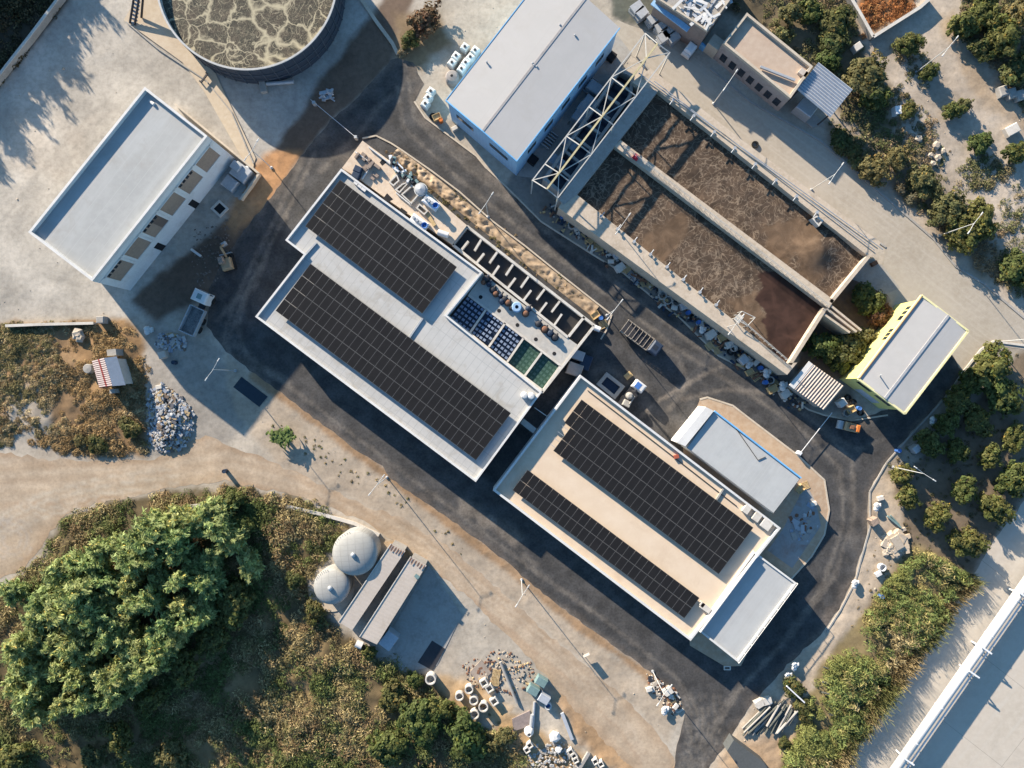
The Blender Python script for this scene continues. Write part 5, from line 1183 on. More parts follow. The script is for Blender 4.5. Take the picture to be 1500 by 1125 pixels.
JS = [('drum', 646, 177, 0, 'orange drum at the kerb corner below the blue hall', 'orange'), ('crate', 640, 172, .4, 'timber crate beside the orange drum at the blue hall', None), ('rubber_tyre', 634, 170, 0, 'black tyre at the kerb corner below the blue hall', None), ('block', 666, 188, .5, 'pale block on the bare strip along the blue hall front', None),
      ('cabinet', 1231, 590, .6, 'pale blue cabinet beside the corrugated shed', 'white_paint'), ('rubber_tyre', 1243, 583, 0, 'black tyre behind the corrugated shed, nearest the pale cabinet', None), ('rubber_tyre', 1251, 590, 0, 'black tyre in the middle of the pile by the yellow building', None),
      ('drum', 1257, 598, 0, 'blue drum among tyres by the yellow building', None), ('rubber_tyre', 1262, 604, 0, 'black tyre at the kerb end of the pile by the yellow building', None), ('crate', 1246, 600, .5, 'timber crate among tyres by the yellow building', None), ('ring', 1240, 605, 0, 'grey ring in the shade below the pale cabinet', None),
      ('sack', 1367, 616, 0, 'white sack on the shaded verge opposite the yellow building', None), ('drum', 1315, 660, 0, 'blue drum on the verge below the dark trees', None), ('cabinet', 1339, 657, .6, 'grey box on the shaded verge beside the blue drum', 'metal_grey'),
      ('cabinet', 1278, 763, .5, 'dark grey box on the rubble beside the curved road', 'brown_panel'), ('scrap_beam', 1310, 765, -.75, 'long dark beam lying on the rubble left of the orchard', 'teal'), ('sack', 1285, 742, 0, 'white sack on the rubble at the road bend', None), ('block', 1290, 730, .3, 'pale block on the rubble above the white sack', None),
      ('ring', 1292, 831, 0, 'white ring on the sandy mound beside the reeds', 'white_paint'), ('block', 1287, 841, .5, 'white block next to the white ring by the reeds', 'white_paint'), ('sack', 1253, 855, 0, 'white sack at the road edge opposite the annex', None), ('drum', 1290, 873, 0, 'blue drum at the edge of the reeds', None),
      ('sack', 1165, 975, 0, 'white sack above the pipe pile, right one', None), ('sack', 1155, 990, 0, 'white sack above the pipe pile, left one', None), ('stack', 1112, 1030, .5, 'pale slab stack left of the pipe pile, at the road edge', None), ('stack', 1123, 1026, .2, 'pale slab stack left of the pipe pile, next to the pipes', None),
      ('block', 951, 1010, .3, 'pale block in the debris beside the lower asphalt, upper one', None), ('stack', 978, 1012, .5, 'pale slab stack in the debris beside the lower asphalt', None), ('sack', 975, 1040, 0, 'white sack in the debris beside the lower asphalt', None), ('block', 990, 1035, .9, 'pale block in the debris beside the lower asphalt, right one', None), ('pallet', 985, 1028, .4, 'yellow pallet in the debris beside the lower asphalt', None),
      ('crate', 872, 462, .6, 'open crate at the corner beyond the zigzag channel', None), ('pallet', 884, 475, .4, 'yellow pallet at the corner beyond the zigzag channel', None), ('rubber_tyre', 877, 459, 0, 'black tyre at the corner beyond the zigzag channel', None), ('drum', 880, 466, 0, 'blue drum at the corner beyond the zigzag channel', None),
      ('pallet', 1180, 712, .4, 'yellow pallet at the lower right end of the grey shed', None), ('crate', 1172, 716, .8, 'timber crate at the lower right end of the grey shed', None), ('block', 1192, 738, .3, 'white block on the blue grey slab', None),
      ('cabinet', 241, 520, .3, 'tan square box on the grey rubble near the dump truck', 'corr_tan'), ('drum', 256, 531, 0, 'dark drum beside the tan box', 'navy'), ('sack', 219, 484, 0, 'pale blue sack on the shaded ground left of the dump truck', None), ('cabinet', 151, 469, 0, 'grey well box at the end of the low wall', 'conc_grey'),
      ('block', 233, 567, .2, 'pinkish slab on top of the rubble heap', 'conc_pale'), ('block', 1281, 386, .5, 'orange brown block at the corner of the upper basin', 'rust'), ('drum', 330, 690, 0, 'dark post on the lower verge of the dirt road', 'navy'), ('rubber_tyre', 1107, 211, 0, 'dark box shape on the concrete road beside the upper basin', None)]
for k_, x, y, a, lab, m_ in JS: junk(k_, x, y, a, lab, m=m_, z=max(.05, float(gz(*P(x, y)))))

# rubble heap left of the shaded yard
def heap(name, poly, n, r0, r1, hh, mats, label, cat):
    mb = MB(); xs_ = [p[0] for p in poly]; ys__ = [p[1] for p in poly]; k_ = 0
    pts = []
    while k_ < n:
        a, b = rnd.uniform(min(xs_), max(xs_)), rnd.uniform(min(ys__), max(ys__))
        d_ = float(sdist(np.array([a]), np.array([b]), poly)[0])
        if d_ < 0: continue
        z = hh*min(1, d_/22)*rnd.uniform(.5, 1); x, y = P(a, b); r = rnd.uniform(r0, r1)
        if rnd.random() < .72: mb.rock((x, y, z), r, rnd.randrange(len(mats)))
        else: mb.box((x, y, z), (r*3, r*rnd.uniform(.8, 2), r*.6), rnd.random()*3, rnd.randrange(len(mats)))
        k_ += 1
    return tag(mb.build(name, mats, kind='stuff'), label, cat)
RB = [M['rubble'], M['rubble'], M['conc_grey'], mat('bluish_rubble', (.30, .33, .38), (.2, .23, .28)), mat('pale_rubble', (.50, .49, .47), (.38, .37, .36)), mat('umber_rubble', (.2, .15, .11)), mat('dark_rubble', (.12, .12, .13)), mat('ochre_rubble', (.40, .30, .17))]
heap('rubble_heap', [(218, 575), (238, 562), (262, 580), (282, 600), (284, 630), (270, 655), (240, 665), (222, 650), (216, 615)], 1700, .06, .30, 1.1, RB, 'large heap of white and bluish rubble at the edge of the dry grass plot', 'rubble heap')
heap('rubble_pile', [(232, 492), (250, 486), (272, 497), (272, 512), (245, 515), (230, 508)], 200, .1, .32, .4, RB, 'small pale rubble pile between the dump truck and the tan box', 'rubble')
heap('spoil_heap', [(285, 335), (335, 320), (340, 360), (320, 410), (290, 420), (280, 380)], 150, .05, .15, .2, [mat('dark_spoil', (.17, .135, .11), bump=.3), mat('dark_spoil_pale', (.22, .18, .15))], 'dark spoil heap beside the small excavator', 'soil heap')
heap('stone_heap', [(1292, 785), (1318, 775), (1330, 800), (1318, 815), (1296, 812)], 120, .2, .7, .9, [M['rock'], mat('sand_stone', (.52, .42, .31), (.46, .37, .27))], 'sandy stone heap between the curved road and the reeds', 'stone heap')
heap('debris_pile', [(945, 985), (990, 1010), (1000, 1040), (985, 1050), (955, 1010)], 160, .1, .3, .4, [M['conc_pale'], M['rock'], M['rust'], M['steel_dark']], 'debris pile along the lower end of the asphalt', 'debris')
heap('yard_scrap', [(675, 975), (730, 950), (780, 970), (790, 1010), (740, 1020), (690, 1005)], 300, .05, .2, .12, [M['rust'], M['rock'], M['rust'], M['steel_dark'], M['wood']], 'scrap timber and stones around the flat brown slab in the building yard', 'scrap')
heap('block_rubble', [(770, 1090), (830, 1085), (860, 1125), (900, 1140), (780, 1150)], 420, .06, .26, .35, [M['rock'], M['conc_grey'], M['rubble']], 'grey rubble at the lower edge between the white blocks', 'rubble')
mb = MB()
for i in range(1900):
    a, b = rnd.uniform(-20, 1520), rnd.uniform(-20, 1145); x, y = P(a, b)
    w_ = float(np.clip((C.reshape(nx, ny, 3)[np.clip(np.searchsorted(xs, x), 0, nx-1), np.clip(np.searchsorted(ys, y), 0, ny-1)].mean()-.2)*4, 0, 1))
    if rnd.random() > w_ or flat.reshape(nx, ny)[np.clip(np.searchsorted(xs, x), 0, nx-1), np.clip(np.searchsorted(ys, y), 0, ny-1)] > .4: continue
    mb.rock((x, y, float(gz(x, y))), rnd.uniform(.04, .12)*(2.2 if rnd.random() < .05 else 1), 0)
tag(mb.build('loose_stones', M['rock'], kind='stuff'), 'loose stones scattered over the bare tan ground', 'stones')

heap('slab_litter', [(1165, 745), (1190, 735), (1198, 770), (1180, 800), (1150, 780)], 46, .15, .45, .1, [M['conc_grey'], mat('blue_sheet', (.26, .32, .40)), M['rust'], M['metal_grey']], 'crumpled sheets and scraps on the blue grey slab below the grey shed', 'litter')
# ------------------------------------------------------------------ domed tanks, sheds, precast yard
for (x, y, r, ht_, lab, na) in ((519, 811, 33, 3.2, 'larger of the two grey domed tanks, upper right', 30), (485, 860, 26.5, 2.6, 'smaller of the two grey domed tanks, lower left', 24)):
    k = (H-ht_)/H*.1; c = P(x, y, ht_+.4); rr = r*k
    t = thing('domed_tank', lab, 'tank', (*c, 0), 0, 'grey domed tanks')
    MB().lathe((*c, 0), [(rr-.05, 0), (rr-.05, ht_)], 48).build('wall', M['dome'], t)
    pr_ = [(rr*math.cos(a), ht_+rr*.34*math.sin(a)) for a in np.linspace(0, math.pi/2*.98, 12)]+[(0, ht_+rr*.34)]
    MB().lathe((*c, 0), [(rr+.02, ht_-.15)]+pr_, 48).build('dome', M['dome'], t, smooth=True)
    MB().lathe((*c, ht_+rr*.34-.05), [(.35, 0), (.35, .25), (.1, .4), (0, .4)], 12).build('hatch', M['metal_grey'], t)
    mb = MB(); a0 = 1.8
    for i in range(8): a = a0+i*.12; mb.tube((c[0]+rr*.97*math.cos(a), c[1]+rr*.97*math.sin(a), ht_+.1), (c[0]+rr*.97*math.cos(a), c[1]+rr*.97*math.sin(a), ht_+.6), .04, n=5)
    mb.build('guard_rail', M['steel_white'], t)
tag(MB().lathe((*P(485, 862), .0), [(3.4, 0), (3.4, .12), (0, .12)], 32).build('tank_slab', M['kerb']), 'round sandy slab under the smaller domed tank', 'slab')
for lab, q in (('left of the two long sheds with tan corrugated roofs beside the domed tanks', [(573, 796), (594, 807), (516, 923), (496, 911)]), ('right of the two long sheds with tan corrugated roofs, next to the paved yard', [(602, 815), (625, 828), (552, 944), (527, 932)])):
    h = 3.1; w_ = PP(q, h); t = thing('long_shed', lab, 'shed', base_of(w_), 0, 'long tan-roofed sheds')
    corrugated('roof', [w_[0], w_[3], w_[2], w_[1]], h+.1, h, .55, M['corr_tan'], t, .005)
    MB().walls(shrink(w_, .15), 0, h-.03).build('wall', M['conc_grey'], t)
    mb = MB()
    for i in range(6):
        a = lerp(w_[0], w_[1], (i+.5)/6); b = lerp(w_[3], w_[2], (i+.5)/6); a2 = lerp(a, b, .04+.03*rnd.random()); mb.beam((*lerp(a, b, .005), h+.2), (*a2, h+.2), .12, .04)
    mb.build('patch', M['rust'], t)
    mb = MB(); mb.beam((*w_[0], h+.13), (*w_[3], h+.13), .12, .1); mb.build('gutter', M['conc_pale'], t)
    if 'right' in lab: MB().box((*P(611, 844, h), h+.1), (.7, .5, .1), ANG).build('skylight', M['teal'], t)
tag(MB().box((*P(569, 939, 1.8), .05), (1.9, 2.4, 1.7), ANG, bev=.05).build('small_hut', M['corr_grey']), 'small grey hut in shade at the lower end of the right long shed', 'hut')
tag(MB().tube((*P(521, 943, 1), .7), (*P(530, 947, 1), .7), .55, n=16).build('water_drum', M['white_paint']), 'white horizontal drum at the lower end of the left long shed', 'drum')
tag(MB().prism(PP([(633, 938), (652, 950), (634, 982), (612, 970)]), 0, .08).build('dark_mat', M['steel_dark']), 'dark rectangle of matting at the lower corner of the paved yard', 'mat')
# concrete rings, square frames
pr_ = ringm(.62, .9).build('concrete_ring', M['conc_pale']); pr_.data.transform(Matrix.Translation(pr_.location)); first = True
for x, y, s_, lab in ((631, 994, 1.25, 'single wide concrete ring with a small hole beside the green bush'), (687, 1010, 1.0, 'upper concrete ring of the group of five'), (673, 1020, 1.0, 'leftmost concrete ring of the group of five'),
                      (694, 1026, 1.05, 'middle concrete ring of the group of five'), (708, 1035, 1.15, 'right concrete ring of the group of five'), (695, 1046, 1.1, 'lowest concrete ring of the group of five')):
    o = pr_ if first else pr_.copy()
    if not first: col.objects.link(o)
    first = False; o.location = (*P(x, y, .8), .05); o.scale = (s_, s_, s_); tag(o, lab, 'concrete ring', 'concrete rings in the building yard')
fr_ = MB().ring(ccw([(-.55, -.55), (.55, -.55), (.55, .55), (-.55, .55)]), .17, 0, .8).poly([(-.4, -.4), (.4, -.4), (.4, .4), (-.4, .4)], .05).build('culvert_frame', M['conc_pale'])
fr_.data.transform(Matrix.Translation(fr_.location)); first = True
FR = [(709, 1000, 'upper left of the joined pair of square concrete frames above the rings'), (717, 1008, 'lower right of the joined pair of square concrete frames above the rings'), (724, 1027, 'single square concrete frame right of the rings'),
      (776, 1091, 'upper square frame below the white cone, two stacked'), (772, 1098, 'lower square frame below the white cone, two stacked'), (836, 1101, 'upper square frame in the rubble at the bottom edge'), (841, 1107, 'second square frame in the rubble at the bottom edge'), (843, 1113, 'third square frame in the rubble at the bottom edge'),
      (872, 1115, 'left pale square frame cut by the bottom edge'), (880, 1119, 'right pale square frame cut by the bottom edge')]
for x, y, lab in FR:
    o = fr_ if first else fr_.copy()
    if not first: col.objects.link(o)
    first = False; s_ = .72 if y > 1080 else .95; o.location = (*P(x, y, .6), .05); o.rotation_euler.z = .55+rnd.uniform(-.1, .1); o.scale = (s_, s_, 1); tag(o, lab, 'concrete frame', 'square concrete frames')
c = P(775, 1074, 1); tag(MB().lathe((*c, .03), [(.72, 0), (.7, .6), (.4, 1.3), (.3, 1.5), (.26, 1.5), (.26, 1.0), (0, 1.0)], 24).build('concrete_cone', M['white_paint']), 'white concrete cone ring with a dark opening near the bottom edge', 'concrete cone')
for nm, (x, y) in (('upper', (812, 1076)), ('lower', (818, 1095))): tag(MB().rock((*P(x, y), .5), .85 if nm == 'upper' else .6, flat=1.0).build('white_boulder', M['white_paint']), '%s of two white lumps near the bottom edge' % nm, 'boulder')
for nm, (x, y) in (('upper', (793, 1000)), ('left', (781, 1013)), ('lower', (797, 1025))): tag(MB().box((*P(x, y, 1.2), .03), (1.6, 1.2, 1.1), ANG+.1, bev=.06).build('crate_box', M['teal'] if nm != 'lower' else M['corr_grey']), '%s of the three blue grey boxes on the building yard' % nm, 'box', 'boxes on the building yard')
c = P(803, 1035, .7); tag(MB().lathe((*c, .03), [(.5, 0), (.5, .7), (.38, .7), (.38, .1)], 20).build('tub', M['white_paint']).data and bpy.data.objects['tub'], 'white round tub with blue inside below the blue grey boxes', 'tub')
MB().lathe((*c, .15), [(.38, 0), (0, .01)], 16).build('tub_filling', M['blue'], bpy.data.objects['tub'])
tag(MB().tube((*P(733, 968), .4), (*P(757, 1028), .35), .22, n=10).build('pole', M['conc_grey']), 'long grey pole lying on the building yard', 'pole')
tag(MB().tube((*P(783, 1027), .2), (*P(780, 1066), .3), .2, n=10).tube((*P(780, 1045), .3), (*P(778, 1062), .3), .3, n=10).build('duct', M['metal_grey']), 'short dark grey duct above the white cone ring', 'duct')
tag(MB().beam((*P(823, 1043), .2), (*P(838, 1082), .2), .5, .4).build('blue_beam', M['corr_grey']), 'blue grey beam lying on the pale concrete near the bottom edge', 'beam')
tag(MB().beam((*P(862, 1100), .4), (*P(845, 1128), .4), .45, .5).build('grey_beam', M['conc_grey']), 'thick grey beam lying at the bottom edge left of the square frames', 'beam')
tag(MB().prism(PP([(688, 984), (705, 966), (720, 985), (702, 1001)]), 0, .16).build('brown_slab', mat('brown_slab', (.33, .27, .22))), 'flat brown slab ringed by scrap on the building yard', 'slab')
junk('pallet', 727, 988, 1.4, 'yellow pallet beside the long grey pole')
junk('pallet', 725, 1000, 1.5, 'old timber pallet right of the square frames')
tag(MB().prism(PP([(750, 1052), (776, 1040), (778, 1062), (752, 1070)]), 0, .25).build('cover_sheet', mat('mauve_cover', (.25, .205, .19))), 'crumpled brown cover sheet left of the white cone ring', 'sheet')
kp = thing('sign_post', 'shadow casting post with a square board on the tan ground above the building yard', 'sign', (*P(853, 957), .05))
MB().tube((*P(853, 957), 0), (*P(853, 957), 1.6), .05).build('post', M['steel_dark'], kp); MB().beam((*Vector(P(853, 957))[:], 1.2), (P(853, 957)[0]+.9, P(853, 957)[1]+.4, 1.2), .06, .9).build('board', M['conc_grey'], kp)

# red and white roofed hut on the dry plot
h = 2.9; hq = PP([(135, 529), (171, 522), (184, 564), (146, 568)], h)
hu = thing('tiled_hut', 'small hut with red and white striped tiles on the dry grass plot', 'hut', base_of(hq))
r0, r1 = lerp(hq[0], hq[1], .62), lerp(hq[3], hq[2], .62)
mb = MB(); nb = 14
for i in range(nb):
    a0, a1 = lerp(hq[0], hq[3], i/nb), lerp(hq[0], hq[3], (i+.62)/nb); b0, b1 = lerp(r0, r1, i/nb), lerp(r0, r1, (i+.62)/nb)
    mid0, mid1 = lerp(a0, b0, .48), lerp(a1, b1, .48)
    mid2, mid3 = lerp(a0, b0, .62), lerp(a1, b1, .62); hz = lambda t: h+.75*t
    for (p0, p1, q0, q1, t0, t1, mi) in ((a0, a1, mid0, mid1, 0, .48, 1), (mid0, mid1, mid2, mid3, .48, .62, 0), (mid2, mid3, b0, b1, .62, 1, 1)):
        mb.add([(*p0, hz(t0)+.06), (*q0, hz(t1)+.06), (*q1, hz(t1)+.06), (*p1, hz(t0)+.06)], [(0, 3, 2, 1)], mi)
mb.add([(*hq[0], h), (*r0, h+.75), (*r1, h+.75), (*hq[3], h)], [(0, 3, 2, 1)], 0)
mb.add([(*r0, h+.80), (*hq[1], h), (*hq[2], h), (*r1, h+.80)], [(0, 3, 2, 1)], 2)
mb.build('roof', [M['tile_red'], M['tile_pale'], M['corr_grey']], hu)
MB().walls(shrink(hq, .25), 0, h-.05).build('wall', M['conc_pale'], hu)
MB().box((*P(162, 516, 2.4), 0), (1.3, .9, 2.2), .1).build('porch', M['conc_grey'], hu)
MB().box((*P(162, 573, 2), 0), (.8, .6, 1.6), .1).build('step_block', M['conc_grey'], hu)
c = P(127, 540, 1.5); tag(MB().lathe((*c, 0), [(.68, 0), (.68, 1.3), (.6, 1.4), (0, 1.45)], 20).build('water_tank', M['conc_grey']), 'round grey tank at the left wall of the tiled hut', 'tank')
c = P(115, 493, .8); mb = MB()
for i in range(3): mb.rock((c[0]+rnd.uniform(-.4, .4), c[1]+rnd.uniform(-.4, .4), .5), .85)
tag(mb.build('boulder', M['rock']), 'pale boulder in the dry grass above the tiled hut', 'boulder')
def wall_run(name, pts, h_, t_, m, label, cat='wall'):
    root = thing(name, label, cat, (*P(*pts[0]), 0)); mb = MB(); w_ = PP(pts)
    for a, b in zip(w_[:-1], w_[1:]): mb.beam((*a, h_/2), (*b, h_/2), t_, h_)
    mb.build('wall', M[m], root); mb = MB()
    for a, b in zip(w_[:-1], w_[1:]): mb.beam((*a, h_+.04), (*b, h_+.04), t_+.1, .08)
    mb.build('coping', M['conc_pale'], root); return root
wall_run('boundary_wall', [(103, -10), (50, 60), (-5, 130)], 1.1, .3, 'conc_grey', 'grey boundary wall at the upper left corner of the yard')
wall_run('low_wall', [(14, 478), (60, 476), (142, 474)], .8, .3, 'conc_grey', 'low grey wall along the top of the dry grass plot')
wall_run('retaining_wall', [(420, 741), (470, 752), (520, 766), (556, 783)], .35, .4, 'kerb', 'low tan wall at the lower edge of the dirt road above the domed tanks')
wall_run('field_wall', [(1228, -20), (1255, 25), (1274, 59), (1342, 16), (1360, 0)], 1.0, .35, 'conc_grey', 'grey wall corner around the rust coloured field at the upper right')
tag(MB().beam((*P(248, 746), .5), (*P(312, 738), .5), .7, .15).beam((*P(250, 750), .55), (*P(310, 743), .55), .2, .1).build('footbridge', M['conc_pale']), 'pale planks laid side by side at the top of the green grove', 'planks')
tag(MB().box((*P(1257, 68, 1), 0), (1.2, 1.0, 1.1), .6, bev=.04).build('meter_box', M['conc_pale']), 'small pale box at the corner of the rust coloured field', 'box')
tag(MB().box((*P(1316, 161, 1), 0), (.9, 1.2, 1.1), .1, bev=.04).build('meter_box', M['metal_white']), 'small white box beside the dirt track at the upper right', 'box')
tag(MB().box((*P(1483, 190, .6), 0), (2.0, 1.4, .8), .5, bev=.1).build('stone_block', M['conc_pale']), 'pale stone block near the right edge of the dirt track', 'block')
for i, (x, y) in enumerate(((1472, 132), (1485, 135), (1497, 138))): tag(MB().box((*P(x, y, 1), 0), (1.3, 1.5, .9), .3, bev=.15).build('stone_block', M['conc_grey']), '%s of three grey blocks in shade at the right edge' % ('left', 'middle', 'right')[i], 'block', 'grey blocks at the right edge')
for i, (x, y, r) in enumerate(((1370, 214, .7), (1362, 228, .5), (1373, 232, .6), (1380, 222, .5), (1345, 205, .6), (1366, 240, .5))): tag(MB().rock((*P(x, y), .2), r).build('boulder', M['rock']), 'boulder in the rocky patch beside the dirt track, %s from the top' % nth((3, 1, 4, 5, 2, 0).index([3, 1, 4, 5, 2, 0][i])), 'boulder', 'boulders beside the dirt track')
tag(MB().prism(PP([(1065, 1100), (1075, 1084), (1120, 1118), (1140, 1150), (1100, 1150)], 2.0), 0, 2.0).build('dark_hut', M['hut_dark']), 'dark grey flat-topped hut cut by the bottom edge right of the asphalt', 'hut')

# big white duct on supports, lower right
a3, b3 = P(1540, 800, 1.7), P(1285, 1165, 1.7)
pi_ = thing('white_duct', 'long thick white duct with a thin rail on low supports across the lower right concrete', 'duct', (*lerp(a3, b3, .5), 0))
MB().tube((*a3, 1.7), (*b3, 1.7), .63, n=20).build('duct', M['white_paint'], pi_, smooth=True)
dv = (Vector(b3)-Vector(a3)).normalized(); nn = Vector((-dv.y, dv.x)); nn = nn if nn.x > 0 else -nn
mb = MB(); mb.tube((a3[0]+nn.x*1.35, a3[1]+nn.y*1.35, 1.55), (b3[0]+nn.x*1.35, b3[1]+nn.y*1.35, 1.55), .12); mb.tube((a3[0]+nn.x*.95, a3[1]+nn.y*.95, 1.45), (b3[0]+nn.x*.95, b3[1]+nn.y*.95, 1.45), .06)
mb.build('rail', M['metal_white'], pi_)
for (x, y) in ((1490, 867), (1435, 946), (1417, 981), (1322, 1108)):
    c = Vector(P(x, y, 1.9)); mb = MB(); mb.beam((c.x-nn.x*.2, c.y-nn.y*.2, 2.5), (c.x+nn.x*1.6, c.y+nn.y*1.6, 2.5), .22, .16)
    for o in (.1, 1.5): mb.beam((c.x+nn.x*o, c.y+nn.y*o, 0), (c.x+nn.x*o, c.y+nn.y*o, 2.3), .16)
    mb.build('support', M['metal_white'], pi_)
for i in range(7): c = Vector(lerp(a3, b3, (i+.5)/7)); mb = MB(); mb.lathe((0, 0, 0), [(.66, -.06), (.66, .06)], 20); o_ = MB(); o_.tube((c.x-dv.x*.07, c.y-dv.y*.07, 1.7), (c.x+dv.x*.07, c.y+dv.y*.07, 1.7), .67, n=20); o_.build('collar', M['metal_white'], pi_)

# pile of plastic pipes
for i in range(26):
    t_ = i/25; x0, y0 = lerp((1086, 1078), (1152, 1072), t_); L_ = rnd.uniform(38, 62); a = math.radians(rnd.gauss(-52, 6)-8*t_)
    z = .12+rnd.choice((0, .18, .36)); x1, y1 = x0+L_*math.cos(a), y0+L_*math.sin(a)
    tag(MB().tube((*P(x0+rnd.uniform(-6, 6), y0-rnd.uniform(0, 14)), z), (*P(x1, y1), z+rnd.uniform(0, .15)), rnd.uniform(.10, .19), n=8).build('plastic_pipe', M['black_pipe'] if i % 3 else M['conc_grey']),
        '%s pipe in the fanned pile, %s of 26 from the left' % ('dark' if i % 3 else 'pale grey', nth(i)), 'pipe', 'pipes in the fanned pile')
tag(MB().beam((*P(1147, 999), 1.3), (*P(1173, 1023), 1.3), .18).build('cross_bar', M['metal_white']), 'pale bar resting across the top of the fanned pipe pile', 'bar')
for i in range(14):
    x0, y0 = 1206+rnd.uniform(-6, 40), 975+i*5.2; L_ = rnd.uniform(22, 46)
    tag(MB().tube((*P(x0, y0), .5+rnd.uniform(0, .3)), (*P(x0+L_, y0+L_*.28), .5+rnd.uniform(0, .3)), rnd.uniform(.1, .18), n=8).build('plastic_pipe', M['black_pipe']),
        'dark pipe among the reeds right of the fanned pile, %s of 14 from top' % nth(i), 'pipe', 'pipes among the reeds')

# ------------------------------------------------------------------ vegetation
NR = np.random.default_rng(11)
def leaves(cent, nrm, size, colr, asp=1.0, along=None):
    n = len(cent); r = NR.normal(size=(n, 3)); r = r if along is None else np.cross(nrm, along)+r*.18; t = np.cross(nrm, r); t /= np.linalg.norm(t, axis=1, keepdims=True)+1e-9
    b = np.cross(nrm, t); t = t*size[:, None]*asp; b = b*size[:, None]
    v = np.stack([cent-t*.5-b*.18, cent+b*-.5, cent+t*.5+b*.18, cent+b*.5], 1).reshape(-1, 3)
    return v, np.arange(4*n).reshape(n, 4), colr
def crown(kind):
    """unit crown: radius about 1, rising from z=.25; clumps of leaf faces over and through the volume"""
    P_ = {'orchard': (96, 40, .20, .105, 1.0, 1.15, (.095, .115, .036), (.155, .150, .054)),
          'olive': (92, 42, .19, .095, .9, 1.05, (.135, .135, .060), (.175, .155, .070)),
          'broad': (130, 42, .19, .10, 1.0, 1.1, (.088, .118, .036), (.14, .15, .052)),
          'bush': (70, 46, .27, .135, .8, .85, (.085, .105, .036), (.140, .125, .052)),
          'poplar': (170, 40, .13, .085, 1.0, 2.7, (.180, .235, .088), (.310, .340, .150)),
          'dry': (60, 40, .30, .13, .9, 1.0, (.16, .085, .055), (.12, .09, .05)),
          'pale': (40, 40, .34, .14, .8, .8, (.20, .18, .13), (.15, .135, .09))}[kind]
    nc, per, cr, ls, ex, hh, c1, c2 = P_
    th = NR.uniform(0, 2*np.pi, nc); u = NR.uniform(-.55, 1, nc) if kind != 'poplar' else NR.uniform(-.9, 1, nc)
    rr = np.sqrt(np.clip(1-u*u, 0, 1)); lump = NR.uniform(.5, 1.08, nc)*(1+.22*np.sin(2*th+NR.uniform(0, 6))+.14*np.sin(3*th+NR.uniform(0, 6)))
    if kind == 'poplar': rr = rr*(1-.35*(u+1)/2)+.12
    cc = np.stack([np.cos(th)*rr*lump*.78, np.sin(th)*rr*lump*.78, (u*lump)*hh*.6], 1)
    k = nc//5; cc[:k] *= NR.uniform(.1, .6, (k, 1))
    q = NR.normal(size=(nc, per, 3)); q /= np.linalg.norm(q, axis=2, keepdims=True); q *= NR.uniform(.45, 1.0, (nc, per, 1))**.6
    sc_ = NR.uniform(.7, 1.25, (nc, 1, 1))*cr; off = q*sc_; off[:, :, 2] *= (2.6 if kind == 'poplar' else .75)
    pos = cc[:, None, :]+off
    if kind == 'poplar': pos[:, :, :2] *= (1+.10*np.sin(9*th)[:, None, None])
    nrm = q*.8+cc[:, None, :]/(np.linalg.norm(cc, axis=1)[:, None, None]+.3)*.7+NR.normal(size=q.shape)*.45+np.array([0, 0, .35]); nrm /= np.linalg.norm(nrm, axis=2, keepdims=True)
    f = NR.random((nc, 1, 1)); g = NR.random((nc, per, 1)); cl = (np.array(c1)*(1-f)+np.array(c2)*f)*(.72+.56*g)*NR.uniform(.8, 1.2, (nc, 1, 1))
    odd = NR.random((nc, per, 1)) < .035; cl = np.where(odd, cl*np.array([1.9, 1.35, .9]), cl)
    sz = ls*NR.uniform(.6, 1.35, nc*per); along = None
    if kind == 'poplar':                       # plumes: leaves strung along shoots that rise and arch outwards
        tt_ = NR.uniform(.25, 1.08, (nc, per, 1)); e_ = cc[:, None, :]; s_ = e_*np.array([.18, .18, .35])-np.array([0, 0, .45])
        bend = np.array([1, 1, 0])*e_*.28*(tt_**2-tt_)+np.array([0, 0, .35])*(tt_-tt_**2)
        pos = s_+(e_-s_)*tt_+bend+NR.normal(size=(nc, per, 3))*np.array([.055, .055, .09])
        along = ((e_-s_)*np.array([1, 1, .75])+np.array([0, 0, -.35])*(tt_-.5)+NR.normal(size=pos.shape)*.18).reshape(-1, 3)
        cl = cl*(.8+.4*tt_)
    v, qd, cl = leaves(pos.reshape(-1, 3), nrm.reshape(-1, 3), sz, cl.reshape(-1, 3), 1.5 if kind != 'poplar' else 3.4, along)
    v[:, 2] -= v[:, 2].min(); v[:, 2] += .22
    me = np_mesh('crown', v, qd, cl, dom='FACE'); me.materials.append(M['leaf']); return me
def trunk_mesh(hh):
    mb = MB(); mb.tube((0, 0, -.1), (.03, .02, hh*.45), .085, .06, 8)
    for i in range(6):
        a = i*1.05+rnd.uniform(-.3, .3); r = rnd.uniform(.35, .6); z = hh*rnd.uniform(.55, .85)
        mb.tube((.03, .02, hh*rnd.uniform(.25, .42)), (r*math.cos(a), r*math.sin(a), z), .045, .015, 6)
    mb.tube((.03, .02, hh*.44), (0, 0, hh*.85), .055, .015, 6)
    me = bpy.data.meshes.new('trunk'); me.from_pydata([tuple(x) for x in mb.v], [], mb.f); me.materials.append(M['bark']); return me
CROWNS = {}; TRUNK = {'poplar': trunk_mesh(2.9)}; TRUNK['x'] = trunk_mesh(1.2)
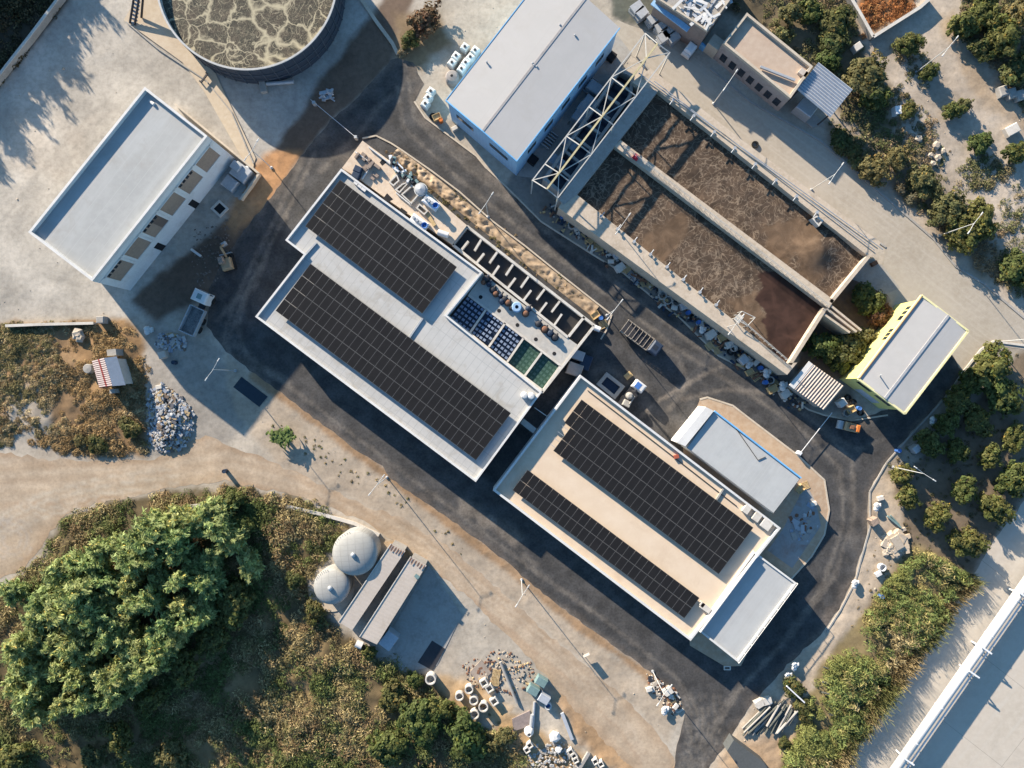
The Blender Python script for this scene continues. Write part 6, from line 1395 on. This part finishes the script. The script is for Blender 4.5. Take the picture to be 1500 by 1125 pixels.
def tree(px, py, r, h, kind, label, name='tree', cat='tree', group=None, jit=.1):
    lst = CROWNS.setdefault(kind, [])
    if len(lst) < 3: lst.append(crown(kind)); me = lst[-1]
    else: me = rnd.choice(lst)
    zc = h*.62; k = .1*(H-zc)/H; R_ = r*k; x, y = P(px, py, zc)
    zmax = {'poplar': 3.6}.get(kind, 1.75)
    t = thing(name, label, cat, (x, y, max(0, float(gz(x, y)))-.05), rnd.uniform(0, 6.28), group)
    t.scale = (R_*rnd.uniform(.95, 1.22), R_*rnd.uniform(.88, 1.08), h/zmax*rnd.uniform(.9, 1.1))
    for nm, mm in (('trunk', TRUNK['poplar' if kind == 'poplar' else 'x']), ('crown', me)):
        o = bpy.data.objects.new(nm, mm); col.objects.link(o); link_child(o, t)
    return t
# orchard on the right
OR = [(1412, 590, 27, 3.6, 'dark round tree in the shade at the top left of the orchard'), (1475, 578, 34, 4.2, 'broad olive green tree against the right edge, lower of the two at the road corner'), (1458, 534, 36, 4.4, 'large yellowish green tree filling the road corner below the leaning lamp'),
      (1425, 560, 22, 3.4, 'tree tucked left of the large corner tree'), (1367, 650, 22, 3.2, 'dark shaded tree on the verge behind the grey box'), (1390, 622, 22, 3.2, 'dark shaded tree next to the verge, second along the road'), (1326, 695, 19, 2.9, 'small brownish green tree under the single lamp arm'),
      (1333, 729, 20, 3.0, 'round tree just below the lamp at the road corner'), (1455, 670, 19, 3.2, 'sunlit tree in the middle of the orchard, its lower half dark'), (1416, 716, 21, 3.2, 'sunlit round tree in the orchard centre'), (1489, 702, 26, 3.6, 'tall sunlit tree against the right edge of the orchard'),
      (1460, 746, 27, 3.6, 'large bright round tree by the concrete plain'), (1376, 758, 24, 3.4, 'round sunlit tree at the lower left of the orchard'), (1420, 797, 29, 3.6, 'lowest round tree of the orchard, beside the concrete plain'), (1405, 660, 20, 3.0, 'shaded tree between the lamp and the orchard centre'), (1440, 620, 22, 3.0, 'shaded tree deep in the upper orchard'), (1490, 640, 22, 3.0, 'shaded tree at the right edge of the upper orchard')]
for x, y, r, h, lab in OR: tree(x, y, r, h, 'orchard', lab, 'orchard_tree', group='orchard trees')
UP = [(1272, 110, 36, 3.8, 'olive', 'large yellow green tree beside the ribbed canopy'), (1285, 142, 24, 3.0, 'orchard', 'dark green lower part tree below the yellow green one by the canopy'), (1335, 62, 24, 3.2, 'orchard', 'dark round tree by the shade patch at the upper right'), (1364, 104, 15, 2.6, 'orchard', 'small round tree under the lamp at the far upper right'),
      (1332, 160, 14, 2.2, 'orchard', 'small dark tree next to the white box'), (1400, 160, 17, 2.4, 'orchard', 'left part of the low tree on the dirt track bend'), (1416, 152, 14, 2.2, 'olive', 'right part of the low tree on the dirt track bend'), (1440, 208, 18, 2.4, 'broad', 'small dark green tree alone on the dirt track'), (1494, 220, 20, 2.6, 'orchard', 'tree cut by the right edge beside the pale stone block'),
      (1282, 246, 25, 2.8, 'olive', 'round olive bush at the edge of the concrete road, left one of three'), (1317, 230, 22, 2.8, 'olive', 'round olive bush near the concrete road, upper one of three'), (1356, 264, 28, 3.0, 'olive', 'round olive bush near the concrete road, right one of three'), (1396, 305, 34, 4.0, 'olive', 'upper left crown of the large tree group at the double lamp'), (1440, 322, 32, 4.0, 'orchard', 'right crown of the large tree group at the double lamp'),
      (1412, 340, 30, 3.8, 'orchard', 'lower crown of the large tree group at the double lamp'), (1495, 395, 26, 3.2, 'orchard', 'dense tree cut by the right edge above the concrete road'), (1321, 276, 10, 1.2, 'pale', 'small pale dry shrub left of the two at the roadside'), (1340, 290, 11, 1.2, 'pale', 'small pale dry shrub right of the two at the roadside'),
      (1160, 18, 20, 2.8, 'olive', 'pale olive bush at the top edge above the sandy-roofed building'), (1188, 14, 18, 2.4, 'broad', 'green bush at the top edge right of the pale one'), (1226, 30, 26, 2.6, 'bush', 'green bush beside the grey wall corner'), (1222, 62, 24, 2.6, 'bush', 'green bush left of the small pale box'), (1216, 86, 20, 2.2, 'broad', 'dark green bush between canopy and pale box'), (1148, 50, 18, 2.0, 'olive', 'yellowish bush along the upper wall of the sandy-roofed building'),
      (1233, 205, 19, 1.6, 'bush', 'grey green shrub in the shade by the road, upper one'), (1252, 222, 16, 1.4, 'bush', 'grey green shrub in the shade by the road, lower one'), (1420, 32, 26, 3.2, 'orchard', 'dark tree at the top right beside the track'), (1447, 8, 26, 3.4, 'broad', 'bright green tree cut by the top edge at the right'), (1474, 48, 34, 4.2, 'orchard', 'large dark tree in the top right corner'), (1496, 18, 28, 3.8, 'olive', 'yellow green tree in the very corner at the top right'), (1440, 70, 18, 2.6, 'bush', 'dark bush below the top right trees'), (1497, 100, 26, 3.0, 'bush', 'dark bush at the right edge above the grey blocks'),
      (1275, 438, 25, 3.6, 'broad', 'bright green tree between the upper basin and the yellow wall'), (1291, 462, 17, 2.4, 'dry', 'brown dry bush against the yellow wall'), (1211, 508, 27, 3.8, 'broad', 'dark green tree left of the pair below the outlet channel'), (1250, 508, 29, 4.0, 'olive', 'grey green tree right of the pair, touching the yellow wall'), (1272, 492, 18, 3.0, 'olive', 'small olive tree squeezed against the yellow wall'), (1237, 530, 20, 3.0, 'broad', 'green tree behind the corrugated shed'),
      (622, 25, 23, 3.4, 'dry', 'reddish brown tree at the top beside the dark earth strip'), (600, 56, 15, 2.0, 'bush', 'green bush at the foot of the reddish tree'), (592, 72, 10, 1.2, 'pale', 'pale dry shrub at the foot of the reddish tree')]
for x, y, r, h, kd, lab in UP: tree(x, y, r, h, kd, lab, 'bush' if h < 2.5 else 'tree', 'bush' if h < 2.5 else 'tree')
# grove lower left: slender trees leaning away from the centre of the picture, because they are tall
GR = []
poly = [(10, 1000), (40, 930), (62, 870), (100, 820), (150, 792), (215, 768), (280, 750), (322, 752), (340, 785), (318, 850), (285, 905), (238, 960), (190, 1010), (120, 1040), (40, 1040)]
tries = 0
while len(GR) < 64 and tries < 9000:
    tries += 1; a, b = rnd.uniform(0, 350), rnd.uniform(735, 1045)
    if float(sdist(np.array([a]), np.array([b]), poly)[0]) > -4 and all(math.hypot(a-c[0], b-c[1]) > 24.5 for c in GR): GR.append((a, b))
GR.sort(key=lambda c: c[1])
rows_ = [GR[i:i+10] for i in range(0, len(GR), 10)]
for ri, rw_ in enumerate(rows_):
    for ci, (a, b) in enumerate(sorted(rw_)):
        h = rnd.uniform(4.6, 7.6)*(.85 if a > 280 else 1)
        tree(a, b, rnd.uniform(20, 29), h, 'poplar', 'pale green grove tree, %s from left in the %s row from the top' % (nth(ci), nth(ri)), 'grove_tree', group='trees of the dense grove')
LO = [(340, 735, 16, 3.0, 'broad', 'bright green tree at the upper tip of the grove by the planks'), (366, 828, 25, 4.0, 'poplar', 'bright light green tree right of the grove'), (352, 770, 20, 3.0, 'broad', 'green tree below the upper tip of the grove'), (340, 886, 33, 4.5, 'orchard', 'large olive green tree right of the dark gap in the grove'), (308, 930, 29, 4.0, 'orchard', 'olive green tree in the diagonal row, second from the top'),
      (268, 977, 28, 4.0, 'orchard', 'olive green tree in the diagonal row, third from the top'), (219, 1026, 23, 3.6, 'orchard', 'olive green tree in the diagonal row, fourth from the top'), (173, 1082, 24, 3.6, 'orchard', 'olive green tree in the diagonal row, fifth from the top'), (245, 1108, 25, 3.0, 'olive', 'pale olive bush at the bottom edge below the diagonal row'), (135, 1112, 24, 3.0, 'olive', 'olive bush at the bottom edge left of the diagonal row'), (14, 1112, 26, 3.4, 'orchard', 'green tree in the lower left corner'),
      (18, 868, 22, 4.5, 'poplar', 'green tree at the left edge above the grove'), (30, 940, 18, 4.5, 'poplar', 'green tree at the left edge of the grove beside the brown gap'), (615, 1056, 35, 3.6, 'broad', 'large round bush left of the concrete rings'), (682, 1084, 38, 4.0, 'broad', 'largest round bush at the bottom edge below the concrete rings'), (567, 1096, 30, 3.2, 'broad', 'round bush at the bottom edge left of the largest'), (574, 1024, 25, 2.6, 'bush', 'green bush above the round bushes at the bottom'),
      (640, 1040, 22, 3.0, 'broad', 'small round bush between the two largest bushes at the bottom'), (607, 998, 13, 1.8, 'broad', 'small bright bush beside the single wide ring'), (540, 957, 13, 1.8, 'broad', 'small bright bush below the white drum'), (431, 850, 15, 1.8, 'bush', 'yellow green bush left of the domed tanks'), (460, 896, 17, 1.8, 'bush', 'green bush below the smaller domed tank'), (718, 1100, 20, 2.2, 'olive', 'yellowish bush right of the largest bush at the bottom'), (740, 1080, 16, 1.6, 'olive', 'yellowish low bush left of the white cone'),
      (190, 628, 17, 1.6, 'bush', 'green bush at the lower right of the dry grass plot'), (140, 650, 15, 1.2, 'bush', 'low green bush at the bottom of the dry grass plot'), (115, 645, 11, 1.0, 'olive', 'pale low bush at the bottom of the dry grass plot'), (1164, 1010, 17, 1.6, 'bush', 'green bush beside the fanned pipe pile, upper one'), (1180, 1040, 18, 1.6, 'bush', 'green bush right of the fanned pipe pile'), (1150, 1090, 10, 1.0, 'bush', 'small green bush on the tan ground below the pipe pile')]
for x, y, r, h, kd, lab in LO: tree(x, y, r, h, kd, lab, 'bush' if h < 2.5 else 'tree', 'bush' if h < 2.5 else 'tree')
# trees outside the wall that throw the jagged shadow over the upper left yard
for i, (x, y, h) in enumerate(((-40, -15, 7.5), (-95, 60, 7.5), (-70, 20, 8.2), (-125, 95, 7.8), (-150, 130, 7.0), (-20, -60, 8.0), (0, -100, 7.6), (20, -140, 7.6), (-175, 165, 7.0), (-110, 0, 8.6), (-60, -70, 9.0), (-105, 30, 8.6), (-85, -45, 8.8), (-140, 60, 8.4), (-165, 110, 8.0), (-35, -100, 8.6))):
    xx, yy = P(x, y); t = tree(x, y, 30, h, 'poplar', 'tree outside the boundary wall, %s along it' % nth(i), 'grove_tree', group='trees beyond the boundary wall'); t.location.x, t.location.y = xx, yy
# broad leaved clump by the dirt road
b0 = P(414, 640, .9); t = thing('banana_clump', 'bright green clump of broad arching leaves by the dirt road', 'plant', (*b0, 0))
vs, fs, cs_ = [], [], []
for i in range(110):
    a = rnd.uniform(0, 6.28); L_ = rnd.uniform(.6, 1.5); w_ = rnd.uniform(.12, .22); el = rnd.uniform(.5, 1.2); o = (rnd.gauss(0, .75), rnd.gauss(0, .4)); n = 6; base = len(vs)
    for j in range(n+1):
        s = j/n; r = L_*s*math.cos(el*(1-.4*s)); z = .3+L_*(math.sin(el)*s-.75*s*s); wd = w_*math.sin(math.pi*min(1, .15+.85*s))+.02
        for sg in (-1, 1): vs.append((o[0]+r*math.cos(a)-sg*wd*math.sin(a), o[1]+r*math.sin(a)+sg*wd*math.cos(a), max(.05, z+.9)))
    cc_ = np.array((.17, .21, .07))*rnd.uniform(.7, 1.25)
    for j in range(n): fs.append((base+2*j, base+2*j+2, base+2*j+3, base+2*j+1)); cs_.append(cc_)
me = np_mesh('foliage', np.array(vs), np.array(fs), np.array(cs_), dom='FACE'); me.materials.append(M['leaf']); o = bpy.data.objects.new('foliage', me); col.objects.link(o); link_child(o, t)
MB().tube((*b0, 0), (*b0, 1.2), .25, .15).build('stem', M['bark'], t)

# grasses and reeds
def tufts(name, polys, n, hmin, hmax, pal, label, seed, blades=6, wid=.09, edge=4, spread=.22, dens=None, kind='grass'):
    g = np.random.default_rng(seed); cx, cy = [], []
    allx = [p[0] for q in polys for p in q]; ally = [p[1] for q in polys for p in q]
    lo = (max(-60, min(allx)), max(-60, min(ally))); hi = (min(1560, max(allx)), min(1185, max(ally)))
    while len(cx) < n:
        a = g.uniform(lo[0], hi[0], n*2); b = g.uniform(lo[1], hi[1], n*2); ok = np.zeros(len(a), bool)
        for q in polys: ok |= sdist(a, b, q) > edge+g.normal(0, 3, len(a))
        dn = fbm(a*.012+seed, b*.012, 50+seed); ok &= g.random(len(a)) < sstep(dn, .3, .55)*.8+.2
        cx += list(a[ok]); cy += list(b[ok])
        if ok.sum() == 0: break
    a = np.array(cx[:n]); b = np.array(cy[:n]); x = (a-750)*.1; y = (562.5-b)*.1; z = np.maximum(gz(x, y), 0)-.03; n = len(x)
    h = g.uniform(hmin, hmax, n)*(.5+fbm(x*.25, y*.25, 61))
    th = g.uniform(0, 2*np.pi, (n, blades)); ln = g.uniform(.1, 1., (n, blades))
    dx = np.cos(th); dy = np.sin(th); hb = h[:, None]*g.uniform(.6, 1.15, (n, blades)); sp = spread*ln
    bx = x[:, None]+dx*.06*g.normal(0, 1, (n, blades)); by = y[:, None]+dy*.06; tx = bx+dx*sp*hb*1.8; ty = by+dy*sp*hb*1.8
    wx = -dy*wid*(.6+.8*g.random((n, blades))); wy = dx*wid; z0 = np.broadcast_to(z[:, None], bx.shape); zt_ = z0+hb
    v = np.stack([np.stack([bx-wx, by-wy, z0], 2), np.stack([bx+wx, by+wy, z0], 2), np.stack([(bx+tx)/2+wx, (by+ty)/2+wy, z0+hb*.7], 2)*1.0, np.stack([tx, ty, zt_], 2), ], 2)
    v[:, :, 2] = np.stack([tx+wx*.35, ty+wy*.35, zt_], 2); v[:, :, 3] = np.stack([tx-wx*.35, ty-wy*.35, zt_-.0], 2)
    f = fbm(x*.22+seed, y*.22, 70+seed, 5); idx_ = np.clip(((f-.25)/.5*len(pal)+g.normal(0, .45, n)), 0, len(pal)-1).astype(int)
    cl = np.array(pal)[idx_][:, None, :]*g.uniform(.65, 1.35, (n, blades, 1))
    me = np_mesh(name, v.reshape(-1, 3), np.arange(4*n*blades).reshape(-1, 4), cl.reshape(-1, 3), dom='FACE'); me.materials.append(M['straw'])
    o = bpy.data.objects.new(name, me); col.objects.link(o); return tag(o, label, kind, kind='stuff')
def mounds(name, polys, n, r0, r1, hh, pal, label, seed, per=30, ls=.16, edge=3, kind='plants', asp=1.5, up=.5, steep=0.):
    """low clumps of leaves and stalks that grow into each other"""
    g = np.random.default_rng(seed); cx, cy = [], []
    allx = [p[0] for q in polys for p in q]; ally = [p[1] for q in polys for p in q]
    lo = (max(-60, min(allx)), max(-60, min(ally))); hi = (min(1560, max(allx)), min(1185, max(ally)))
    while len(cx) < n:
        a = g.uniform(lo[0], hi[0], n*2); b = g.uniform(lo[1], hi[1], n*2); ok = np.zeros(len(a), bool)
        for q in polys: ok |= sdist(a, b, q) > edge+g.normal(0, 3, len(a))
        ok &= g.random(len(a)) < sstep(fbm(a*.02+seed, b*.02, 50+seed), .36, .54)*.93+.07
        cx += list(a[ok]); cy += list(b[ok])
    a = np.array(cx[:n]); b = np.array(cy[:n]); x = (a-750)*.1; y = (562.5-b)*.1; z = np.maximum(gz(x, y), 0)-.05
    r = g.uniform(r0, r1, n)*(.55+.9*fbm(x*.2, y*.2, 61+seed)); h = r*hh*g.uniform(.7, 1.3, n)
    q = g.normal(size=(n, per, 3)); q[:, :, 2] = abs(q[:, :, 2]); q /= np.linalg.norm(q, axis=2, keepdims=True)
    rad = g.uniform(.35, 1, (n, per, 1))**.5
    pos = q*rad*np.stack([r, r, h], 1)[:, None, :]+np.stack([x, y, z], 1)[:, None, :]
    nrm = q*.7+g.normal(size=q.shape)*.5+np.array([0, 0, up]); nrm /= np.linalg.norm(nrm, axis=2, keepdims=True)
    f = fbm(x*.16+seed, y*.16, 70+seed, 5); idx_ = np.clip((f-.28)/.44*len(pal)+g.normal(0, .7, n), 0, len(pal)-1).astype(int)
    cl = np.array(pal)[idx_][:, None, :]*g.uniform(.75, 1.25, (n, 1, 1))*g.uniform(.65, 1.35, (n, per, 1))
    sz = (ls*g.uniform(.6, 1.4, (n, per))*np.clip(r/(.5*(r0+r1)), .6, 1.3)[:, None]).ravel()
    v, qd, cl = leaves(pos.reshape(-1, 3), nrm.reshape(-1, 3), sz, cl.reshape(-1, 3), asp)
    me = np_mesh(name, v, qd, cl, dom='FACE'); me.materials.append(M['straw'])
    o = bpy.data.objects.new(name, me); col.objects.link(o); return tag(o, label, kind, kind='stuff')
mounds('dry_grass', [SCRUB_L], 2600, .25, .75, .5, [(.37, .26, .13), (.33, .22, .105), (.26, .18, .09), (.40, .31, .17), (.21, .18, .085)], 'rusty dry grass on the plot around the tiled hut', 1, per=64, ls=.062, kind='grass', asp=5)
mounds('scrub', [FOREST], 8200, .3, 1.1, .75, [(.12, .145, .05), (.17, .175, .07), (.25, .205, .095), (.34, .27, .135), (.24, .17, .09), (.16, .17, .065), (.115, .14, .048)], 'mixed green and straw scrub on the slope at the lower left', 2, per=52, ls=.080, asp=4.2)
mounds('weeds', [SCR_T, ROADSIDE, SCR_TR, [(1260, 130), (1320, 120), (1400, 210), (1500, 240), (1500, 380), (1440, 330), (1300, 210)], [(1300, 60), (1380, 70), (1400, 130), (1330, 120)]], 2100, .25, .8, .7, [(.15, .15, .07), (.22, .18, .10), (.12, .13, .055), (.30, .22, .13)], 'scrubby weeds on the ground at the upper right', 3, per=50, ls=.08, asp=3.5)
mounds('rust_grass', [RED_T], 420, .25, .6, .6, [(.38, .16, .06), (.30, .13, .055), (.42, .22, .09)], 'rust coloured grass inside the grey wall corner', 4, per=50, ls=.07, asp=4)
mounds('dark_undergrowth', [OUTER], 700, .4, 1.0, .8, [(.09, .075, .04), (.07, .06, .03), (.13, .095, .055)], 'dark undergrowth beyond the boundary wall', 5, per=26, ls=.18)
mounds('reeds', [REEDS], 1300, .45, .95, 2.2, [(.20, .21, .07), (.16, .195, .066), (.27, .23, .095), (.15, .18, .06), (.34, .27, .14)], 'tall green and straw thicket between the rubble verge and the concrete plain', 6, per=90, ls=.085, edge=6, kind='reeds', asp=5.0)
tufts('reed_fringe', [[(1416, 838), (1432, 846), (1360, 943), (1292, 1030), (1230, 1122), (1215, 1118), (1278, 1020), (1345, 934)]], 900, 1.0, 1.9, [(.30, .23, .12), (.24, .19, .09), (.16, .16, .06)], 'straw coloured reed fringe at the edge of the concrete plain', 8, blades=9, spread=.42, wid=.06, edge=0, kind='reeds')
mounds('orchard_weeds', [ORCH], 420, .15, .45, .5, [(.15, .12, .07), (.12, .12, .055)], 'sparse weeds under the orchard trees', 7, per=34, ls=.06, asp=4)
mounds('bank_weeds', [[(395, 600), (440, 625), (560, 700), (690, 800), (760, 880), (640, 790), (480, 690), (400, 650)], [(1280, 800), (1320, 825), (1230, 950), (1260, 850)], [(640, 1000), (770, 1060), (790, 1125), (700, 1060)]], 110, .10, .3, .5, [(.36, .27, .15), (.28, .22, .12), (.19, .17, .08)], 'thin weeds on the tan banks along the dirt road', 9, per=34, ls=.06, asp=4)
mounds('bank_scrub', [[(560, 215), (600, 232), (690, 298), (780, 368), (862, 438), (850, 448), (760, 385), (670, 318), (590, 255)]], 420, .12, .38, .55, [(.27, .19, .11), (.20, .15, .085), (.33, .24, .14), (.15, .13, .065)], 'dry scrub on the soil bank along the kerb above the zigzag channel', 12, per=40, ls=.06, asp=4)
